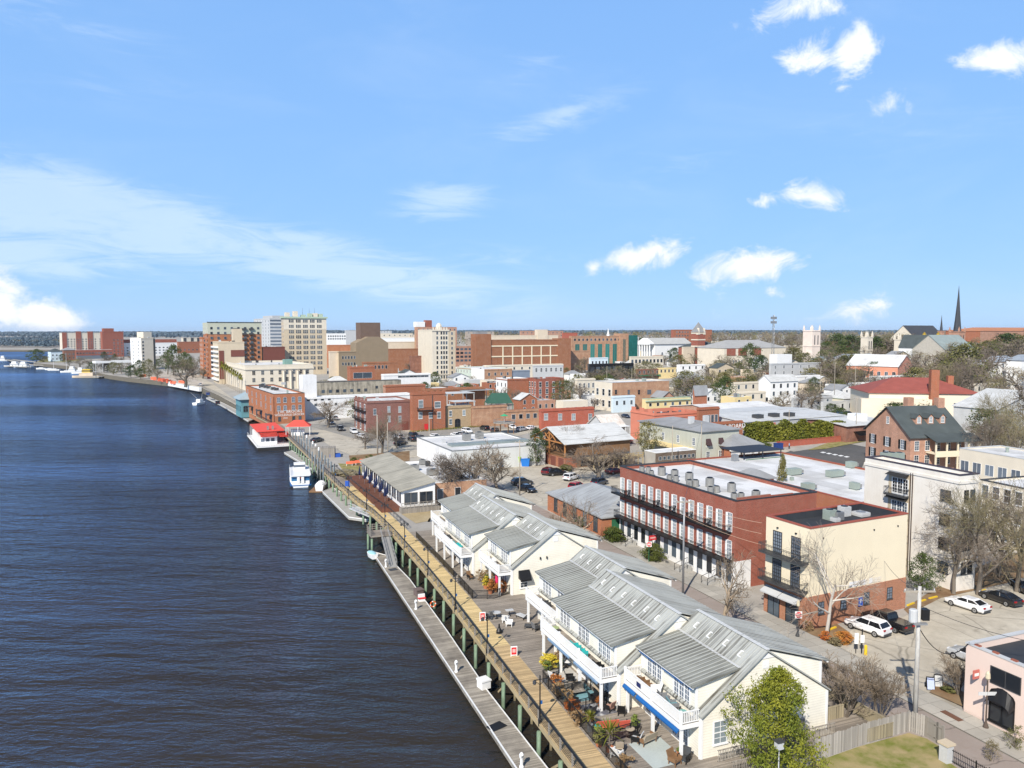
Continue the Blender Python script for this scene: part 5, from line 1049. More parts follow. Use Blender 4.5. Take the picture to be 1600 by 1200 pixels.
# orange apartment tower
b=B('orange_apartment_tower','orange brick apartment tower with pale green top storeys and dark balcony stacks','apartment block',314,327,410,504,590,160,BR_OR,brick('tower',(.44,.17,.075)),roof=ROOFG,par=.6,D=30)
z1=zat(b.p,522)-b.p.z; OT=b
MB().box(-.25,-.25,z1,b.W+.1,-.02,b.H+.1).box(-.25,-.02,z1,-.02,b.D,b.H+.1).build('upper_storeys',GREENISH,b.r); MB().box(-.6,-.6,b.H+.1,b.W+.5,1,b.H+.5).build('roof_trellis',DGREY,b.r)
addwins(b,'s',8,10,1.6,1.7,3,3.45,'plain',0,1,LGREY,out=.27); addwins(b,'w',4,10,1.5,1.7,3,3.45,'plain',0,1,out=.27)
for px in (383,394,369):
    x=px_on(b,'s',px)
    for k in range(10 if px!=369 else 4): zz=3+3.45*k+(20.6 if px==369 else 0); MB().box(x-1.6,-1.5,zz-.3,x+1.6,-.3,zz+.9).build('balcony',DGREY,b.r)
for k in range(9): MB().box(-1.6,1+.5*(k%2),3+3.4*k,-.05,5,3.9+3.4*k).build('balcony',BR_OR,b.r)
b=B('low_orange_wing','lower orange brick wing stepping down beside the orange apartment tower','apartment block',313,318,332,527,588,160,BR_OR,BR_OR,roof=ROOFG,par=.5,D=20); addwins(b,'w',3,8,1.5,1.7,2,3.3,'plain'); addwins(b,'s',2,8,1.5,1.7,2,3.3,'plain')
b=B('tan_balcony_block','tan block with maroon panels and stacked white balconies behind the palms','building',334,343,383,534,600,150,TANW,TANW,roof=MEMB,par=.6)
for (p0,p1,q0,q1) in ((343.5,351,548,592),(362,383,547,557)): x0,za=px_on(b,'s',p0,q0); x1,zb=px_on(b,'s',p1,q1); MB().box(x0,-.25,max(zb,.5),x1,-.02,za).build('maroon_panel',MAROON,b.r)
for k in range(8): MB().box(-1.4,1.5,2+2.9*k,-.02,b.D-1,3.+2.9*k).build('balcony',WHITE,b.r)
x0=px_on(b,'s',367);x1=px_on(b,'s',381); MB().box(x0,2,b.H,x1,9,b.H+8).build('stair_tower',TANW,b.r)
# custom house
b=B('stone_customs_house','broad cream stone customs house with tall columns and rows of dark windows','building',352,384,490,571,610,110,TANL,TANL,roof=MEMB,par=1.,cap=TANL); CH=b
cz=[b.H-5.4,b.H-9.4,b.H-13.2]
MB().box(-.3,-.5,b.H-2.6,b.W+.3,-.02,b.H-1.9).box(-.4,-.02,b.H-2.6,-.02,b.D,b.H-1.9).build('cornice',TANL,b.r)
for px in (397,411,425,438,481):
    for z in cz[:2]: window(b.r,'s',px_on(b,'s',px),z,1.6,2.2,'sash',TANL,GLASS)
for px in (449,460,471):
    for z in cz[:2]: window(b.r,'s',px_on(b,'s',px),z,1.5,2.3,'sash',TANL,GLASS)
for px in (443.5,454.5,465.5,476.5): x=px_on(b,'s',px); MB().lathe([(.62,0),(.5,b.H-3.6),(.7,b.H-3.3)],10).build('column',TANL,b.r,(x,-.7,0))
addwins(b,'w',2,3,1.5,2.2,b.H-13.2,3.9,'sash',.15,.85); MB().box(b.W*.62,8,b.H-.8,b.W*.74,13,b.H+2.6).build('roof_house',M('verdigris',(.20,.33,.28)),b.r)
b=B('striped_office_block','grey office block with long horizontal window bands','office block',398,423,446,497,569,40,LGREY,LGREY,roof=ROOFG,par=.6)
for k in range(12): MB().box(.2,-.12,b.H-3.2-k*3.4,b.W-.2,-.02,b.H-1.6-k*3.4).build('window_band',GLASSG,b.r)
addwins(b,'w',6,11,1.8,2.,b.H-4-10*3.4,3.4,'plain'); sub(b,'roof_screen',GREYW,(3,2,b.H,b.W,b.D*.6,b.H+2.6))
b=B('tan_office_tower','tan eleven storey tower with five window bays and a green cornice','office tower',441,445,511,495,586,150,TANW,TANW,roof=MEMB,par=.8); MU=b
MB().box(-.15,-.15,b.H-9.5,b.W+.15,-.02,b.H-1).build('upper_storeys',TANL,b.r); MB().box(-1.,-1.,b.H-1.,b.W+1.,-.02,b.H+.2).box(-1.,-.02,b.H-1.,-.02,b.D,b.H+.2).build('cornice',OXID,b.r)
for i in range(5):
    for j in range(10):
        x=b.W*(.17+.165*i); window(b.r,'s',x,b.H-4.2-3.95*j,3.5,2.2,'three',TANL,GLASS,out=.16)
addwins(b,'w',2,10,1.5,1.9,b.H-4-3.95*9,3.95,'plain')
for x,h in ((2,4),(8,5),(19,3.4),(23,3.6),(27,3.2),(14,2.4)): MB().box(x,3,b.H-.6,x+3.2,7,b.H+h-.6).build('roof_house',TANL if h>3.5 else OXID,b.r)
for x in (15,20,24): MB().tube((x,4,b.H),(x,4,b.H+7),.12,.05).build('antenna',DGREY,b.r)
b=B('maroon_fronted_shops','low dark building with a maroon front behind the customs house','building',409,412,446,542,588,150,DGREY,MAROON,roof=MEMB,par=.4)
b=B('brown_theatre','brown theatre hall with a boxy fly tower and curved gable','theatre',527,530,607,549,600,150,TANW,BRNW,roof=MEMB,par=.4); x0=px_on(b,'s',557); MB().sect([(x0,0),(b.W,0),(b.W,b.H+5),(b.W-6,b.H+9),(x0+8,b.H+9),(x0,b.H+5)],-.3,12).build('stage_gable',BRNW,b.r); x0=px_on(b,'s',569);x1=px_on(b,'s',600); MB().box(x0,6,b.H,x1,16,b.H+18).build('fly_tower',M('umber wall',(.16,.11,.085)),b.r); aw(b,'s',6,2,1.1,1.8,3,4,'plain',.05,.4)
b=B('beige_corner_block','tall beige block with a blank side wall beside the brown theatre','building',514,516,531,549,600,150,BEIGE,roof=MEMB,par=.4)
b=B('terracotta_roofed_block','wide low block with terracotta coloured roofs behind the tan tower','building',511,513,563,539,575,150,TERRA,roof=TERRA,par=.3)
WL=[('white_civic_block','long white block with a row of square windows right of the tan tower',509,512,541,521,552,WHITE,8,2),('grey_plant_tower','grey windowless box on the skyline right of the tan tower',539,540,561,516,548,GREYW,0,0),('white_convention_hall','broad white low hall stretching behind the brown theatre',560,562,650,528,556,WHITE,0,0),('pale_long_shed','long pale flat building on the skyline behind the white hall',561,563,645,521,543,TANL,10,1),('cream_parking_block','cream flat block left of the brick hotel',598,600,655,534,572,BEIGE,0,0)]
for n,l,x0,x1,x2,yt,yb,m,nw,rw in WL:
    b=B(n,l,'building',x0,x1,x2,yt,yb,150,m,roof=MEMB,par=.3)
    if nw: aw(b,'s',nw,rw,2.2,2.,3,4,'plain')
b=B('orange_gym_block','orange brick flat block with a long wall below the cream flat block','building',605,607,662,545,580,150,BR_BIG,roof=MEMB,par=.3)
b=B('dark_brick_back_block','dark brick block with small trees at its foot left of the pale tower','building',640,642,677,556,592,150,BR_BRN,roof=ROOFG,par=.3)
# hotel, pale tower, garage, brick exchange
b=B('brick_hotel_tower','brick hotel tower with a white rooftop tank house on the skyline','hotel',648,651,714,511,572,150,BR_TAN,BR_PINK,roof=ROOFG,par=.5,cap=BR_RED); addwins(b,'s',9,8,1.4,1.9,b.H-3.4-7*3.5,3.5,'plain'); sub(b,'tank_house',WHITE,(1,3,b.H,10,10,b.H+5)); sub(b,'roof_house',BR_RED,(11,3,b.H,17,9,b.H+6.5))
b=B('pale_narrow_tower','narrow pale ten storey tower with an ornate crown','office tower',673,676,701,515,594,150,TANL,TANL,roof=MEMB,par=.5,D=26,Wd=None); NT_=b
for j in range(10): 
    window(b.r,'s',b.W*.3,b.H-3.3-3.3*j,1.2,2.1,'plain',TANL,GLASS)
    for f in (.56,.72,.88): window(b.r,'s',b.W*f,b.H-3.3-3.3*j,1.2,2.1,'plain',TANL,GLASS)
MB().box(-.5,-.5,b.H-1,b.W+.5,-.02,b.H).box(-.3,-.4,b.H-30.3,b.W+.3,-.02,b.H-29.8).build('cornice',TANL,b.r)
for i in range(6): MB().box(b.W*i/6+.2,0.,b.H,b.W*i/6+1.3,.3,b.H+1.5).build('crown_finial',TANL,b.r)
MB().lathe([(2.2,0),(2.2,3),(1.2,4.6),(.3,5)],8).build('roof_cupola',TANL,b.r,(b.W*.7,8,b.H-.5)); MB().box(b.W,-.0,-2,b.W+5.2,22,b.H-.8).build('side_wing',TANW,b.r)
addwins(b,'s',1,9,1.2,1.9,b.H-3.6-3.3*8,3.3,'plain',1.1,1.35)
b=B('parking_garage','open sided brick parking garage with rows of dark openings','garage',709,712,744,541,576,150,BR_PINK,BR_PINK,roof=ROOFG,par=.4); addwins(b,'s',5,4,3.,1.9,b.H-3.6-3*3.3,3.3,'plain',0,1,BR_PINK)
b=B('big_brick_exchange','massive windowless brown brick block gridded with cream bands','building',739,743,891,531,587,150,BR_BIG,BR_BIG,roof=ROOFG,par=.6); BX=b
x0=px_on(b,'s',767);x1=px_on(b,'s',871); MB().box(0,-.8,-1,x0,8,b.H+4.3).box(x1,-.8,-1,b.W,8,b.H+.8).build('corner_pier',BR_BIG,b.r)
g=MB(); H0=b.H-4.6
for z in (b.H-5.2,b.H-5.2-7.8,b.H-5.2-15.6): g.box(x0,-.35,z,x1,-.02,z+.9)
for i in range(1,7): x=x0+(x1-x0)*(i/7+.03); g.box(x-.45,-.33,0,x+.45,-.03,b.H-5.2)
g.build('cream_band',CREAM,b.r); sub(b,'roof_house',ROOFG,(2,4,b.H+4.2,x0-1,9,b.H+6))
b=B('cream_long_roofhouse','long cream block with a strip of windows behind the brown brick block','building',766,768,872,524,566,150,BEIGE,roof=ROOFG,par=.3); aw(b,'s',12,1,2.4,1.3,4.2,0,'plain',.35,.8); x0=px_on(b,'s',839);x1=px_on(b,'s',855); MB().box(x0,-1,0,x1,5,b.H+6).build('stair_tower',BEIGE,b.r)
b=B('distant_brick_offices','distant brick office block on the skyline behind the cream block','office block',812,814,880,517,545,150,BR_PINK,roof=ROOFG,par=.3); aw(b,'s',10,2,2,1.6,2,4,'plain')
b=B('bright_brick_house','distant small bright red roofed building on the skyline','building',878,879,902,520,545,150,BR_BRT,roof=BR_BRT if 0 else REDROOF,par=.3)
b=B('glass_federal_building','tan office building with tall green glass bays','office block',889,893,978,525,576,150,BR_TAN,BR_TAN,roof=ROOFG,par=.5); FB=b
for i in range(6): x=b.W*(.1+.137*i); window(b.r,'s',x,2,4.4,b.H-9,'two',BR_TAN,GLASST)
aw(b,'s',12,1,2,2,2.2,0,'plain',.02,.9); x0=px_on(b,'s',979); MB().box(b.W-8,-2,0,b.W+1,8,b.H+2).build('corner_tower',BR_TAN,b.r); MB().box(b.W+1,-1.5,0,b.W+11.5,10,b.H+.5).build('glass_corner',M('green curtain wall',(.02,.13,.115),rough=.2,var=.35,s1=.5),b.r); window(b.r,'s',b.W-3.5,3,3,b.H-6,'grid',BR_TAN,GLASST,out=2.05)
b=B('tan_low_block','tan brick low block left of the glass fronted offices','building',886,888,921,548,580,150,BR_TAN,roof=MEMB,par=.3)
b=B('white_loft_building','white building with arched windows on a white roof below the glass offices','building',920,923,950,559,585,150,BLUEW,roof=MEMB,par=.3); aw(b,'s',5,1,1.4,2.2,2.6,0,'plain')
b=B('arcaded_white_range','long low white range with an open arcade','building',983,985,1036,557,584,150,TANL,roof=ROOFG,par=.3); aw(b,'s',9,1,2,2.6,2.4,0,'plain')
b=B('steel_canopy_building','dark steel framed building with a flat canopy roof','building',918,921,990,569,593,150,DGREY,BLACK,roof=ROOFG,par=.2,cap=DGREY); aw(b,'s',8,1,3,4,2,0,'two',fm=DGREY)
# temple fronted hall
b=B('temple_fronted_hall','white hall with a columned temple portico at its end','hall',1001,1023,1079,537,565,60,WHITE,WHITE,roof=M('pale slate roof',(.44,.44,.42)),kind='gable_x',rh=5,ov=1.,D=19); TH_=b
for i in range(6): MB().lathe([(.75,0),(.62,b.H-1.4),(.9,b.H-1)],8).build('column',WHITE,b.r,(-5.5,1+(b.D-2)*i/5,0))
o=MB(); o.box(-6.5,0,b.H-1.,0,b.D,b.H-.02); o.add([(-6.6,-.6,b.H),(-6.6,b.D+.6,b.H),(-6.6,b.D/2,b.H+5.2),(-.9,-.6,b.H),(-.9,b.D+.6,b.H),(-.9,b.D/2,b.H+5.2)],[(0,2,1),(0,3,5,2),(1,2,5,4),(0,1,4,3)]); o.build('portico',WHITE,b.r)
for i in range(4): window(b.r,'s',b.W*(.2+.22*i),3.,2.,5.5,'arch',WHITE,GLASSG)
b=B('courthouse','red brick courthouse with a slate roof, cream stripes and a pointed clock tower','courthouse',1084,1087,1131,543,570,150,BR_RED,BR_RED,roof=SHING,kind='hip',rh=5,D=22); CT=b
aw(b,'s',6,2,1.4,2.4,1.5,4.5,'sill',.1,1)
o=MB(); zt=zat(b.p,519)-b.p.z; o.box(1,-1,-1,9,7,zt); o.build('clock_tower',BR_RED,b.r); o=MB(); 
for z in (zt*.55,zt*.75,zt*.95): o.box(.8,-1.2,z,9.2,7.2,z+1)
o.build('stone_band',TANL,b.r); zp=zat(b.p,503)-b.p.z; MB().add([(0.5,-1.5,zt),(9.5,-1.5,zt),(9.5,7.5,zt),(.5,7.5,zt),(5,3,zp)],[(0,1,4),(1,2,4),(2,3,4),(3,0,4)]).build('spire',M('grey slate',(.25,.25,.25)),b.r)
for s in (2,8): MB().add([(s-1.2,-1.4,zt-2),(s+1.2,-1.4,zt-2),(s,-1.4,zt+3.5),(s-1.2,1,zt-2),(s+1.2,1,zt-2),(s,1,zt+3.5)],[(0,1,2),(0,2,5,3),(1,4,5,2)]).build('tower_gable',TANL,b.r)
b=B('cream_annex','blank cream annex in front of the red courthouse','building',1065,1067,1085,542,572,150,BEIGE,roof=MEMB,par=.3)
b=B('brick_jail_block','brick office block on the skyline behind the courthouse tower','office block',1048,1052,1112,515,550,150,BR_RED,BR_RUST,roof=ROOFG,par=.4); aw(b,'s',5,3,2,1.6,2,4,'plain',.05,.4)
b=B('tan_library','broad tan building with brick panels and a grey hip roof','building',1128,1131,1227,544,575,150,TANL,TANL,roof=M('pale grey roof',(.36,.36,.35)),kind='hip',rh=6,D=30,ridge=16); addwins(b,'s',5,1,1.6,4,2,0,'arch',.08,.3)
for f in (.04,.22,.45): sub(b,'brick_panel',BR_RED,(b.W*f,-.3,b.H-6,b.W*f+9,-.02,b.H-.5))
b=B('white_hall_right','long pale flat building right of the tan library roof','building',1224,1228,1290,540,562,150,TANL,roof=MEMB,par=.3)
# churches
def tower(label,px,yb,w,yt,mat,pin=True,name='church_tower',tip=None,tipm=None,base=None,vp=150):
    p=gnd(px,yb); s=.82*w*(p.x*AXF[0]+p.y*AXF[1])/F; h=zat(p,yt)-p.z; t=thing(name,label,'church tower',p,-dirs(vp)[2])
    MB().box(-s/2,-s/2,-3,s/2,s/2,h).build('shaft',mat,t)
    o=MB(); 
    for z in (h*.55,h*.97): o.box(-s/2-.3,-s/2-.3,z,s/2+.3,s/2+.3,z+.5)
    o.build('string_course',mat,t)
    for sx in (-1,1): MB().box(sx*s*.2-.45,-s/2-.08,h*.6,sx*s*.2+.45,-s/2-.02,h*.86).build('belfry_opening',DGREY,t)
    if pin:
        for sx in (-1,1):
            for sy in (-1,1): MB().box(sx*s*.45-.5,sy*s*.45-.5,h,sx*s*.45+.5,sy*s*.45+.5,h+1.6).add([(sx*s*.45-.5,sy*s*.45-.5,h+1.6),(sx*s*.45+.5,sy*s*.45-.5,h+1.6),(sx*s*.45+.5,sy*s*.45+.5,h+1.6),(sx*s*.45-.5,sy*s*.45+.5,h+1.6),(sx*s*.45,sy*s*.45,h+4.2)],[(0,1,4),(1,2,4),(2,3,4),(3,0,4)]).build('pinnacle',mat,t)
    if tip:
        zt=zat(p,tip)-p.z; MB().lathe([(s*.36,h),(s*.25,h+(zt-h)*.25),(s*.13,h+(zt-h)*.6),(.05,zt)],8).build('spire',tipm,t)
    return t,p,s,h
PALEP=M('pale pink stone',(.78,.67,.58)); STEEP=M('dark steeple slate',(.055,.06,.07))
tower('pale pink square church tower with four pinnacles',1267,572,22,516,PALEP)
tower('small white castellated tower with pinnacles on the skyline',1353,575,15,526,TANL)
tower('small white battlemented turret left of the dark church roof',1404,572,13,530,TANL)
tower('brick church tower under a very tall thin dark steeple',1494,560,20,518,BR_PINK,True,'steeple',446,STEEP)
tower('short slim dark spire left of the tallest steeple',1469,560,8,517,BR_PINK,False,'steeple',492,STEEP)
for i,px in enumerate((1442.5,1464)):
    t,p,s,h=tower(['white square tower with a gold cap, left of a pair','white square tower with a gold cap, right of a pair'][i],px,575,11,524,WHITE,False); MB().lathe([(s*.34,h),(s*.3,h+1),(.2,h+2.2)],8).build('gold_cap',M('gold leaf',(.6,.38,.05),metal=.7,rough=.35),t)
b=B('dark_roofed_church','church with a long dark roof left of the tallest steeple','church',1428,1432,1478,531,558,150,TANL,roof=STEEP,kind='gable_x',rh=12,D=26)
b=B('twin_tower_front','white church front with a pointed gable between the gold capped towers','church',1442,1447,1463,543,578,150,WHITE,roof=SHING,kind='gable_y',rh=8,D=20)
b=B('grey_stone_church','grey stone church with a steep gable and green roof in front of the steeple','church',1472,1475,1521,546,580,150,M('grey stone',(.45,.42,.36),var=.2,s1=1.),roof=M('grey green roof',(.26,.31,.30)),kind='gable_x',rh=9,D=22)
b=B('salmon_church','salmon painted church hall with pointed windows and a white roof','church',1322,1402,1426,573,600,-600,SALCH,SALCH,roof=MEMB,kind='gable_y',rh=6,ov=.5); addwins(b,'w',7,1,1.8,4.5,2.2,0,'arch')
b=B('orange_roofed_school','brick building with an orange roof on the right skyline','building',1522,1530,1640,517,558,150,BR_RUST,BR_PINK,roof=TERRA,kind='hip',rh=3.,D=30); addwins(b,'w',8,3,1.6,2,2,4,'plain')
p=gnd(1207,585); t=thing('radio_mast','thin lattice radio mast on the skyline','mast',p); h=zat(p,492)-p.z; o=MB()
for i in range(3): a0=2*math.pi*i/3; o.tube((1.3*math.cos(a0),1.3*math.sin(a0),0),(.5*math.cos(a0),.5*math.sin(a0),h),.14,.1,4)
for k in range(14):
    z0,z1=h*k/14,h*(k+1)/14; r0,r1=1.3-.8*k/14,1.3-.8*(k+1)/14
    for i in range(3): a0,a1=2*math.pi*i/3,2*math.pi*(i+1)/3; o.tube((r0*math.cos(a0),r0*math.sin(a0),z0),(r1*math.cos(a1),r1*math.sin(a1),z1),.08,.08,3)
o.build('lattice',GREYM,t); o=MB(); [o.box(-2.2+.0*i,-.5,h*.93-i*3,2.2,.5,h*.93-i*3+1.6) for i in range(2)]; o.build('antenna_panel',GREYM,t)
p=gnd(950,546); t=thing('white_steeple','tiny white church steeple behind the glass fronted offices','church tower',p); h=zat(p,519)-p.z; MB().lathe([(2.,0),(2.,h-3),(1.2,h-2),(.9,h),(.1,h+5)],8).build('shaft',WHITE,t); MB().box(-8,0,-1,8,14,h*.6).build('church_body',WHITE,t)
# houses of the hillside on the right
HS=[('grey_balconied_house','grey three storey Victorian house with arched balconies',1201,1204,1282,568,603,LGREY,ROOFG,'flat',6,2,'arch'),
('white_flat_house','white low building with a dark porch roof below the Victorian house',1215,1219,1281,588,613,WHITE,MEMB,'flat',4,1,'plain'),
('white_balcony_row','white row of houses with many small balconies',1289,1292,1359,600,622,WHITE,MEMB,'flat',9,2,'plain'),
('long_white_block','long white block with a bright roof behind the red roofed hall',1357,1361,1462,588,620,WHITE,MEMB,'flat',10,2,'plain'),
('cream_stepped_house','cream house with a stepped roofline and flat white roof',1141,1148,1204,598,626,TANL,ROOFG,'flat',5,1,'plain'),
('cream_low_house','low cream house with a flat white roof in front of the stepped house',1148,1156,1196,613,636,TANL,MEMB,'flat',3,1,'plain'),
('white_porch_house','white house with a dark porch right of the cream stepped house',1199,1203,1246,596,633,WHITE,METL,'gable_x',4,2,'plain'),
('yellow_row','row of pale yellow buildings with small windows',1027,1030,1060,575,592,YELLOWW,MEMB,'flat',5,1,'plain'),
('green_awning_shops','brick shops with dark green awnings',993,996,1030,577,594,BR_BRN,MEMB,'flat',5,1,'plain'),
('white_side_house','white house with three windows in its side wall',1057,1062,1102,570,592,WHITE,MEMB,'flat',4,1,'plain'),
('tan_gabled_house','tan gabled house with a grey side roof',1110,1120,1146,575,597,TANW,SHING,'gable_y',3,1,'plain'),
('slate_roofed_villa','grey slate roofed villa among the trees left of the salmon church',1312,1316,1372,560,585,WHITE,M('blue slate',(.27,.31,.36)),'hip',6,1,'plain'),
('white_gabled_cottage','white cottage with blue grey roof peeping from the trees',1270,1280,1317,562,582,WHITE,M('blue slate',(.27,.31,.36)),'gable_y',2,1,'plain'),
('stone_gabled_house','tan house with a pedimented gable among the bare trees',1388,1398,1420,556,590,TANW,ROOFG,'gable_y',2,1,'plain'),
('pale_villa','pale villa with a blue grey roof and shuttered windows at the far right',1538,1552,1588,565,610,WHITE,M('blue slate',(.27,.31,.36)),'hip',4,2,'plain'),
('pale_villa_wing','pale house at the right edge beside the shuttered villa',1588,1594,1640,563,612,WHITE,M('blue slate',(.27,.31,.36)),'hip',4,2,'plain'),
('tiny_white_house','small white gabled house among dark trees above the yellow row',1183,1186,1200,563,578,WHITE,ROOFG,'gable_y',2,1,'plain'),
('white_terrace_right','white terrace of houses behind the pale arcades',1512//1,1515,1560,600,635,TANL,MEMB,'flat',5,2,'plain'),
('grey_shed_row','row of grey sheds with white roofs behind the warehouse',1236,1240,1300,622,642,GREYW,MEMB,'flat',4,1,'plain'),
('pale_store','pale single storey store with lime green boxes outside',1282,1286,1345,628,646,LGREY,MEMB,'flat',5,1,'plain'),
('grey_cottage','grey cottage with white trim left of the cream stepped house',1060,1066,1100,592,612,GREYW,ROOFG,'hip',3,1,'plain')]
for n,l,x0,x1,x2,yt,yb,m,rm,k,nw,rw,stl in HS:
    b=B(n,l,'house' if 'house' in n or 'villa' in n or 'cottage' in n else 'building',x0,x1,x2,yt,yb,170,m,roof=rm,kind=k,rh=2.6,par=.4,D=7 if k!='flat' else None)
    if nw: aw(b,'s',nw,rw,1.3,1.9,1.2,3.4,stl); addwins(b,'w',2,1,1.2,1.8,1.5,0,'plain') if b.D>4 else None
    if n=='grey_balconied_house': MB().box(8,3,b.H-.4,20,9,b.H+5).build('roof_lantern',WHITE,b.r)
    if n=='white_flat_house': MB().box(b.W*.5,-2.5,3.2,b.W,-.1,3.6).build('porch_roof',DGREY,b.r)
    if n=='green_awning_shops': MB().box(0,-1.6,2.6,b.W,-.1,3.4).build('awning',GREENP,b.r)
# distant skyline strip of flat blocks between the trees
SK=[(228,534,530,546,WHITE),(640,657,523,540,BEIGE),(728,772,518,540,M('taupe wall',(.42,.36,.3))),(975,998,527,548,LGREY),(1112,1130,533,552,TANL),(1290,1330,533,552,BR_RED),(590,612,517,535,LGREY),(505,520,526,545,TANL)]
sl_=['pale far block behind the brick stair wing of the hotel','cream far block on the skyline left of the brick hotel','taupe far block above the parking garage','grey far block right of the green glass corner','tan far block right of the courthouse','long red brick block behind the pink church tower','grey far block above the long pale building','tan far block at the foot of the tan tower']
for (x0,x1,yt,yb,m),l in zip(SK,sl_):
    if x1-x0>100: continue
    b=B('skyline_block',l,'building',x0-1,x0,x1,yt,yb,150,m,roof=MEMB,par=.3); aw(b,'s',5,1,2,1.8,1.5,0,'plain')
# small filler roofs and parked cars of the old town, where the photograph packs them
R=random.Random(21); FW=[WHITE,TANL,LGREY,TANL,BR_TAN,BR_PINK,GREYW,WHITEW,BEIGE,BR_RUST,YELLOWW]
nf=0
for i in range(2600):
    px=R.uniform(500,1345); py=R.uniform(548,648); p=gnd(px,py); w=R.uniform(6,12); d=R.uniform(5,9)
    u_,v_,a_=dirs(170); c=Vector((p.x+v_.x*w/2+u_.x*d/2,p.y+v_.y*w/2+u_.y*d/2,p.z))
    if p.y<150 or not free(c,max(w,d)*.6) or nf>=95: continue
    k=R.choice(['flat','flat','flat','gable_y','hip']); m=R.choice(FW); hh=R.uniform(3.6,7.)
    b=B('small_building','one of the small pale or brick buildings packed between the bigger roofs',  'building',px-2,px,px+20,py-30,py,170,m,roof=(R.choice([MEMB,MEMB,MEMG,MEMB]) if k=='flat' else R.choice([ROOFG,METL,SHING])),kind=k,rh=2.2,par=.3,h=hh,D=d,Wd=w,group='small buildings between the bigger roofs'); nf+=1
    addwins(b,'s',R.randint(2,4),1 if hh<5.5 else 2,1.1,1.6,1.,2.9,'plain')
# ---------------------------------------------------------------- trees and bushes
def rdir(R): 
    z=R.uniform(-1,1);t=R.uniform(0,6.283);s=math.sqrt(1-z*z); return Vector((s*math.cos(t),s*math.sin(t),z))
def bare(seed,kids_=(6,5,5,4),lift=.12,spread=(28,58),trunk=.30,r0=.026,stems=1,clear=.35,wig=.18,last=1,tw=.0011,lens=.62):
    R=random.Random(seed); T=MB();C=MB(); ml=len(kids_)
    def grow(p,d,L,r,lev):
        n=3 if lev<ml-1 else (2 if lev<ml else last); pts=[p];ds=[d]
        for i in range(n):
            d=(d+rdir(R)*wig+Vector((0,0,lift))).normalized(); p=p+d*(L/n); pts.append(p);ds.append(d)
        r1=max(tw,r*.5); 
        for i in range(n):
            ra=r+(r1-r)*i/n; rb=r+(r1-r)*(i+1)/n
            (T if lev<=1 else C).tube(pts[i],pts[i+1],ra,rb,7 if lev==0 else 5 if lev==1 else 4 if lev==2 else 3,0,False)
        if lev>=ml: return
        k=kids_[lev]
        for j in range(k):
            t=(clear if lev==0 else .25)+(1-(clear if lev==0 else .25))*(j+R.random())/k; t=min(t,.999); i=int(t*n); f=t*n-i
            q=pts[i].lerp(pts[i+1],f); dd=ds[i+1]; ax=dd.orthogonal().normalized(); ax.rotate(Matrix.Rotation(R.uniform(0,6.283),3,dd))
            nd=dd.copy(); nd.rotate(Matrix.Rotation(rad(R.uniform(*spread)),3,ax))
            grow(q,nd,L*R.uniform(lens-.1,lens+.12)*(1.15-.35*t if lev else 1),max(tw,(r+(r1-r)*t)*.62),lev+1)
    for s in range(stems):
        d=Vector((0,0,1))
        if stems>1: a=6.283*s/stems+R.random(); d=Vector((math.cos(a)*.35,math.sin(a)*.35,1)).normalized()
        grow(Vector((0,0,-.01)),d,trunk*(1 if stems==1 else R.uniform(.8,1.1)),r0,0)
    return T,C
def norm(*ms):
    zs=[v[2] for m in ms for v in m.v]; h=max(zs); xs=[math.hypot(v[0],v[1]) for m in ms for v in m.v]; xs.sort(); w=xs[int(len(xs)*.97)]*2
    for m in ms: m.v=[(x/w,y/w,z/h) for x,y,z in m.v]
def crown(seed,shape,clumps,per,ls,cr,asp=.5,inner=.25,lump=.5):
    """leaf clumps spread through a crown; shape(t)->(radius at height t in 0..1)"""
    R=random.Random(seed); a=MB(); vs=[];fs=[]
    for i in range(clumps):
        t=R.random()**.85; th=R.uniform(0,6.283); rr=shape(t)*(1+lump*noise.noise(Vector((math.cos(th)*1.3,math.sin(th)*1.3,t*2.6+seed)))); rad_=rr*(1-inner*R.random()**.7 if R.random()<.75 else R.random()); c=Vector((rad_*math.cos(th)*.5,rad_*math.sin(th)*.5,t)); k=cr*R.uniform(.55,1.3)
        out=Vector((math.cos(th)*.6,math.sin(th)*.6,.5))
        for j in range(int(per*R.uniform(.6,1.3))):
            q=c+rdir(R)*k*R.random()**.5*1; q.z=c.z+(q.z-c.z)*.75
            n=(rdir(R)+out*.7).normalized(); u=n.orthogonal().normalized(); u.rotate(Matrix.Rotation(R.uniform(0,6.283),3,n)); v=n.cross(u); s=ls*R.uniform(.6,1.3)
            o=len(vs); u=u*s; v=v*s*asp; vs+=[tuple(q-u),tuple(q-v*.9+u*.1),tuple(q+u),tuple(q+v*.9+u*.1)]; fs.append((o,o+1,o+2,o+3))
    a.add(vs,fs); return a
SH_round=lambda t: math.sqrt(max(0,1-(2*t-1)**2))*.97+.03
SH_oak=lambda t: (.35+.65*math.sin(math.pi*min(1,(t*.85+.15))**.9))
SH_cone=lambda t: max(.05,(1-t)**.8)*(.95+.1*math.sin(t*31))
SH_egg=lambda t: max(.04,math.sin(math.pi*(t*.86+.14))**.7)
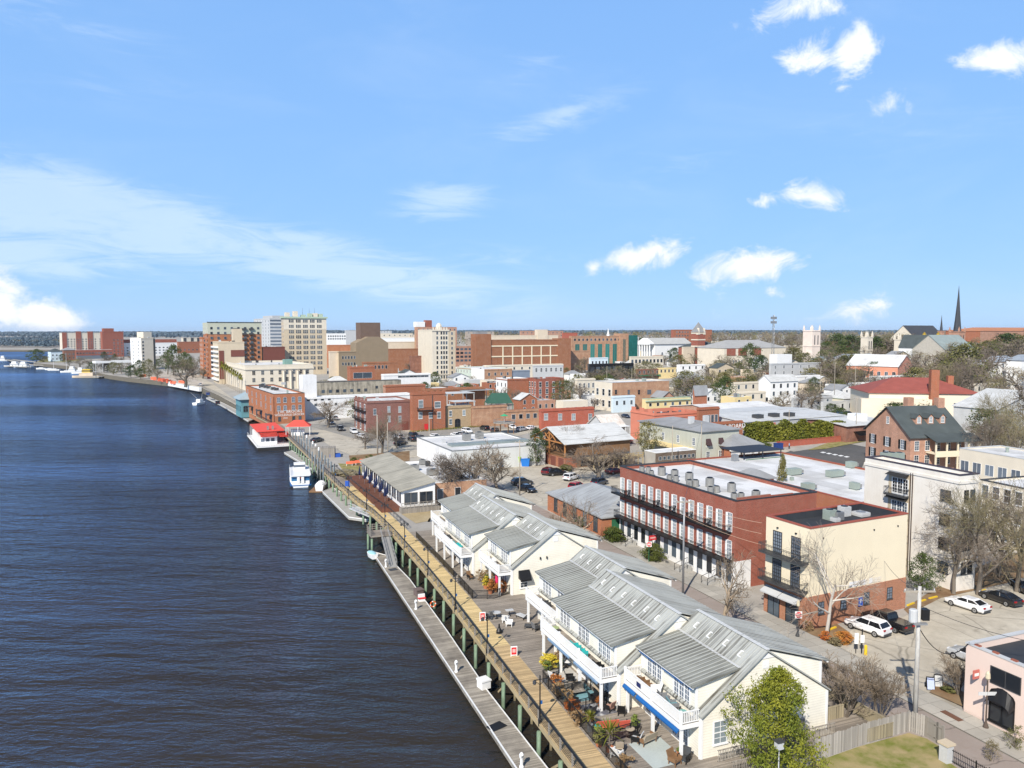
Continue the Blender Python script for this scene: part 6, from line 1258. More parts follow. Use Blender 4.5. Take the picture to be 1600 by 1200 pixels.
def leafy(seed,shape,clumps,per,ls,cr,tk=.30,tm=BARKG,lm=LEAFE,lo=.12,**k):
    T,C=bare(seed,(5,4,3),.1,(25,55),.5,.022,1,.3); norm(T,C)
    c=crown(seed,shape,clumps,per,ls,cr,**k); c.v=[(x,y,lo+z*(1-lo)) for x,y,z in c.v]
    sc_=.75; T.v=[(x*sc_,y*sc_,z*.82) for x,y,z in T.v]; C.v=[(x*sc_,y*sc_,z*.82) for x,y,z in C.v]
    o=len(T.v); T.v+=C.v; T.f+=[tuple(o+i for i in f) for f in C.f]; T.m+=C.m
    return T.mesh('trunk',tm,True),c.mesh('crown',lm)
def barem(seed,tm,cm,**k):
    T,C=bare(seed,**k); norm(T,C); return T.mesh('trunk',tm,True),C.mesh('crown',cm)
KIND={}
def proto(kind):
    if kind in KIND: return KIND[kind]
    k,i=kind[:-1],int(kind[-1])
    if k=='syc': m=barem(11+i,BARKW,M('sycamore twig',(.24,.195,.15),'bark',(.36,.31,.26)),kids_=(6,5,4,4),lift=.09,spread=(28,60),trunk=.44,r0=.018,clear=.42,tw=.0008,lens=.66,wig=.24)
    elif k=='pale': m=barem(21+i,M('tan bark',(.42,.34,.25),'bark',(.28,.22,.16)),TWIGT,kids_=(6,5,4,4),lift=.08,trunk=.36,r0=.026,clear=.4,spread=(30,65))
    elif k=='near': m=barem(31+i,BARKG,TWIGO if i%2 else TWIG,kids_=(6,5,5,4,3),lift=.05,trunk=.30,r0=.014,clear=.28,spread=(30,66),tw=.0006,last=2,lens=.68)
    elif k=='myr': m=barem(41+i,BARKG,TWIGT,kids_=(5,5,4,4),lift=.08,trunk=.36,r0=.011,stems=5,clear=.25,spread=(20,52),tw=.0013)
    elif k=='bare': m=barem(51+i,BARKG,TWIG if i%2 else TWIGT,kids_=(7,6,5,5),lift=.06,trunk=.34,r0=.022,clear=.25,spread=(28,60),tw=.0013,lens=.64)
    elif k=='far':   # bare crown thickened with fine winter twig spray
        T,C=bare(61+i,kids_=(6,5,5),lift=.06,trunk=.34,r0=.03,clear=.3,spread=(30,62),tw=.004); norm(T,C); c=crown(61+i,SH_oak,150,10,.034,.14,asp=.13,inner=.7); o=len(C.v); C.add([(x,y,.18+z*.82) for x,y,z in c.v],c.f,1)
        m=(T.mesh('trunk',BARKG,True),C.mesh('crown',[TWIG,[LEAFT,LEAFO,M('grey winter spray',(.15,.125,.10),'leaf',(.25,.21,.17)),M('olive winter spray',(.10,.10,.04),'leaf',(.20,.18,.085))][i%4]]))
    elif k=='oak': m=leafy(71+i,SH_oak,150,16,.034,.15,lm=LEAFO if i%2 else LEAFE,tm=BARKD,inner=.5)
    elif k=='ever': m=leafy(81+i,SH_egg,150,20,.028,.13,lm=LEAFE,tm=BARKD,inner=.4)
    elif k=='near_ever': m=leafy(91+i,SH_egg,520,42,.0145,.085,lm=LEAFY,tm=BARKG,lo=.02,inner=.55,lump=.95)
    elif k=='olive': m=leafy(101+i,SH_round,170,18,.026,.12,lm=LEAFO,tm=BARKG,inner=.5)
    elif k=='cone': m=leafy(111+i,SH_cone,150,18,.03,.10,lm=LEAFO,tm=BARKD,lo=.08,inner=.5)
    KIND[kind]=m; return m
def T_(kind,px,py,yt,wpx,label,group=None,name=None,z=None,p=None,rz=None):
    p=p or gnd(px,py,z); dep=p.x*AXF[0]+p.y*AXF[1]+(p.z-H)*AXF[2]; h=zat(p,yt)-p.z; w=wpx*dep/F
    tr,cr=proto(kind); nm=name or ('evergreen_tree' if kind[:-1] in('ever','oak','near_ever','cone') else 'bare_tree' if kind[:-1]!='olive' else 'olive_tree')
    t=thing(nm,label,'tree',p,random.uniform(0,6.28) if rz is None else rz,group); t.scale=(w,w,h)
    link('trunk',tr,t); link('crown',cr,t); return t
def bush(px,py,w,h,label,mat=LEAFH,n=60,per=30,ls=.06,group=None,name='bush',z=None,p=None,d=None,cat='bush'):
    p=p or gnd(px,py,z); c=crown(hash(label)%999 if 0 else len(label)*7+int(px),SH_round,n,per,ls/max(h,.3),.16,inner=.6); t=thing(name,label,cat,p,0,group); 
    c.v=[(x*w,y*(d or w),z_*h) for x,y,z_ in c.v]; c.build('crown',mat,t); s=MB()
    for i in range(4): a=i*1.57+.4; s.tube((0,0,-.1),(math.cos(a)*w*.22,math.sin(a)*(d or w)*.22,h*.6),.03,.012,4)
    s.build('stem',BARKG,t); return t
T_('syc0',1291,993,812,150,'bare pale barked sycamore in front of the cream corner building',rz=1.0)
T_('near_ever0',1214,1222,1050,134,'bushy yellow green evergreen tree against the nearest gable wall',rz=.4)
T_('pale0',1128,992,852,100,'bare pale tree by the street below the red brick terrace',rz=2.)
T_('myr0',1322,1122,1012,95,'bare bushy crape myrtle by the timber side deck')
T_('myr1',1376,1128,1030,85,'bare crape myrtle beside the tall utility pole')
T_('myr2',1497,1088,1020,70,'small bare tree in the planting bed by the pink shop')
T_('near0',1490,928,755,150,'large bare tree in front of the pale stucco block')
T_('near1',1528,930,735,170,'largest bare tree with a thick trunk at the right of the stucco block')
T_('near2',1588,925,745,150,'tangled bare tree at the right edge behind the dark sedan')
T_('near3',1560,900,772,120,'bare tree between the two thickest bare trees by the lot')
T_('near2',1545,738,640,75,'bare tree before the pale grey gabled house, left one')
T_('near3',1585,742,622,95,'bare tree before the pale grey gabled house at the frame edge')
T_('near1',1563,705,604,85,'tall bare tree overlapping the pale grey gable')
T_('near0',1522,722,652,52,'bare tree at the corner of the dormered brick house porch')
T_('near1',1470,640,560,80,'broad bare tree rising behind the brick chimney of the red hall')
T_('near2',1515,640,552,90,'broad bare tree behind the right end of the red hall roof')
T_('ever0',1441,928,866,48,'dark green bushy evergreen at the foot of the stucco block')
T_('bare0',742,775,686,120,'wide bare tree behind the farthest townhouse')
T_('bare1',705,782,700,80,'bare tree beside the brick end of the white roofed block')
T_('bare2',778,772,700,80,'bare tree left of the dark parked cars')
T_('pale1',872,842,782,52,'small bare reddish sapling at the corner of the low brick warehouse')
T_('pale2',908,856,770,70,'bare pale sapling leaning at the low brick warehouse wall')
T_('syc1',889,724,655,62,'bare white trunked tree in front of the tavern roof')
T_('bare3',935,752,684,105,'wide bare brown tree in front of the timber tavern')
T_('bare1',975,748,694,60,'bare brown tree at the right end of the timber tavern')
T_('ever1',838,728,670,34,'dark green evergreen left of the timber gable')
T_('olive0',1013,716,660,44,'yellow green tree between the tavern and the salmon building')
T_('cone0',1221,792,712,30,'narrow green tree rising through the patched white roof')
T_('bare2',512,668,622,62,'bare tree right of the painted brick warehouse')
T_('bare0',597,708,640,62,'bare tree beside the utility pole in the square')
T_('bare3',570,702,668,40,'small bare tree at the edge of the square')
T_('bare1',620,700,668,36,'small bare tree in front of the plum brick building')
T_('olive1',880,632,594,46,'olive green tree right of the red corner building')
T_('far2',905,636,600,34,'bare grey tree right of the olive green tree')
T_('olive0',1073,622,580,46,'yellow olive tree beyond the tan brick side wall')
T_('ever2',1132,640,590,42,'dark evergreen tree left of the cream low house')
T_('far0',1104,632,592,40,'bare brown tree between the olive tree and the dark evergreen')
T_('ever0',1172,582,538,40,'large dark evergreen in front of the tan library')
T_('ever1',1190,590,556,34,'dark evergreen right of the largest one by the library')
T_('ever2',1053,566,544,26,'round evergreen by the white portico hall')
T_('ever1',1026,562,548,10,'tiny evergreen by the portico columns')
T_('far1',1095,572,552,46,'bare spreading tree below the red courthouse')
T_('far3',1135,576,554,34,'bare tree below the tan library corner')
T_('bare2',1087,712,690,30,'small bare tree against the sage building wall')
T_('bare0',1160,728,700,34,'bare tree beside the sage building')
T_('far2',1245,678,652,36,'small bare tree in front of the ivy wall')
# left and riverside
T_('ever0',57,566,546,30,'round dark evergreen on the lawn point')
T_('olive1',68,566,556,16,'small pale green tree beside the round evergreen on the point')
T_('ever1',98,566,553,12,'small evergreen beside the pale blue house')
T_('ever2',272,586,540,36,'tall dark evergreen beyond the pale ten storey tower')
T_('ever0',290,582,551,26,'dark evergreen left of the orange apartment tower')
T_('far2',262,585,549,22,'bare brown tree between the pale tower and the dark evergreens')
T_('far0',290,604,562,46,'wide bare tree at the riverside park')
T_('far3',302,590,560,26,'bare tree beside the riverside street')
T_('olive0',233,592,562,22,'olive tree at the foot of the pale ten storey tower')
T_('far1',246,594,574,20,'small bare tree left of the riverside park')
for i,(px,py,yt,w) in enumerate([(125,574,558,22),(145,582,566,18),(162,582,560,26),(178,586,566,20),(205,590,572,24),(190,584,566,16),(108,571,562,14),(220,592,576,18),(170,575,556,26),(140,572,558,20)]): T_(['far0','ever1','far2','olive1','ever2','far3','far1','ever0','far2','far3'][i],px,py,yt,w,'one of the small trees along the far riverside walk','small trees by the far riverside walk')
# palms
def palm():
    a=MB(); a.path([(0,0,-.02),(.01,0,.35),(0,.01,.8)],[.03,.024,.022],7); R=random.Random(5); c=MB()
    for i in range(34):
        th=R.uniform(0,6.283); e=R.uniform(-.5,1.2); L=R.uniform(.16,.24); d=Vector((math.cos(th)*math.cos(e),math.sin(th)*math.cos(e),math.sin(e))); s=Vector((-math.sin(th),math.cos(th),0)); p=Vector((0,.01,.81))
        q=p+d*L*.55; r=q+(d+Vector((0,0,-.6))).normalized()*L*.5; w=.045
        c.add([tuple(p),tuple(q-s*w),tuple(q+s*w),tuple(r-s*w*.7),tuple(r+s*w*.7),tuple(r+d*.04+Vector((0,0,-.03)))],[(0,1,2),(1,3,4,2),(3,5,4)])
    return a.mesh('trunk',M('palm trunk',(.22,.17,.12),'bark',(.33,.27,.2)),True),c.mesh('crown',LEAFP)
KIND['palm0']=palm()
for i in range(13):
    f=i/12; T_('palm0',341+37*f,597+19*f,559+25*f,15,'palm in the row along the street before the stone customs house','palms before the customs house','palm_tree')
# hillside trees on the right
R=random.Random(3)
HT=[(1290,598,548,44),(1302,606,562,40),(1320,592,556,34),(1352,575,540,50),(1335,560,530,44),(1310,548,526,40),(1378,560,528,46),(1405,552,528,40),(1428,566,536,44),(1455,572,532,46),(1440,604,552,62),(1475,610,548,66),(1505,618,540,72),(1535,615,545,60),(1420,590,548,50),(1490,580,535,50),(1555,585,536,60),(1590,580,530,60),(1575,560,522,56),(1545,552,524,44),(1600,556,516,50),(1520,540,518,44),(1240,570,544,34),(1232,560,538,30),(1218,556,536,30),(1585,640,575,70),(1555,650,590,60),(1600,690,600,90),(1540,690,640,60),(1575,715,640,80),(1520,668,628,44),(1500,640,605,46),(1535,628,600,50),(1250,645,610,40),(1268,640,604,34),(1225,640,612,34),(1210,650,620,30),(1345,605,575,40),(1365,598,566,30)]
for i,(px,py,yt,w) in enumerate(HT): T_(['far0','far1','oak1','far2','far3','far0','far1','far2','oak0','far3'][i%10],px,py,yt,w,'one of the many winter trees crowding the hillside roofs','winter trees on the hillside','hillside_tree')
for px,py,yt,w,l in [(1338,594,570,22,'spiky green tree left of the salmon church windows'),(1390,590,562,34,'green tree against the white church roof'),(1402,660,630,56,'dense dark evergreen in front of the red roofed hall'),(1440,656,624,54,'dark evergreen beside the brick chimney of the dormered house'),(1272,618,590,26,'round dark evergreen left of the white balcony row'),(1290,580,548,40,'dark green tree below the pink church tower'),(1540,620,598,40,'olive tree beside the red hall'),(1522,553,520,40,'broad dark evergreen right of the tall steeple'),(1295,645,630,34,'dark evergreen behind the pale single storey store'),(1312,662,638,34,'dark evergreen right of the lime boxes'),(1508,612,600,26,'olive bushy tree at the end of the red roof')]: T_(random.choice(['ever0','ever1','ever2','oak0']),px,py,yt,w,l)
def rows(n,x0,x1,yb0,yb1,hlo,hhi,label,group,kinds,seed):
    R=random.Random(seed)
    for i in range(n):
        for _ in range(12):
            px=x0+(x1-x0)*(i+R.random())/n; py=R.uniform(yb0,yb1); p=gnd(px,py)
            if free(p,2.5): break
        else: continue
        h=R.uniform(hlo,hhi); t=T_(R.choice(kinds),px,py,0,10,label,group,'skyline_tree'); w=h*R.uniform(.9,1.4); t.scale=(w,w,h)
rows(62,1095,1620,545,568,14,21,'one of the olive and brown trees along the right skyline','trees along the right skyline',['far0','far1','far2','far3','oak0','oak1','far0'],8)
rows(20,880,1120,537,546,11,16,'one of the distant trees behind the glass fronted offices','distant trees behind the offices',['far0','oak1','far3','oak0'],9)
rows(72,900,1345,566,628,7,12,'one of the small bare trees between the low houses','small trees between the low houses',['far0','far1','far2','far3','oak1','olive1'],10)
rows(72,1290,1640,545,640,10,16,'one of the many winter trees crowding the hillside roofs','winter trees on the hillside',['far0','far1','far2','far3','oak1','far2'],14)
rows(26,150,345,556,592,6,10,'one of the small trees along the far riverside walk','small trees by the far riverside walk',['far0','far1','ever1','far2'],15)
rows(52,490,960,575,660,5,9,'one of the small street trees between the brick blocks','small street trees',['far1','far2','ever1','far3','olive1','far0'],12)
# far woods: one mass
def woods():
    R=random.Random(4); a=MB(); vs=[];fs=[]
    for i in range(5200):
        px=R.uniform(-60,1660); d=R.uniform(1500,2300) if px<100 and R.random()<.6 else R.uniform(3600,8000)
        lat=(px-CX)/F*d; x=AXR[0]*lat+sA*d; y=AXR[1]*lat+cA*d
        if px<235 and d<1480: continue
        z=gz(x,y); h=R.uniform(13,20)+(d-1500)*.0022+4*noise.noise(Vector((px*.02,d*.002,0))); w=R.uniform(14,26)*(1+d/5000)
        nr=d<2400
        for k in range(60 if nr else 20):
            q=Vector((x+R.uniform(-.6,.6)*w,y+R.uniform(-.5,.5)*w,z+h*R.uniform(.25,.8))); s=w*R.uniform(.12,.24)*(.45 if nr else 1)
            n=(rdir(R)+Vector((0,-.5,.3))).normalized(); u=n.orthogonal().normalized()*s; v=n.cross(u)*.7
            o=len(vs); vs+=[tuple(q-u),tuple(q-v),tuple(q+u),tuple(q+v)]; fs.append((o,o+1,o+2,o+3))
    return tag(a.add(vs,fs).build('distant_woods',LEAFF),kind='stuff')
woods()
def cover(n,px0,px1,d0,d1,hlo,hhi,seed,name):
    R=random.Random(seed); vs=[];fs=[];ms=[]
    for i in range(n):
        px=R.uniform(px0,px1); d=d0*(d1/d0)**R.random(); lat=(px-CX)/F*d; x=AXR[0]*lat+sA*d; y=AXR[1]*lat+cA*d; z=gz(x,y)
        h=R.uniform(hlo,hhi); w=R.uniform(8,15); m=R.choice([0,0,1,2,2])
        for k in range(34):
            q=Vector((x,y,z+h*.6))+rdir(R)*R.random()**.4*w*.5; q.z=z+h*(.28+.72*R.random()**.8); s=w*R.uniform(.06,.13); nn=rdir(R); u=nn.orthogonal().normalized()*s; v=nn.cross(u)*R.uniform(.4,.9)
            o=len(vs); vs+=[tuple(q-u),tuple(q-v),tuple(q+u),tuple(q+v)]; fs.append((o,o+1,o+2,o+3)); ms.append(m)
    a=MB(); a.v=vs;a.f=fs;a.m=ms
    return tag(a.build(name,[LEAFT,LEAFO,M('grey winter spray',(.15,.125,.10),'leaf',(.25,.21,.17))]),kind='stuff')
cover(1500,640,1680,1150,3600,13,21,15,'far_tree_cover')
cover(260,-40,112,1560,2100,9,15,16,'far_bank_scrub')
# ivy wall, hedges, clipped bushes
def leafbox(label,p,q,h,th,mat,n,ls,name='hedge',cat='hedge',group=None):
    p=gnd(*p) if not isinstance(p,Vector) else p;q=gnd(*q) if not isinstance(q,Vector) else q; R=random.Random(len(label)); d=q-p; L=d.length; nn=Vector((-d.y,d.x,0)).normalized(); t=thing(name,label,cat,p,0,group); vs=[];fs=[]
    for i in range(n):
        f=R.random(); hh=h*(.8+.2*noise.noise(Vector((f*L*.35,1,2)))); c=d*f+nn*R.uniform(-th/2,th/2)*(1 if R.random()<.7 else 1.25)+Vector((0,0,hh*R.random()**.8))
        a=rdir(R); u=a.orthogonal().normalized()*ls*R.uniform(.6,1.3); v=a.cross(u)*.6; o=len(vs); vs+=[tuple(c-u),tuple(c-v),tuple(c+u),tuple(c+v)]; fs.append((o,o+1,o+2,o+3))
    MB().add(vs,fs).build('foliage',mat,t); b_=MB()
    for i in range(12): x=d*((i+.5)/12); b_.tube(x,x+Vector((0,0,h*.7)),.05,.03,4)
    b_.build('stem',BARKG,t); return t
leafbox('long yellow green wall of ivy covering the grey roofed hall',(1163,692),(1318,688),7.4,1.6,LEAFI,14000,.33,'ivy','ivy')
leafbox('dark shrubs at the left end of the ivy wall',(1150,700),(1205,704),2.6,2.,LEAFH,1500,.25)
leafbox('low green weeds along the foot of the brick buildings in the lot',(640,676),(790,664),.7,1.2,LEAFI,1500,.16)
for s,u,w,h,l in [(23.6,66.5,2.2,1.7,'small clipped round bush at the far end of the brick terrace'),(24.2,57.,3.4,2.,'wide clipped bush by the terrace steps'),(24.3,45.8,3.2,2.4,'tall clipped bush behind the no entry sign of the terrace')]:
    p=tw(s,u); bush(1000,800,w,h,l,LEAFH,110,60,.07,p=p,d=w*1.5)
bush(1318,1006,2.1,1.25,'round russet red shrub at the corner of the parking lot',LEAFR,70,40,.06)
bush(1290,1000,1.2,.9,'small russet shrub at the foot of the sycamore',LEAFR,40,30,.06)
bush(1262,985,1.4,1.1,'dry brown shrub at the brick base of the cream building',LEAFB,40,30,.05)
bush(1305,1008,1.3,.8,'tan grass tuft between the russet shrubs',LEAFT,40,40,.08)
bush(1585,1170,1.6,1.9,'sparse green shrub on the pavement edge at the lower right',LEAFO,40,30,.06)
bush(1548,1190,1.5,1.6,'dry twiggy shrub by the iron fence at the lower right',LEAFT,40,30,.05)
bush(1480,1082,1.6,.5,'low green ground plants below the small bare tree',LEAFO,30,30,.06)
bush(553,723,2.2,1.3,'dark rounded shrub at the edge of the riverside lot',LEAFH,50,30,.08); bush(578,722,2.6,1.8,'green shrub right of the dark rounded one',LEAFH,50,30,.08)
bush(540,742,5.,.8,'dry golden grass beside the boardwalk',LEAFT,60,40,.12,d=10)
bush(978,748,3.,2.2,'yellow green shrubs along the tavern terrace',LEAFO,60,40,.1); bush(885,735,3.,1.2,'low green plants beside the tavern bays',LEAFO,50,30,.1,d=5)
# ---------------------------------------------------------------- vehicles
def cloft(st,n=1):
    """stations (x, half width, z bottom, z shoulder, z top, top half width)"""
    a=MB(); vs=[];fs=[]
    for (x,w,zb,zs,zt,wt) in st:
        vs+=[(x,-w*.86,zb),(x,-w,zb+.16),(x,-w,zs),(x,-wt,zt),(x,wt,zt),(x,w,zs),(x,w,zb+.16),(x,w*.86,zb)]
    m=8
    for i in range(len(st)-1):
        for j in range(m): fs.append((i*m+j,(i+1)*m+j,(i+1)*m+(j+1)%m,i*m+(j+1)%m))
    fs.append(tuple(range(m))); fs.append(tuple((len(st)-1)*m+j for j in range(m-1,-1,-1)))
    return a.add(vs,fs)
CARS={}
WHM=None
def car_parts(typ,paint):
    global WHM
    k=(typ,paint.name)
    if k in CARS: return CARS[k]
    if WHM is None:
        w=MB(); 
        def disc(r,y0,y1,m,n=14):
            vs=[(r*math.cos(6.283*i/n),y,r*math.sin(6.283*i/n)) for y in (y0,y1) for i in range(n)]
            w.add(vs,[(i,(i+1)%n,n+(i+1)%n,n+i) for i in range(n)]+[tuple(range(n-1,-1,-1)),tuple(range(n,2*n))],m)
        disc(.345,-.11,.11,0); disc(.22,-.125,.125,1); disc(.06,-.135,.135,0)
        WHM=w.mesh('wheel',[M('tyre rubber',(.018,.018,.018)),M('alloy rim',(.42,.43,.44),rough=.35,metal=.6)])
    P={}
    if typ=='sedan': L,st,g=4.8,[(-2.4,.78,.32,.72,.86,.62),(-2.25,.88,.24,.84,.98,.74),(-1.55,.92,.2,.88,1.02,.8),(-.4,.92,.2,.86,.98,.82),(.85,.92,.2,.84,.95,.8),(1.7,.9,.22,.74,.84,.74),(2.2,.84,.26,.62,.72,.6),(2.42,.7,.32,.52,.58,.45)],((-1.95,1.15,.80),(-1.05,.35,.62),1.0,1.43)
    elif typ=='suv': L,st,g=4.7,[(-2.35,.82,.36,.85,1.02,.7),(-2.2,.92,.3,.95,1.1,.8),(-.9,.94,.28,.96,1.08,.86),(.7,.94,.28,.94,1.05,.86),(1.55,.92,.3,.88,.98,.78),(2.1,.87,.32,.75,.86,.66),(2.35,.74,.38,.62,.7,.5)],((-2.2,1.2,.86),(-1.75,.35,.70),1.08,1.68)
    elif typ=='truck': L,st,g=5.6,[(-2.75,.86,.48,.95,1.12,.82),(-2.6,.94,.42,1.0,1.14,.9),(-.6,.95,.4,1.0,1.14,.9),(.9,.95,.4,1.0,1.14,.88),(1.7,.94,.42,.98,1.12,.84),(2.4,.92,.44,.92,1.05,.8),(2.75,.85,.5,.8,.92,.7)],((-.75,1.35,.86),(-.55,.75,.74),1.13,1.82)
    sx=2.75/2.4 if typ=='truck' else 1
    body=cloft(st)
    if typ=='truck': body.box(-2.7,-.88,1.1,-.85,.88,1.2)
    P['body']=[(body.mesh('body',paint),(0,0,0))]
    (b0,b1,bw),(t0,t1,tw_),z0,z1=g; zc=z1-.10
    gl=MB(); gl.add([(b0,-bw,z0-.03),(b1,-bw,z0-.03),(b1,bw,z0-.03),(b0,bw,z0-.03),(t0,-tw_,zc),(t1,-tw_,zc),(t1,tw_,zc),(t0,tw_,zc)],[(3,2,1,0),(4,5,6,7),(0,1,5,4),(1,2,6,5),(2,3,7,6),(3,0,4,7)]); P['window_glass']=[(gl.mesh('window_glass',CARGL),(0,0,0))]
    rf=MB(); rf.add([(t0-.12,-tw_-.03,zc-.02),(t1+.1,-tw_-.03,zc-.02),(t1+.1,tw_+.03,zc-.02),(t0-.12,tw_+.03,zc-.02),(t0+.06,-tw_+.1,z1),(t1-.1,-tw_+.1,z1),(t1-.1,tw_-.1,z1),(t0+.06,tw_-.1,z1)],[(3,2,1,0),(4,5,6,7),(0,1,5,4),(1,2,6,5),(2,3,7,6),(3,0,4,7)])
    for s in (-1,1):
        rf.bar((b0,s*bw,z0-.03),(t0,s*tw_,zc),.09,.07); rf.bar((b1,s*bw,z0-.03),(t1,s*tw_,zc),.07,.06); xm=(b0+b1)/2-.1; rf.bar((xm,s*(bw+.01),z0-.03),((t0+t1)/2,s*(tw_+.01),zc),.07,.05); rf.box(b1-.35,s*(bw+.02) if s<0 else bw-.02,z0-.02,b1-.15,s*(bw+.22) if s>0 else -bw-.02+.0,z0+.12) if 0 else None
    P['roof']=[(rf.mesh('roof',paint),(0,0,0))]
    R_=.345; wx_=1.42*sx
    P['wheel']=[(WHM,(x,y,R_)) for x in (-wx_,wx_) for y in (-.83,.83)]
    ex=st[-1][0]-.18; rx=st[0][0]+.03
    hl=MB().box(-.12,-.16,-.07,.12,.16,.07).mesh('headlight',M('headlight glass',(.7,.72,.75),rough=.1)); tl=MB().box(-.06,-.17,-.08,.06,.17,.08).mesh('tail_light',M('tail light',(.35,.01,.012),rough=.2))
    P['headlight']=[(hl,(ex-.02,s*.56,.62 if typ=='sedan' else .78)) for s in (-1,1)]; P['tail_light']=[(tl,(rx-.04,s*.62,.82 if typ=='sedan' else .95)) for s in (-1,1)]
    mr=MB().box(-.09,-.1,0,.09,.1,.14).mesh('mirror',paint); P['mirror']=[(mr,(b1-.35,s*(bw+.12),z0-.02)) for s in (-1,1)]
    P['bumper']=[(MB().box(-.06,-.7,-.09,.06,.7,.09).mesh('bumper',DGREY),(rx-.03,0,.42))]
    CARS[k]=P; return P
PN={n:M('car '+n,c,'paint',r=.25,coat=1) for n,c in dict(white=(.78,.79,.80),black=(.012,.012,.014),red=(.30,.012,.02),maroon=(.10,.012,.02),navy=(.018,.028,.05),silver=(.42,.44,.46),dark=(.03,.032,.035),blue=(.03,.10,.28),tan=(.42,.38,.32)).items()}
def car(typ,col,c,f,label,group=None):
    p=gnd(*c); q=gnd(*f); t=thing({'sedan':'sedan','suv':'suv','truck':'pickup_truck'}[typ],label,{'truck':'truck'}.get(typ,'car'),p+Vector((0,0,.06)),head(p,q),group)
    for nm,l in car_parts(typ,PN[col]).items():
        for me,loc in l: link(nm,me,t,loc)
car('sedan','white',(1511,951),(1480,941),'white sedan parked at the edge of the gravel lot')
car('sedan','black',(1563,941),(1535,931),'black sedan under the bare trees at the right edge')
car('suv','white',(1355,987),(1324,976),'white hatchback parked at the corner of the lot')
car('truck','black',(1386,980),(1350,966),'black pickup truck beside the white hatchback')
car('suv','silver',(1520,1036),(1490,1024),'silver van half hidden by the pink shop')
car('sedan','black',(1598,922),(1585,912),'black car in deep shade behind the black sedan')
car('suv','maroon',(857,741),(872,735),'maroon hatchback at the left of the tavern lot')
car('suv','black',(870,743),(885,742),'black suv overlapping the maroon hatchback')
car('suv','white',(893,750),(907,746),'white suv parked before the tavern terrace')
car('suv','red',(901,765),(915,760),'bright red suv near the street')
car('suv','navy',(937,758),(951,754),'dark blue suv right of the bright red one')
car('sedan','black',(824,768),(838,772),'black sedan near the leaning utility pole')
car('suv','dark',(816,758),(828,757),'dark suv behind the black sedan at the pole')
car('sedan','maroon',(960,740),(972,738),'dark red car in the shade right of the tavern terrace')
for i,(ty,co,c,f,l) in enumerate([('suv','silver',(523,656),(516,652),'silver car behind the bare tree by the brick warehouse'),('suv','dark',(532,673),(539,678),'dark suv driving on the brick crossing of the square'),('suv','white',(553,677),(560,681),'white suv driving behind the dark one on the crossing'),('suv','silver',(622,686),(614,684),'silver suv parked in the brick square'),('suv','black',(647,684),(655,686),'black suv at the back of a group of three'),('sedan','black',(644,689),(636,686),'black sedan at the front of a group of three'),('suv','black',(658,689),(665,691),'black car at the right of a group of three'),('sedan','white',(680,685),(688,687),'white car right of the three black cars'),('suv','black',(757,672),(749,670),'black suv below the round roof deck'),
 ('suv','white',(313,603),(308,598),'white car on the riverside street by the palms'),('sedan','maroon',(326,592),(330,597),'dark red car on the far riverside street'),('suv','dark',(340,632),(335,625),'dark car parked behind the riverside railing'),('suv','blue',(325,618),(320,610),'blue car parked further along the riverside railing'),('sedan','silver',(283,570),(278,563),'silver car on the distant end of the riverside street'),
 ('sedan','maroon',(1303,650),(1308,648),'dark red car behind the pale store'),('suv','silver',(1472,706),(1480,708),'silver car under the porch of the dormered house'),('sedan','dark',(1345,622),(1350,621),'dark car beside the white balcony row'),('suv','dark',(1395,1130-380),(1400,748),'dark car between the dormered house and the stucco block')]): car(ty,co,c,f,l)
for i in range(16): 
    px=995-i*2.2 if 0 else 922+i*5; car('sedan' if i%2 else 'suv',['red','white','dark','silver','navy'][i%5],(px,592+(i%3)*1.5),(px+3,592+(i%3)*1.5),'one of the tiny cars parked by the dark steel canopy','cars by the steel canopy')
# ---------------------------------------------------------------- boats
def hull(L,W_,h,mat,par,name='hull',m2=None):
    a=MB(); st=[(-L/2,.86),(-L*.25,1.),(L*.1,1.),(L*.3,.8),(L*.43,.42),(L/2,.04)]; vs=[];fs=[]
    for x,w in st: vs+=[(x,-w*W_*.36,-.45),(x,-w*W_/2,h),(x,w*W_/2,h),(x,w*W_*.36,-.45)]
    for i in range(len(st)-1):
        for j in range(4): fs.append((i*4+j,i*4+(j+1)%4,(i+1)*4+(j+1)%4,(i+1)*4+j))
    fs.append((3,2,1,0)); return a.add(vs,fs).build(name,mat,par)
def boat_at(px,py,px2,py2): p=gnd(px,py,WZ);q=gnd(px2,py2,WZ); return p,head(p,q),(q-p).length
# tour boat
p,a,L=boat_at(473,760,468,728); t=thing('tour_boat','white river tour boat with blue windows moored at the concrete dock','boat',p+Vector((0,6,0)),a); t.scale=(.86,.86,.82); BO=t
hull(17,5.4,1.1,WHITE,t); MB().box(-7.6,-2.3,1.05,5,2.3,3.2).build('lower_cabin',WHITE,t); MB().box(-7.62,-2.33,1.75,5.03,2.33,2.85).build('window_band',M('blue glazing',(.05,.17,.33),rough=.15),t); MB().prism([(-8.4,-2.5),(-7.6,-2.75),(5.2,-2.7),(7.4,0),(5.2,2.7),(-7.6,2.75),(-8.4,2.5)],3.2,3.42).build('upper_deck',WHITE,t); MB().box(.5,-1.5,3.42,3.6,1.5,5.2).build('wheelhouse',WHITE,t); MB().box(.45,-1.55,4.2,3.65,1.55,4.9).build('wheelhouse_window',GLASSG,t); o=MB(); [o.bar((x,-2.6,z),(x2,-2.6,z),.05,.05).bar((x,2.6,z),(x2,2.6,z),.05,.05) for x,x2 in ((-8.2,5),) for z in (3.9,4.3)]; [o.box(x-.03,y-.03,3.4,x+.03,y+.03,4.3) for x in range(-8,6,2) for y in (-2.6,2.6)]; o.build('deck_railing',LGREY,t); MB().box(-8.6,-2.72,.55,6,2.72,.75).build('rubbing_strake',BLUEA,t)
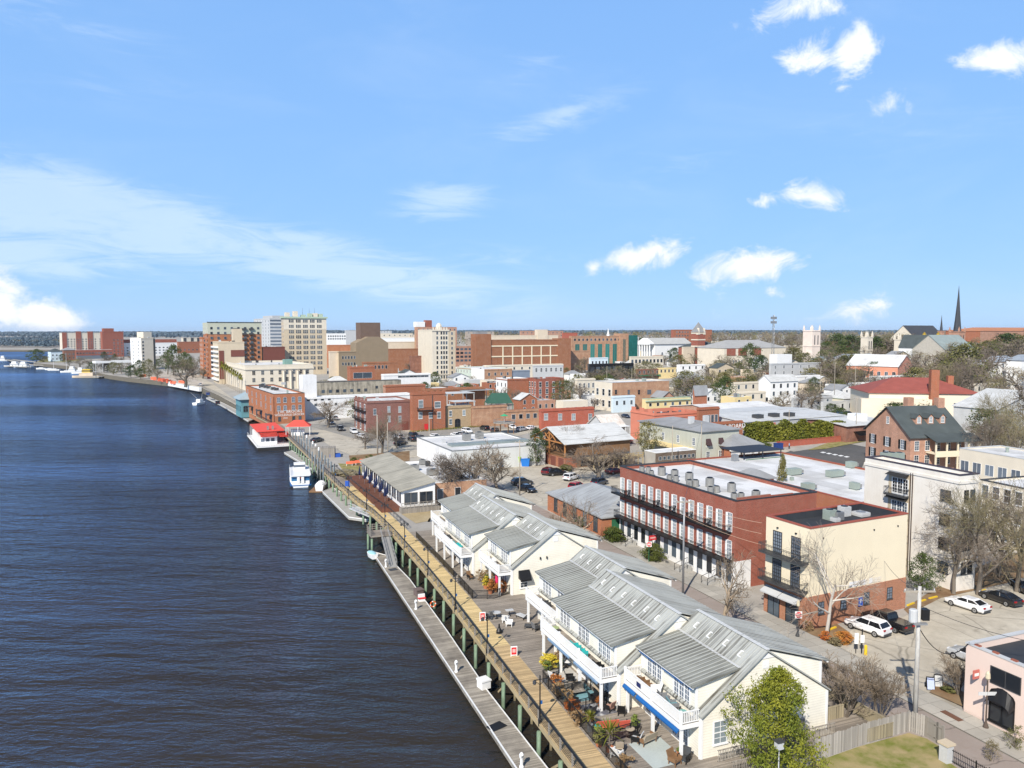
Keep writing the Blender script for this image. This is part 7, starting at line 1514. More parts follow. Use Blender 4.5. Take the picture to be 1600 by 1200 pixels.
s=MB(); s.box(-8.2,-.9,1.2,-7.7,-.2,3.2).box(-8.2,.2,1.2,-7.7,.9,3.2); s.build('stern_door',WHITE,t); MB().lathe([(.32,0),(.42,.06),(.32,.12)],12).build('life_ring',M('orange ring',(.7,.13,.03)),t,(-7.8,0,2.6))
# red roofed barge
p=gnd(419,692,WZ); u_,v_,a_=dirs(250); t=thing('restaurant_barge','floating restaurant barge with a bright red canopy roof and white cabin','barge',p,-a_); t.scale=(.58,.86,1.)
wb,lb=8.4,17; MB().prism([(-wb,-lb),(wb,-lb),(wb,lb),(-wb,lb)],-.5,.7).build('hull',M('black hull',(.03,.03,.032)),t); MB().box(-wb-.2,-lb-.2,.7,wb+.2,lb+.2,.95).build('deck_edge',WHITE,t)
MB().box(-6.4,-12,.95,2.5,12,3.4).build('cabin',WHITE,t); MB().add([(-7.2,-9,4.6),(7,-9,4.6),(7,16,4.6),(-7.2,16,4.6),(-7.2,-9,4.75),(7,-9,5.),(7,16,5.),(-7.2,16,4.75)],[(3,2,1,0),(4,5,6,7),(0,1,5,4),(1,2,6,5),(2,3,7,6),(3,0,4,7)]).build('canopy_roof',REDCAN,t)
MB().add([(-6,-13.5,3.5),(3,-13.5,3.5),(3,-9,4.4),(-6,-9,4.4)],[(0,1,2,3),(3,2,1,0)]).add([(3.6,-13,3.2),(9,-13,3.2),(9,-7,4.2),(3.6,-7,4.2)],[(0,1,2,3),(3,2,1,0)]).build('lower_canopy',REDCAN,t)
o=MB(); 
for y in range(-8,17,4):
    for x in (-7,6.8): o.box(x-.07,y-.07,.9,x+.07,y+.07,4.6)
o.build('canopy_post',WHITE,t); o=MB(); 
for z in (1.4,1.95): 
    for q in (((-wb,-lb),(wb,-lb)),((-wb,-lb),(-wb,lb)),((wb,-lb),(wb,lb))): o.bar((*q[0],z),(*q[1],z),.06,.06)
for i in range(15): x=-wb+i*wb*2/14; o.box(x-.04,-lb-.04,.9,x+.04,-lb+.04,2)
for i in range(20): y=-lb+i*lb*2/19; o.box(-wb-.04,y-.04,.9,-wb+.04,y+.04,2)
o.build('deck_railing',LGREY,t); 
for i in range(3): MB().box(-5.8+i*2.6,-12.06,1.9,-4.+i*2.6,-12,2.9).build('cabin_window',GLASSG,t)
for x in (-1,1.6): MB().box(x-.5,-6,4.9,x+.5,-5,6).build('roof_vent',HVAC,t)
# red marquee ashore
p=gnd(467,680); t=thing('red_marquee','red hipped canopy shelter on white posts beside the brick warehouse','shelter',p,rad(-12)); t.scale=(.58,.7,.9); w=6.5
MB().add([(-w,-4,3.4),(w,-4,3.4),(w,4,3.4),(-w,4,3.4),(-2.5,0,5.4),(2.5,0,5.4)],[(0,1,5,4),(1,2,5),(2,3,4,5),(3,0,4)]).build('canopy',REDCAN,t); o=MB(); [o.box(x-.12,y-.12,-.5,x+.12,y+.12,3.4) for x in (-w+.3,0,w-.3) for y in (-3.7,3.7)]; o.build('post',WHITE,t); MB().box(-4,-1,0,3,1,2.2).build('counter',WHITE,t)
# white covered boat on a raft
p=gnd(502,766,WZ); t=thing('covered_boat','small boat under a white cover on a brown raft beside the tour boat','boat',p,rad(70)); MB().box(-2.4,-2.2,-.3,2.4,2.2,.25).build('raft',WOODB,t); hull(4.4,2.2,1.,WHITE,t).location.z=.5; o=MB(); [o.ball((x,0,1.5),1.,1.,.75,10,5) for x in (-1.2,.2)]; o.build('cover',WHITE,t)
p=gnd(592,872,-2.3); t=thing('dinghy','small dinghy under a pale blue cover at the tip of the plank dock','boat',p+Vector((-.7,2,0)),rad(100)); t.scale=(.75,.8,.7); hull(3.6,1.6,.55,WHITE,t); MB().lathe2([(math.sin(math.pi*j/5),-math.cos(math.pi*j/5)) for j in range(6)],(0,0,.5),1.7,.75,.38,10,0).build('cover',M('pale blue cover',(.35,.62,.68)),t)
# marina boats far left
for i,(px,py,L,w,hh,l,mast) in enumerate([(4,564,14,5,5,'white motor yacht at the outer end of the far pier',0),(22,573,20,6,4,'long white yacht moored along the outer floating pier',0),(36,574,18,5.5,4.5,'tall white motor cruiser near the end of the outer pier',0),(64,577,9,3,1.5,'small white sailing boat at the left of the marina row',0),(77,578,8,2.6,1.2,'tiny white boat between two sailing boats',0),(84,579,11,3.2,1.5,'white sailing boat with a thin mast in the marina row',14),(104,582,11,3.2,1.5,'white sailing boat with the tallest mast in the marina row',17),(112,582,14,4.5,4,'white cabin cruiser beside the tallest mast',0),(125,584,14,4.5,4,'white motor cruiser beside the yellow tug',0)]):
    p=gnd(px,py,WZ); t=thing('boat',l,'boat',p,rad(160)); hull(L,w,1.3,WHITE,t); MB().box(-L*.25,-w*.33,1.2,L*.15,w*.33,1.2+hh*.5).build('cabin',WHITE,t); MB().box(-L*.255,-w*.34,1.2+hh*.2,L*.155,w*.34,1.2+hh*.36).build('cabin_window',GLASSG,t)
    if hh>3: MB().box(-L*.15,-w*.25,1.2+hh*.5,L*.08,w*.25,1.2+hh).build('flybridge',WHITE,t)
    if mast: MB().tube((0,0,1),(0,0,mast),.14,.06,5).build('mast',WHITE,t)
p=gnd(134,590,WZ); t=thing('tug_boat','cream and yellow tug like ferry at the right end of the marina','boat',p,rad(165)); hull(20,6,1.6,M('cream hull',(.66,.55,.42)),t); MB().box(-6,-2.2,1.5,4,2.2,4.).build('cabin',M('cream hull',(.66,.55,.42)),t); MB().box(-4,-2,4,2,2,6.4).build('wheelhouse',YEL,t); MB().box(-4.05,-2.05,4.8,2.05,2.05,5.7).build('wheelhouse_window',GLASS,t)
p=gnd(312,632,WZ); t=thing('sport_boat','small white sport fishing boat by the thin curved dock','boat',p,rad(60)); hull(9,3,1.2,WHITE,t); MB().box(-1.5,-1,1.1,1.5,1,2.6).build('cabin',WHITE,t); o=MB(); o.tube((0,-1,2.6),(-2.5,-3,6),.06,.04,4).tube((0,1,2.6),(-2.5,3,6),.06,.04,4); o.build('outrigger',WHITE,t)
# marina piers
def pier(label,pts,w,z=-1.6,mat=CONC,legs=6):
    P=[gnd(*q,z) for q in pts]; t=thing('pier',label,'pier',P[0]); a=MB()
    for i in range(len(P)-1): a.bar(P[i]-P[0],P[i+1]-P[0],w,.6)
    a.build('deck',mat,t); m=MB().tube((0,0,-3),(0,0,1.2),.25,.25,6).mesh('piling',PILEB)
    for p,d in walk(P,legs)[:60]: link('piling',m,t,p-P[0])
pier('long pale pier running from the lawn point to the outer yachts',[(108,572),(46,570),(12,562)],4); pier('second pale pier behind the sailing boats',[(118,575),(60,566),(20,562)],3,-1.2); pier('floating pier carrying the outer yachts',[(46,573.5),(10,572)],5,-2.2)
pier('short grey pier beside the yellow tug',[(150,589),(165,588)],6,-2)

R=random.Random(33); nc=0
for i in range(600):
    px=R.uniform(490,1345); py=R.uniform(575,698); p=gnd(px,py)
    if nc>=75 or not free(p,3.2,1.05): continue
    q=gnd(px+R.choice([3,6]),py+R.choice([-1.2,1.4])); car(R.choice(['sedan','suv']),R.choice(['white','silver','dark','black','red','navy','white','blue']),(px,py),(proj(q)[0],proj(q)[1]),'one of the small cars parked in the lots and streets of the old town','cars parked in the old town'); nc+=1
p=gnd(150,583); t=thing('riverside_canopy','long white canopy roof on posts by the far riverside walk','canopy',p,-dirs(-250)[2]); L_=along(p,dirs(-250)[1],206); MB().box(0,0,7.6,L_,11,9.2).build('roof',WHITE,t); o=MB(); [o.box(x*L_/5-.15,y,-1,x*L_/5+.15,y+.3,7.6) for x in range(6) for y in (.5,8)]; o.build('post',LGREY,t)
# ---------------------------------------------------------------- boardwalk lamps, signs and dock gear
def lamp():
    t=thing('boardwalk_lamp','black iron lamp post on the boardwalk railing','street lamp',(0,0,0),0,'boardwalk lamp posts'); a=MB(); a.lathe([(.16,-.3),(.16,.3),(.09,.45),(.06,2.),(.055,4.1)],8).build('pole',BLACK,t)
    a=MB(); a.bar((-.55,0,3.75),(.55,0,3.75),.05,.05); a.bar((0,0,3.3),(.5,0,3.7),.04,.04); a.bar((0,0,3.3),(-.5,0,3.7),.04,.04); a.build('crossarm',BLACK,t)
    for x in (-.5,.5): MB().lathe([(.05,0),(.16,-.06),(.17,-.28),(.08,-.36)],8).build('lantern',DGREY,t,(x,0,3.74))
    MB().box(-.22,-.02,1.6,-.02,.02,1.9).build('blue_banner',BLUEA,t); return t
L0=lamp(); LP=[((847,1129),'nearest black lamp post on the boardwalk railing'),((770,1018),'black lamp post on the boardwalk railing beside the deck loungers'),((711,952),'black lamp post on the boardwalk railing level with the fenced garden'),((667,898),'black lamp post on the boardwalk railing below the two white balconies'),((633,855),'black lamp post by the gangway head'),((606,822),'black lamp post just past the landing platform'),((584,795),'black lamp post above the concrete dock'),((564,772),'black lamp post by the blue umbrellas'),((541,752),'farthest black lamp post on the yellow boardwalk'),((906,1205),'')]
for i,(q,l) in enumerate(LP[:9]):
    p=gnd(*q); d=min(walk(bwL,.3),key=lambda w:(w[0]-p).length)
    o=L0 if i==0 else clone(L0); o.location=d[0]; o.rotation_euler=(0,0,math.atan2(d[1].y,d[1].x)+rad(90)); o['label']=l
def redsign(px,py,l):
    t=thing('red_sign_board',l,'sign',gnd(px,py),rad(-12)); t.scale=(.8,.8,.9); MB().box(-.33,-.05,.25,.33,.05,1.1).build('board',RED,t); f=MB(); f.box(-.42,-.08,0,-.33,.08,1.2).box(.33,-.08,0,.42,.08,1.2).box(-.33,-.08,1.1,.33,.08,1.2).box(-.33,-.08,.15,.33,.08,.25); f.build('frame',WHITE,t); MB().box(-.2,-.065,.5,.2,-.052,.9).build('notice',M('pink notice',(.75,.4,.38)),t)
redsign(754,971,'red and white sign board at the edge of the deck loungers'); redsign(803,1026,'red and white sign board by the yellow patio plants')
def pedestal(px,py,l):
    t=thing('power_pedestal',l,'dock pedestal',gnd(px,py,-2.3)); MB().lathe([(.2,0),(.2,.1),(.13,.2),(.12,.75),(.19,.85),(.19,1.1),(.08,1.25)],10).build('post',WHITE,t); MB().box(-.1,-.2,.9,.1,-.16,1.05).build('socket_panel',GREYM,t)
for q in ((713,1050,'white power pedestal in the middle of the plank dock'),(815,1199,'white power pedestal at the bottom edge of the photo on the plank dock'),(603,886,'white power pedestal near the gangway foot'),(650,952,'stubby white pedestal beside the brown dock box')): pedestal(*q)
def dbox(px,py,l,m,w=1.): t=thing('dock_box',l,'dock box',gnd(px,py,-2.3),rad(12)); MB().box(-w/2,-.5,0,w/2,.5,.75).build('box',m,t); MB().box(-w/2-.06,-.56,.75,w/2+.06,.56,.9).build('lid',m,t)
dbox(756,1074,'white dock box on the edge of the plank dock',WHITE); dbox(654,930,'brown dock box on the plank dock',M('brown box',(.16,.12,.11))); 
t=thing('dock_bench','white dock seat with a red cushion beside the brown dock box','bench',gnd(659,939,-2.3)); MB().box(-.5,-.3,.35,.5,.3,.45).build('seat',RED,t); MB().box(-.45,.1,0,.45,.25,.9).build('backrest',WHITE,t); MB().box(-.4,-.25,0,.4,.1,.35).build('base',WHITE,t)
t=thing('life_ring','orange and white life ring hanging on a green piling','life ring',gnd(676,943,-1.2)); o=MB(); 
for i in range(16): a0,a1=6.283*i/16,6.283*(i+1)/16; o.tube((.34*math.cos(a0),-.2,.34*math.sin(a0)),(.34*math.cos(a1),-.2,.34*math.sin(a1)),.08,.08,6,i%4==0)
o.build('ring',[M('orange ring',(.7,.13,.03)),WHITE],t)
tag(MB().box(-.8,-.55,0,.8,.55,.03).build('dock_mat',BLACK,None,gnd(776,1135,-2.29),rad(20)),'black rubber mat lying on the plank dock','mat')
tag(MB().box(-.6,-.5,0,.6,.5,.05).build('dock_hatch',DGREY,None,gnd(614,890,-2.29),rad(10)),'dark square hatch in the plank dock by the gangway','hatch')
a=MB(); a.lathe([(.12,0),(.2,.15),(.0,.2)],8).build('mooring_bollard',DGREY,None,gnd(588,882,-2.3)); tag(bpy.data.objects['mooring_bollard'],'small rusty mooring bollard on the dock edge','bollard')
# blue grey piles between the finger dock and the walk
pp_=MB().lathe([(.2,-4.5),(.2,2.2),(.05,2.5)],8).mesh('dock_pile',M('blue grey pile',(.15,.18,.20),'bark',(.24,.27,.28)),True)
for i in range(12):
    f=i/11; p=gnd(470+52*f,684+58*f); 
    for k in (0,1):
        o=link('dock_pile',pp_,None,p+Vector((-2.2*k,1.5*k,0))); tag(o,'tall blue grey mooring pile in the double row by the finger dock','pile','mooring piles by the finger dock')
        if i in (2,4,5,6) and k==0: MB().lathe([(.24,2.),(.24,2.6),(.02,2.9)],8).build('white_cap',WHITE,o)
# ---------------------------------------------------------------- patios
fence_lab=['black metal patio fence along the boardwalk before the nearest patios','black metal patio fence around the planted garden','dark mesh fence beside the potted plants of the farther houses']
def onR(u,off=.15):   # point just inland of the boardwalk edge at townhouse coordinate u
    y=TP.y+u
    for i in range(len(bwR)-1):
        if bwR[i].y<=y<=bwR[i+1].y: return bwR[i].lerp(bwR[i+1],(y-bwR[i].y)/(bwR[i+1].y-bwR[i].y))+Vector((off,0,.06))
    return tw(-6,u)
FR=((1.1,.05,.05),(.98,.03,.03),(.12,.04,.04))
rail('patio_fence',fence_lab[0],'fence',[onR(-9),onR(0),onR(8),onR(16.5),tw(-3.9,17.5,.06)],1.1,2.4,BLACK,FR,pick=.13)
rail('patio_fence',fence_lab[1],'fence',[tw(0,40.3,.06),tw(-2.5,39.2,.06),onR(40.2),onR(46.5)],1.1,1.8,BLACK,FR,pick=.13)
rail('patio_fence',fence_lab[2],'fence',[onR(49),onR(56),onR(62),onR(70)],1.0,2.4,BLACK,((1.,.06,.06),(.55,.02,.8)),pick=0)
for i,(u0,s0) in enumerate(((4.7,-4.9),(10.,-5.),(13.,-4.))): rail('patio_fence',['black cross fence between the coral sofas and the blue rug patio','black cross fence at the bush with orange leaves','black cross fence by the striped hammock patio'][i],'fence',[onR(u0+.0),tw(-2.6,u0+.3,.06)],1.05,1.6,BLACK,FR,pick=.14)
def rug(p,w,d,m,l,rz=0): tag(MB().box(-w/2,-d/2,0,w/2,d/2,.02).build('rug',m,None,p,rz),l,'rug')
rug(tw(-2.6,2.1,.065),2.9,3.8,RUGG,'pale grey outdoor rug with a dark border on the nearest patio'); rug(tw(-4.1,13.3,.065),3.2,3.2,RUGB,'blue outdoor rug under a grey bench'); rug(tw(-3.6,17.0,.065),2.6,2.6,RUGP,'pale turquoise rug on the patio by the yellow flowers'); rug(tw(-3.6,9.9,.065),2.6,2.2,M('patterned rug',(.55,.55,.55),'stain',(.12,.12,.14),lo=.45,hi=.55),'black and white patterned rug on the middle patio')
def chair(p,rz,l,frame_,cush,w=.7,name='patio_chair',cat='chair',group=None,z=0,arm=True):
    t=thing(name,l,cat,p,rz,group); MB().box(-w/2,-.35,.32,w/2,.35,.46).build('seat',cush,t); b_=MB(); b_.add([(-w/2,.28,.42),(w/2,.28,.42),(w/2,.5,1.),(-w/2,.5,1.),(-w/2,.36,.42),(w/2,.36,.42),(w/2,.58,1.),(-w/2,.58,1.)],[(0,1,2,3),(7,6,5,4),(0,4,5,1),(2,6,7,3),(0,3,7,4),(1,5,6,2)]); b_.build('backrest',cush,t)
    lg=MB().box(-.03,-.03,0,.03,.03,.34).mesh('leg',frame_)
    for x in (-w/2+.04,w/2-.04):
        for y in (-.3,.32): link('leg',lg,t,(x,y,0))
    if arm:
        am=MB().box(-.05,-.35,.34,.05,.38,.64).mesh('arm',frame_)
        for x in (-w/2,w/2): link('arm',am,t,(x,0,0))
    return t
def table(p,l,top,w=.9,h=.72,rnd=True,name='patio_table',group=None):
    t=thing(name,l,'table',p,0,group); (MB().lathe([(w/2,h-.04),(w/2,h)],12) if rnd else MB().box(-w/2,-w/3,h-.05,w/2,w/3,h)).build('tabletop',top,t); MB().lathe([(.25,0),(.05,.04),(.04,h-.04)],8).build('pedestal',BLACK,t); return t
Z=.06
chair(tw(-2.6,3.6,Z),rad(195),'brown wicker loveseat with pale cushions on the grey rug',WOODB,TAUPE,1.5,'loveseat','sofa'); chair(tw(-2.2,.2,Z),rad(20),'brown wicker armchair at the near corner of the grey rug',WOODB,WOODB,.8); chair(tw(-5.2,3.4,Z),rad(150),'tan reclining patio chair by the fence',BLACK,TAUPE,.65); chair(tw(-5.9,2.6,Z),rad(120),'white slatted adirondack chair by the spiky plant',WHITE,WHITE,.75); chair(tw(-1.4,.2,Z),rad(-60),'dark round backed chair under the nearest balcony post',BLACK,DGREY,.7)
chair(tw(-4.6,6.7,Z),rad(170),'grey wicker sofa with coral cushions',DGREY,CORAL,1.9,'sofa','sofa'); chair(tw(-3.3,6.2,Z),rad(170),'grey wicker armchair with a coral cushion beside the coral sofa',DGREY,CORAL,.9); table(tw(-3.4,4.9,Z),'small tan table by the coral armchair',TAUPE,.8)
chair(tw(-4.2,13.9,Z),rad(170),'weathered grey double bench on the blue rug',WOODG,WOODG,1.8,'bench','bench'); table(tw(-4.1,13.1,Z),'low grey timber table in front of the bench on the blue rug',WOODG,1.3,.42,False); table(tw(-2.8,10.9,Z),'black patio table under the middle balcony',BLACK,1.5,.74,False); chair(tw(-2.9,9.3,Z),rad(200),'rose fabric sling chair by the black patio table',BLACK,M('rose sling',(.45,.26,.2)),.65)
table(tw(-2.6,18.3,Z),'round white bistro table under the white balcony',WHITE,.8); chair(tw(-3.4,11.2,Z),rad(90),'black patio chair left of the black patio table',BLACK,BLACK,.6); chair(tw(-4.8,9.2,Z),rad(200),'dark lounge chair on the patterned rug',BLACK,DGREY,.7)
def lounger(p,rz,l,fm,cm):
    t=thing('deck_lounger',l,'lounger',p,rz); MB().box(-.33,-.95,.3,.33,.35,.4).build('seat',cm,t); MB().add([(-.33,.35,.33),(.33,.35,.33),(.33,.9,.85),(-.33,.9,.85),(-.33,.35,.42),(.33,.35,.42),(.33,.86,.93),(-.33,.86,.93)],[(3,2,1,0),(4,5,6,7),(0,1,5,4),(2,3,7,6),(0,4,7,3),(1,2,6,5)]).build('backrest',cm,t); lg=MB().box(-.03,-.03,0,.03,.03,.32).mesh('leg',fm)
    for x in (-.3,.3):
        for y in (-.9,.3): link('leg',lg,t,(x,y,0))
for (px,py),rz,l,f,c in [((818,967),200,'dark framed lounger with a white towel on the big deck',BLACK,LGREY),((833,982),240,'dark folded lounger beside the farther white balcony post',DGREY,DGREY)]: lounger(gnd(px,py,Z),rad(rz),l,f,c)
for (px,py),rz,l in [((790,972),150,'white chair nearest the middle of the big deck'),((796,978),60,'white chair turned to its neighbour on the big deck')]: chair(gnd(px,py,Z),rad(rz),l,WHITE,WHITE,.7)
table(gnd(776,966,Z),'round white table on the big deck by the red sign',LGREY,1.); table(gnd(796,962,Z),'square white table behind the white deck chairs',LGREY,.9,.7,False); chair(gnd(764,966,Z),rad(200),'grey sling chair right of the red sign board',DGREY,GREYM,.65); chair(gnd(838,985,Z),rad(100),'grey deck chair below the long balcony',DGREY,GREYM,.7)
t=thing('fire_bell','black conical chiminea stove on the big deck','stove',gnd(780,989,Z)); MB().lathe([(.3,0),(.34,.25),(.12,.6),(.08,1.)],10).build('body',BLACK,t); MB().lathe([(.36,.0),(.36,.06)],10).build('base_ring',DGREY,t)
# balcony furniture
def on_b(s,u): return tw(s,u,2.97)
for s,u,rz,l,f,c in [(-.9,6.9,100,'small brown chair on the nearest balcony, left of a white one',WOODB,WOODB),(-.7,5.4,250,'white rocking chair on the nearest balcony',WHITE,WHITE),(-.8,3.9,80,'grey wicker chair on the nearest balcony',GREYM,GREYM),(-.8,2.6,80,'pale blue cushioned chair on the nearest balcony',GREYM,RUGB),(-3.,15.5,90,'teal chair on the long balcony of the stepped forward house',TURQ,TURQ),(-3.,14.1,90,'second teal chair along the same long balcony',TURQ,TURQ),(-3.,11.0,90,'black wire chair on the long balcony',BLACK,BLACK),(-.9,27,90,'dark wicker chair on the end balcony of the nearer row',DGREY,DGREY),(-3.0,52.5,90,'turquoise chair on the farther long balcony',TURQ,TURQ),(-.9,44,90,'white chair on the far gable balcony',WHITE,WHITE),(-3,57,90,'dark chair on the farther long balcony',DGREY,DGREY)]: chair(on_b(s,u),rad(rz),l,f,c,.62)
table(on_b(-.8,1.3),'small teal table at the end of the nearest balcony',M('teal glass',(.2,.42,.38)),.6,.5); table(on_b(-3,20.2),'green topped table on the long balcony',M('lichen green',(.35,.42,.2)),.8,.55); table(on_b(-3,51.4),'turquoise table on the farther long balcony',TURQ,.8,.55); table(on_b(-.8,6.2),'low brown table between the balcony chairs',WOODB,.6,.5)
tag(MB().box(-.02,-.3,0,.02,.3,.36).build('balcony_plaque',M('navy plaque',(.02,.03,.12)),None,tw(-1.8,6.3,3.35)),'small dark blue plaque on the white balcony rail','plaque')
# plants
def pot(p,l,lm,r=.3,h=.45,ph=.8,pm=None,spiky=False,cat='potted plant'):
    t=thing('potted_plant',l,cat,p); MB().lathe([(r*.7,0),(r,h),(r*1.05,h)],10).build('pot',pm or TCOT,t)
    if spiky:
        R=random.Random(int(p.x*10)); c=MB()
        for i in range(46): th=R.uniform(0,6.283);e=R.uniform(-.3,1.4); d=Vector((math.cos(th)*math.cos(e),math.sin(th)*math.cos(e),math.sin(e))); s=Vector((-math.sin(th),math.cos(th),0))*.05; q=Vector((0,0,h+ph*.45)); e_=q+d*ph*.6; m_=q+d*ph*.3; c.add([tuple(q),tuple(m_-s),tuple(m_+s),tuple(e_-Vector((0,0,.12)))],[(0,1,2),(1,3,2)])
        c.build('foliage',lm,t); MB().tube((0,0,h),(0,0,h+ph*.45),.07,.06,6).build('stem',BARKG,t)
    else:
        c=crown(int(p.x*7),SH_round,26,22,.09/ph,.2,inner=.7); c.v=[(x*ph,y*ph,h*.9+z*ph) for x,y,z in c.v]; c.build('foliage',lm,t)
LEAFG=M('garden leaf',(.06,.11,.02),'leaf',(.2,.24,.05)); LEAFYL=M('yellow flowers',(.4,.3,.02),'leaf',(.62,.5,.06)); LEAFOR=M('orange leaf',(.3,.08,.02),'leaf',(.45,.2,.05))
pot(tw(-6.0,3.6,Z),'tall spiky yellow palm in a pot by the boardwalk fence',LEAFP,.35,.4,2.4,None,True); pot(tw(-6.0,6.9,Z),'spiky green and yellow palm beside the grey planter',LEAFP,.28,.6,1.3,GREYM,True); pot(tw(-5.6,6.3,Z),'turquoise egg shaped planter by the coral sofa',LEAFG,.25,.7,.2,TURQ); pot(tw(-6.4,4.6,Z),'low yellow green shrub in a pot at the fence corner',LEAFO,.3,.3,1.); pot(tw(-2.3,6.,Z),'green plant in a box beside the coral armchair',LEAFG,.4,.3,.8,DGREY); pot(tw(-1.2,1.2,Z),'small terracotta pot by the nearest corner trim',LEAFG,.2,.3,.3)
for i,(s,u,l,m,w) in enumerate([(-5.9,10.4,'orange leaved shrub at the black patio fence',LEAFOR,1.3),(-6.2,8.6,'dry brown shrub in the fence corner by the boardwalk',LEAFB,1.6),(-5.2,15.3,'yellow and orange shrub behind the fence by the pale rug',LEAFOR,1.4),(-4.0,19.4,'long bed of yellow flowering plants by the red sign',LEAFYL,2.6),(-3.4,10.2,'small orange shrub near the middle patio table',LEAFOR,.7),(-5.5,12.0,'dry vine tangle on the fence beside the blue rug',LEAFB,1.2)]): bush(900,900,w,1.,l,m,34,26,.07,p=tw(s,u,Z),name='shrub')
pot(tw(-3.1,18.9,Z),'green glazed pot of thin brown stems under the balcony',LEAFB,.35,.7,1.,M('green glaze',(.22,.32,.12)))
for i,(s,u,l,m,sp) in enumerate([(-2.2,43.2,'yellow flowering plant in the fenced garden',LEAFYL,0),(-1.7,42.2,'orange potted shrub in front of the folded umbrella',LEAFOR,0),(-1.6,44.,'dark green pot plant in the fenced garden',LEAFG,0),(-.6,41.2,'terracotta potted plant under the far gable balcony',LEAFOR,0),(-2.3,41.2,'low orange plant at the garden fence corner',LEAFOR,0),(.7,64.5,'round topiary in a teal pot by the far fence',LEAFG,0),(.9,61.5,'spiky palm in a teal pot by the mesh fence',LEAFP,1),(.2,58.5,'second spiky palm in a teal pot by the mesh fence',LEAFP,1),(-.6,55.6,'green pot plant at the mesh fence',LEAFG,0),(1.6,66.5,'bushy green pot plant by the sandy yard',LEAFG,0),(-.2,59.8,'red flowering pot by the teal pots',LEAFR,0)]): pot(tw(s,u,Z),l,m,.35,.5,1.1,TURQ if 'teal' in l else TCOT,bool(sp))
t=thing('folded_umbrella','folded bright pink patio umbrella in the fenced garden','umbrella',tw(-.9,42.6,Z)); MB().lathe([(.3,0),(.3,.1)],10).build('base',DGREY,t); MB().tube((0,0,.1),(0,0,2.5),.03,.03,6).build('pole',WOODB,t); MB().lathe([(.12,.5),(.24,.9),(.2,1.6),(.06,2.4)],9).build('canopy',M('pink canvas',(.7,.03,.13)),t)
bush(800,900,2.6,1.6,'tangled brown vine behind the fenced garden',LEAFB,50,30,.07,p=tw(-1.2,45.2,Z),name='vine')
tag(MB().box(-.04,-.35,0,.04,.35,1.1).build('surfboard_sign',M('pale blue board',(.5,.7,.78)),None,tw(-1.9,49.8,Z),rad(15)),'pale blue oval board leaning by the ground floor doors','board')
# ---------------------------------------------------------------- street furniture
def pole(px,py,yt,l,r=.14,arm=0,tr=False,mat=None,z=None,rot=-YAW,name='utility_pole'):
    p=gnd(px,py); h=zat(p,yt)-p.z; t=thing(name,l,'utility pole',p,rot); MB().tube((0,0,-.3),(0,0,h),r,r*.65,9).build('pole',mat or M('pole timber',(.36,.32,.26),'bark',(.26,.22,.18)),t,smooth=True)
    if arm: 
        a=MB(); a.box(-arm,-.06,h-.5,arm,.06,h-.36); a.build('crossarm',M('pole timber',(.36,.32,.26)),t)
        for i in range(4): MB().lathe([(.04,0),(.06,.08),(.03,.16)],6).build('insulator',LGREY,t,(-arm+.1+i*(2*arm-.2)/3,0,h-.36))
    if tr:
        MB().lathe([(.32,0),(.34,.1),(.34,1.0),(.25,1.08)],12).build('transformer',LGREY,t,(-.45,0,h-3.0)); MB().box(.2,-.3,h-2.8,.75,.3,h-1.9).build('switch_box',BLACK,t); MB().box(-.6,-.5,h-3.1,.5,-.2,h-2.95).build('bracket',GREYM,t)
    return t,p,h
up,upp,uph=pole(1429,1138,916,'tall grey utility pole with a transformer at the picket fence',.21,1.3,True,M('silver pole',(.50,.49,.46),'bark',(.38,.36,.33)))
p2,p2p,p2h=pole(1067,932,779,'slender grey metal utility pole in front of the red brick terrace',.15,1.0,False,GREYM)
p3,p3p,p3h=pole(812,774,688,'timber utility pole at the corner of the tavern lot',.14,.9)
p4,p4p,p4h=pole(590,714,648,'pale timber pole in the riverside square',.2)
PS=[]
for px,py,yt,l in [(606,716,660,'dark timber pole right of the pale pole in the square'),(671,711,655,'dark pole at the corner of the white warehouse'),(1095,740,660,'leaning timber pole between the shed and the sage building'),(1050,735,665,'timber pole behind the shed roof'),(1232,690,640,'timber pole on the corner before the ivy wall'),(1337,690,620,'tall pole beside the dormered brick house'),(1281,640,575,'timber pole behind the white low house'),(1303,635,566,'pole with a cross arm behind the pale store'),(1335,636,572,'timber pole in the row of white houses'),(1480,655,612,'thin pole behind the dormered house chimney'),(987,610,575,'slender pole among the rooftops before the arcaded range'),(948,612,572,'pale pole beside the steel canopy'),(1166,612,580,'pole among the cream houses'),(1253,560,527,'thin pole beside the pink church tower'),(1399,640,590,'pole against the long white block')]: PS.append(pole(px,py,yt,l,.13,.8 if 'cross' in l or 'tall' in l else 0))
def wire(l,pts,sag=.8,r=.02,mat=None,group=None):
    a=MB(); o=Vector(pts[0])
    for i in range(len(pts)-1):
        p,q=Vector(pts[i]),Vector(pts[i+1]); n=10; P=[p.lerp(q,k/n)-Vector((0,0,sag*4*(k/n)*(1-k/n)))-o for k in range(n+1)]; a.path(P,[r]*(n+1),4)
    tag(a.build('power_line',mat or DGREY,None,o),l,'power line',group)
cbq=gnd(1194,818,9.8)
for i in range(3): wire(['highest pale wire from the metal pole past the brick terrace','middle pale wire from the metal pole past the brick terrace','lowest pale wire from the metal pole past the brick terrace'][i],[p2p+Vector((0,0,p2h-.3-.9*i)),CB.p+Vector((-.3,CB.D+1.,10.3-1.3*i))],.3,.022,M('tan wire',(.5,.36,.26)))
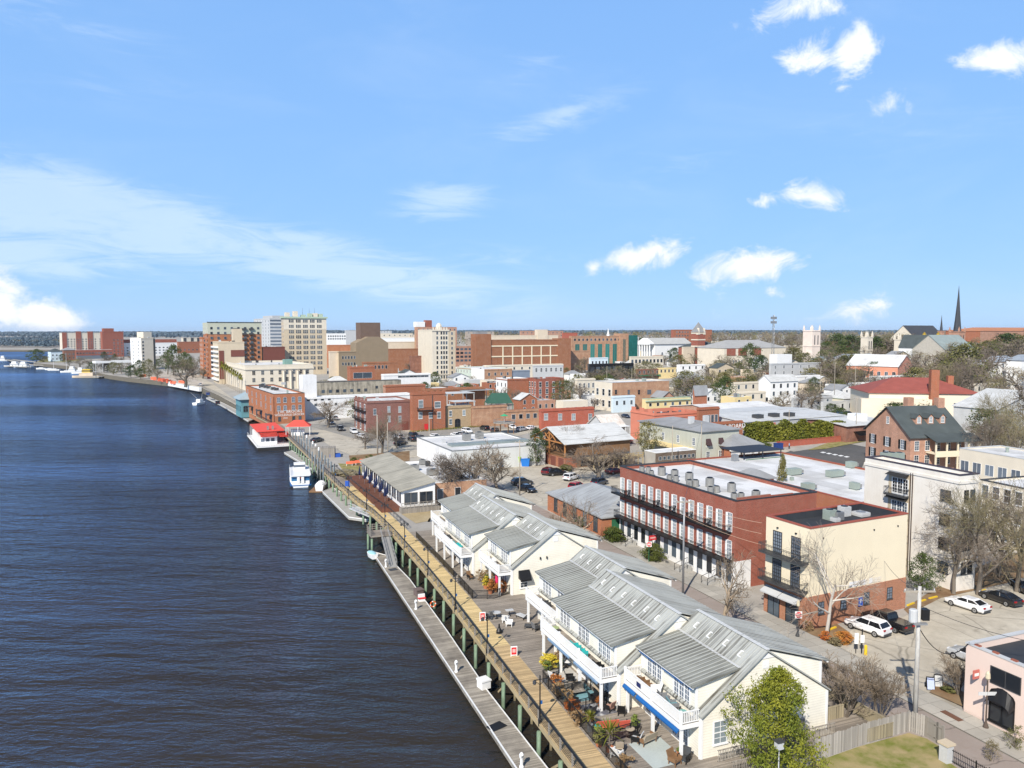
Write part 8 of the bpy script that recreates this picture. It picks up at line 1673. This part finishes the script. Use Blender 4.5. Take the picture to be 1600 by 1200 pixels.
wire('black cable drooping from the tall pole to the pink shop roof',[upp+Vector((0,0,uph-3.4)),PK.p+Vector((.1,14.8,6.2))],1.6,.04,BLACK); wire('second black cable from the tall pole toward the right edge',[upp+Vector((0,0,uph-1.6)),PK.p+Vector((6,8,7.4))],.8,.025,BLACK); wire('thin wires from the tall pole across the lot to the cream building',[upp+Vector((0,0,uph-.3)),CB.p+Vector((13,2,6))],.6,.02)
# street lamps and signs
def slamp(p,h,l,mat=None,globe=True,rz=0):
    t=thing('street_lamp',l,'street lamp',p,rz); MB().lathe([(.22,0),(.22,.25),(.12,.5),(.07,.7),(.06,h)],9).build('pole',mat or M('bronze metal',(.10,.075,.06)),t)
    if globe: MB().lathe([(.08,h),(.2,h+.15),(.17,h+.55),(.05,h+.75)],9).build('lamp_globe',M('cream globe',(.62,.55,.4)),t)
    return t
def noentry(t,z,y=-.14):
    b_=MB(); b_.box(-.38,y-.02,z-.38,.38,y,z+.38); b_.build('sign_plate',WHITE,t); s=MB(); n=20
    s.add([(.34*math.cos(6.283*i/n),y-.025,z+.34*math.sin(6.283*i/n)) for i in range(n)],[tuple(range(n))]); o=s.build('sign_disc',RED,t); MB().box(-.25,y-.035,z-.06,.25,y-.027,z+.06).build('sign_bar',WHITE,o)
    text(o,'DO NOT',.17,(0,y-.032,z+.18),(rad(90),0,0),WHITE,.004); text(o,'ENTER',.17,(0,y-.032,z-.18),(rad(90),0,0),WHITE,.004)
t=slamp(gnd(1246,996),3.4,'lamp post with a do not enter sign by the cream corner building',DGREY,True,-YAW); noentry(t,2.55)
t=thing('do_not_enter_sign','do not enter sign on a post before the brick terrace bushes','sign',tw(23.2,45.2),-YAW); MB().tube((0,0,0),(0,0,3.2),.05,.05,6).build('pole',GREENP,t); noentry(t,2.7,-.06)
t=slamp(gnd(1540,1139),4.2,'bronze lamp post with a white street name sign by the pink shop',None,True,-YAW); MB().box(-.75,-.06,2.9,.75,-.03,3.2).build('street_name_sign',LGREY,t)
t=thing('parking_meter_sign','white notice boards on dark posts with a yellow bollard at the lot entrance','sign',gnd(1342,1022),-YAW); MB().box(-.5,-.05,1.1,-.1,.0,2.2).box(.1,-.06,1.2,.5,-.01,2.).build('board',WHITE,t); MB().tube((-.3,0.05,0),(-.3,.05,2.2),.04,.04,6).tube((.3,.05,0),(.3,.05,2.6),.06,.06,6).build('post',BLACK,t); MB().lathe([(.15,0),(.15,1.),(.05,1.1)],10).build('yellow_bollard',YEL,t,(.55,-.3,0))
for px,py,l,m in [(1453,1077,'left sandwich board with a blue face by the pavement','b'),(1465,1073,'right sandwich board with a pale face by the pavement','w')]:
    t=thing('sandwich_board',l,'sign',gnd(px,py),-YAW-rad(12)); a=MB(); 
    for y0,y1 in ((-.35,0),(.35,0)): a.add([(-.36,y0,0),(.36,y0,0),(.36,y1,1.2),(-.36,y1,1.2)],[(0,1,2,3),(3,2,1,0)])
    a.build('board',DGREY,t); MB().add([(-.3,-.33,.12),(.3,-.33,.12),(.3,-.05,1.1),(-.3,-.05,1.1)],[(0,1,2,3)]).build('poster',M('pale blue poster',(.45,.52,.72)) if m=='b' else LGREY,t)
for (q0,q1,l) in [((1418,947),(1428,943),'yellow wheel stop nearest the cream building'),((1436,941),(1446,938),'second yellow wheel stop from the cream building'),((1452,936),(1464,933),'yellow wheel stop behind the white sedan'),((1533,925),(1540,922),'yellow wheel stop before the black sedan'),((1296,985),(1306,981),'yellow kerb block beside the white hatchback')]:
    p,q=gnd(*q0),gnd(*q1); tag(MB().bar((0,0,.08),q-p+Vector((0,0,.08)),.22,.16).build('wheel_stop',YEL,None,p),l,'wheel stop')
t=thing('storm_drain','rusty storm drain set in the pavement kerb','drain',gnd(1487,1121),-rad(2)+rad(90)); MB().box(-.9,-.3,0,.9,.3,.17).build('grate',M('rusty iron',(.16,.08,.05)),t); MB().box(-1.,-.4,0,1.,-.3,.18).build('frame',CONC,t)
# timber fence round the grass, brick pillar and iron fence
def boards(name,label,P,h,mat):
    P=[gnd(*q) for q in P]; t=thing(name,label,'fence',P[0]); R=random.Random(2); a=MB()
    for i in range(len(P)-1):
        d=P[i+1]-P[i]; n=int(d.length/.16); rz=math.atan2(d.y,d.x)
        for k in range(n):
            c=P[i]-P[0]+d*((k+.5)/n); T=Matrix.Translation(c)@Matrix.Rotation(rz,4,'Z'); a.box(-.072,-.012,0,.072,.012,h*R.uniform(.95,1.03),0,T)
    a.build('board_panel',mat,t); r_=MB()
    for i in range(len(P)-1):
        for z in (.35,h-.35): r_.bar(P[i]-P[0]+Vector((0,0.05,z)),P[i+1]-P[0]+Vector((0,.05,z)),.05,.09)
    r_.build('rail',WOODG,t)
    for p in P: MB().box(-.08,-.02,0,.08,.14,h).build('post',WOODG,t,p-P[0])
boards('board_fence','weathered grey board fence turning the corner round the winter grass',[(1272,1190),(1340,1166),(1420,1143),(1448,1152),(1474,1168)],1.75,M('silver board',(.42,.39,.35),'plank',(.28,.26,.23),ax='x',w=.16))
t=thing('brick_pillar','low pale gate pillar at the end of the board fence','pillar',gnd(1478,1190),0); MB().box(-.35,-.35,-.2,.35,.35,1.4).build('shaft',LGREY,t); MB().box(-.45,-.45,1.4,.45,.45,1.55).build('cap',TANW,t)
rail('iron_fence','dark iron picket fence right of the pale pillar','fence',[(1482,1190),(1545,1225)],1.2,2.2,BLACK,((1.05,.04,.04),(.2,.04,.04)),pick=.14)
t=thing('lamp_on_pole','small white flood lamp on a thin pole in front of the evergreen','lamp',gnd(1215,1262)); MB().tube((0,0,0),(0,0,4.3),.05,.04,6).build('pole',LGREY,t); MB().box(-.25,-.2,4.25,.25,.2,4.75).build('lamp_head',LGREY,t); MB().box(-.3,-.25,4.75,.3,.25,4.85).build('lamp_cap',DGREY,t)
# skips and bins
t=thing('skip','tall lime green skip container in the tavern lot','skip',gnd(806,728),rad(-30)); MB().add([(-1.1,-.9,0),(1.1,-.9,0),(1.1,.9,0),(-1.1,.9,0),(-1.3,-1.1,2.3),(1.3,-1.1,2.3),(1.3,1.1,2.3),(-1.3,1.1,2.3)],[(3,2,1,0),(0,1,5,4),(1,2,6,5),(2,3,7,6),(3,0,4,7),(4,5,6,7)]).build('container',LIME,t); MB().box(-1.35,-1.15,2.3,1.35,1.15,2.45).build('lid',LIME,t)
t=thing('skip','blue skip container right of the lime one','skip',gnd(820,728),rad(-30)); MB().add([(-1.1,-.9,0),(1.1,-.9,0),(1.1,.9,0),(-1.1,.9,0),(-1.3,-1.1,1.8),(1.3,-1.1,1.8),(1.3,1.1,1.8),(-1.3,1.1,1.8)],[(3,2,1,0),(0,1,5,4),(1,2,6,5),(2,3,7,6),(3,0,4,7),(4,5,6,7)]).build('container',BLUEP,t); MB().box(-1.35,-1.15,1.8,1.35,1.15,1.95).build('lid',BLUEP,t)
for px,l in ((1213,'left of two dark blue bins on the street corner'),(1219,'right of two dark blue bins on the street corner')): t=thing('rubbish_bin',l,'bin',gnd(px,702)); MB().box(-.6,-.5,0,.6,.5,1.6).build('body',M('navy plastic',(.02,.05,.2)),t); MB().box(-.65,-.55,1.6,.65,.55,1.75).build('lid',M('navy plastic',(.02,.05,.2)),t)
for px,w,l in ((1289,5,'left lime green box outside the pale store'),(1301,3.4,'right lime green box outside the pale store')): t=thing('lime_box',l,'container',gnd(px,637)); MB().box(-w/2,-1.4,0,w/2,1.4,2.6).build('body',LIME,t); MB().box(-w/2-.1,-1.5,2.6,w/2+.1,1.5,2.75).build('lid',LIME,t)
# brick garden wall and people at the crossing
p=gnd(1214,700);q=gnd(1350,687); t=thing('garden_wall','low brick garden wall along the pavement below the ivy','wall',p); d=q-p; T=Matrix.Rotation(math.atan2(d.y,d.x),4,'Z'); MB().box(0,-.2,-.3,d.length,.2,1.7,0,T).build('wall',BR_BRT,t); MB().box(0,-.27,1.7,d.length,.27,1.82,0,T).build('coping',BR_BRT,t)
def person(p,l,top,leg,hair,rz=0,step=.25):
    t=thing('person',l,'person',p,rz); bm=bpy.data.meshes.new('body')
    J=[(0,0,.95),(0,0,1.15),(0,0,1.38),(0,0,1.5),(0,.03,1.62),(0,.03,1.72),(-.17,0,1.42),(-.24,-step*.6,1.15),(-.24,.05-step*.5,.92),(.17,0,1.42),(.24,step*.6,1.15),(.24,.15+step*.4,.95),(-.09,0,.9),(-.1,step*.7,.5),(-.1,step,.08),(-.1,step+.14,.04),(.09,0,.9),(.1,-step*.3,.5),(.1,-step,.1),(.1,-step+.13,.04)]
    E_=[(0,1),(1,2),(2,3),(3,4),(4,5),(2,6),(6,7),(7,8),(2,9),(9,10),(10,11),(0,12),(12,13),(13,14),(14,15),(0,16),(16,17),(17,18),(18,19)]
    rr=[.14,.135,.16,.055,.095,.08,.065,.05,.04,.065,.05,.04,.09,.07,.05,.04,.09,.07,.05,.04]
    bm.from_pydata(J,E_,[]); import bmesh; bb=bmesh.new(); bb.from_mesh(bm); bb.verts.layers.skin.verify(); bb.to_mesh(bm); bb.free()
    for i,r in enumerate(rr): bm.skin_vertices[0].data[i].radius=(r,r*.8); 
    bm.skin_vertices[0].data[0].use_root=True
    o=link('body',bm,t); m1=o.modifiers.new('skin','SKIN'); m1.use_smooth_shade=True; o.modifiers.new('sub','SUBSURF').levels=1; bm.materials.append(M('skin',(.55,.33,.23)))
    MB().lathe([(.2,.9),(.19,1.1),(.22,1.35),(.1,1.5)],10).build('shirt',top,t).scale=(1,.75,1)
    for s,y in ((-1,step),(1,-step)): MB().path([(s*.09,0,.98),(s*.1,y*.5,.5),(s*.1,y,.1)],[.12,.09,.075],8).build('trouser_leg',leg,t)
    MB().ball((0,.01,1.69),.105,.115,.1,9,5).build('hair',hair,t)
person(gnd(1282,693)+Vector((0,0,.13)),'person in a white shirt and dark trousers walking past the brick garden wall',WHITE,M('dark cloth',(.02,.022,.03)),BLACK,rad(70)); person(gnd(1233,702)+Vector((0,0,.13)),'person in a pale blue shirt standing by the corner pole',M('blue cloth',(.2,.38,.6)),M('dark cloth',(.02,.022,.03)),BARKD,rad(10),.08)
# ivy sign, square furniture, barriers
p=GRH.r.matrix_basis@Vector((px_on(GRH,'s',1190),-2.2,px_on(GRH,'s',1190,668)[1])); t=thing('ivy_sign','pinkish red sign with white lettering on the ivy wall','sign',p,GRH.r.rotation_euler.z); MB().box(-3.2,-.1,-1.6,3.2,.1,1.6).build('board',M('faded red sign',(.55,.16,.13)),t)
for z,w in ((.9,2.6),(0,1.9),(-.9,2.7)): MB().box(-w,-.13,z-.28,w,-.11,z+.28).build('letter_strip',M('chalk white',(.72,.66,.64),'stain',(.55,.2,.17),lo=.5,hi=.56),t)
t=thing('timber_shed','slatted grey timber enclosure at the edge of the riverside lot','shed',gnd(505,714),rad(-12)); t.scale=(.62,.62,.8); MB().box(-5,-2.5,0,5,2.5,3.2).build('slatted_wall',WOODG,t); MB().box(-5.1,-2.6,3.2,5.1,2.6,3.3).build('roof_rail',WOODG,t)
tag(MB().box(-1.4,-.8,0,1.4,.8,.9).build('blue_crate',BLUES,None,gnd(523,714)),'blue crate right of the slatted timber enclosure','crate')
for i,(px,py) in enumerate([(546,728),(552,727),(567,724),(573,724),(560,726),(585,722)]):
    t=thing('road_barrier','orange and white road barrier at the end of the riverside lot','barrier',gnd(px,py),rad(-12),'orange barriers by the golden grass'); MB().box(-.8,-.05,.5,.8,.05,1.1).build('panel',ORANGE,t); MB().box(-.7,-.3,0,-.6,.3,.5).box(.6,-.3,0,.7,.3,.5).build('foot',WHITE,t)
for i,(px,py) in enumerate([(245,596),(252,597.5),(258,598.5),(264,600),(268,601),(262,598),(272,602),(284,601),(241,595),(223,591)]):
    p=gnd(px,py-2); t=thing('orange_barrier','orange water filled barrier on the riverside plaza','barrier',p,rad(20*i),'orange barriers on the riverside plaza'); MB().add([(-2.2,-.5,0),(2.2,-.5,0),(2.2,.5,0),(-2.2,.5,0),(-2.2,-.2,1.8),(2.2,-.2,1.8),(2.2,.2,1.8),(-2.2,.2,1.8)],[(3,2,1,0),(0,1,5,4),(1,2,6,5),(2,3,7,6),(3,0,4,7),(4,5,6,7)]).build('body',ORANGE,t)
p=gnd(264,598);q=gnd(313,606.5); t=thing('white_sea_wall','white capped sea wall curving along the riverside plaza','wall',p); MB().bar((0,0,-.6),q-p+Vector((0,0,-.6)),1.5,2.6).build('wall',WHITE,t); MB().bar((0,0,.75),q-p+Vector((0,0,.75)),1.9,.14).build('cap',TANL,t)
# blue umbrellas and tables of the porch restaurant
for i in range(11):
    f=i/10; base=gnd(557+39*f,754+36*f); p=base+Vector((.7+.9*(i%2),0,.75))
    t=thing('closed_umbrella','folded dark blue umbrella in the row on the red deck','umbrella',p,0,'folded umbrellas at the porch restaurant'); MB().tube((0,0,0),(0,0,2.9),.03,.03,5).build('pole',GREYM,t); MB().lathe([(.1,.9),(.26,1.2),(.2,2.),(.05,2.8)],8).build('canopy',M('navy canvas',(.012,.02,.07)),t)
    tt=table(p+Vector((.8,.5,0)),'small pale table in the row on the red deck',LGREY,.8,.74,False,'cafe_table','tables at the porch restaurant')
rail('boardwalk_inner_railing','dark railing between the boardwalk and the red restaurant deck','railing',[onR(76),onR(88),onR(100),onR(118),onR(138)],1.05,2.2,DGREY,BARS)
for (px,py,l) in [(616,756,'white notice panel on a post near the red restaurant deck'),(543,757,'blue sign panel on the boardwalk lamp by the golden grass')]: t=thing('notice_post',l,'sign',gnd(px,py+14),-YAW); MB().tube((0,0,0),(0,0,2.6),.05,.05,6).build('post',DGREY,t); MB().box(-.45,-.06,1.5,.45,-.02,2.6).build('panel',WHITE if 'white' in l else BLUES,t)
# riverside kiosk in teal
b=B('teal_pavilion','teal painted pavilion with a pale hipped metal roof left of the brick warehouse','pavilion',368,377,388,624,645,123,TEAL,TEAL,roof=M('blue grey roof',(.30,.38,.42)),kind='hip',rh=2.5,ov=1.,D=12,Wd=7); addwins(b,'s',2,1,1.9,2.6,.2,0,'arch',0,1,TEAL,GLASS); addwins(b,'w',4,1,1.9,2.6,.2,0,'arch',0,1,TEAL,GLASS)
# round roof deck with parasol
p=gnd(788,677); t=thing('round_roof_deck','rounded raised timber deck with a green parasol against the brick wall','deck',p); t.scale=(.72,.72,.8); MB().lathe([(5,4.2),(5,4.5)],14).build('deck',WOODG,t); o=MB(); [o.tube((4.6*math.cos(k*.785),4.6*math.sin(k*.785),-.2),(4.6*math.cos(k*.785),4.6*math.sin(k*.785),4.2),.14,.14,6) for k in range(8)]; o.build('post',WOODB,t)
o=MB(); [o.tube((4.8*math.cos(k*.3142),4.8*math.sin(k*.3142),4.5),(4.8*math.cos(k*.3142),4.8*math.sin(k*.3142),5.5),.05,.05,4) for k in range(20)]; [o.tube((4.8*math.cos(k*.3142),4.8*math.sin(k*.3142),5.5),(4.8*math.cos(k*.3142+.3142),4.8*math.sin(k*.3142+.3142),5.5),.06,.06,4) for k in range(20)]; o.build('deck_railing',GREYM,t); MB().lathe([(1.9,7.1),(.1,7.9)],10).build('parasol',M('parasol green',(.05,.35,.17)),t); MB().tube((0,0,4.5),(0,0,7.4),.05,.05,5).build('parasol_pole',WHITE,t)

for i,(s_,u,l,k) in enumerate([(-2.4,12.2,'tan cushioned chair under the middle balcony',TAUPE),(-5.3,11.4,'dark sling chair beside the dry vine fence',DGREY),(-3.6,15.6,'dark wicker chair between the blue and pale rugs',DGREY),(-4.9,16.4,'white chair facing the pale rug',WHITE),(-2.2,8.4,'black chair by the ground floor doors of the long house',BLACK),(-5.6,8.0,'brown slatted chair in the dry shrub corner',WOODB),(-3.4,3.9,'pale striped chair cushion on the nearest patio',LGREY),(-2.3,52.6,'grey chair under the farther long balcony',GREYM),(-2.2,56.5,'brown chair under the farther long balcony',WOODB),(-1.6,60.8,'dark chair by the striped awning',DGREY),(-2.9,47.4,'brown chair outside the far gable house deck',WOODB)]): chair(tw(s_,u,Z),rad(37*i),l,BLACK,k,.6)
for i,(s_,u,l,m,w,h) in enumerate([(-6.1,1.2,'dry brown shrub at the near end of the patio fence',LEAFB,1.3,1.),(-5.9,5.6,'green shrub along the patio fence by the coral sofa',LEAFG,1.2,.9),(-5.7,13.6,'brown grassy shrub by the blue rug fence',LEAFB,1.5,1.1),(-4.6,18.6,'green shrub beside the yellow flower bed',LEAFG,1.1,.9),(-1.2,41.6,'rust coloured shrub in the garden by the far gable',LEAFOR,1.3,1.),(-1.9,45.9,'tall dry shrub at the far corner of the fenced garden',LEAFB,1.4,1.6),(-.9,57.2,'green shrub behind the mesh fence',LEAFG,1.3,1.),(-.4,63.4,'dry shrub behind the mesh fence near the sandy yard',LEAFB,1.5,1.1),(-.2,53.8,'brown planter shrub by the mesh fence',LEAFB,1.1,.9)]): bush(900,900,w,h,l,m,34,26,.07,p=tw(s_,u,Z),name='shrub')

def top(q,dz=.3): return q[1]+Vector((0,0,q[2]-dz))
for i,(a_,b_,l) in enumerate([(PS[2],PS[3],'wire between the two poles behind the shed roof'),((0,p3p,p3h),PS[3],'long wire from the tavern lot pole to the shed pole'),((0,p3p,p3h),PS[1],'wire from the tavern lot pole to the white warehouse corner'),(PS[0],(0,p4p,p4h),'short wire between the two poles in the square'),(PS[4],PS[5],'wire over the street corner by the ivy wall'),(PS[6],PS[7],'wire between the poles by the white low house'),((0,p2p,p2h),PS[2],'long wire from the metal pole over the terrace roof')]): wire(l,[top(a_),top(b_)],.7,.025)
# ---------------------------------------------------------------- thin river haze
hz=NT('haze air'); hz.N.remove(hz.b); vn=hz.n('ShaderNodeVolumePrincipled'); vn.inputs['Color'].default_value=(.72,.84,1,1); vn.inputs['Density'].default_value=3.2e-5; hz.L.new(vn.outputs[0],hz.N['Material Output'].inputs['Volume'])
tag(MB().box(-12700,-12700,-8,12700,18700,92).build('haze',hz.m),kind='stuff')
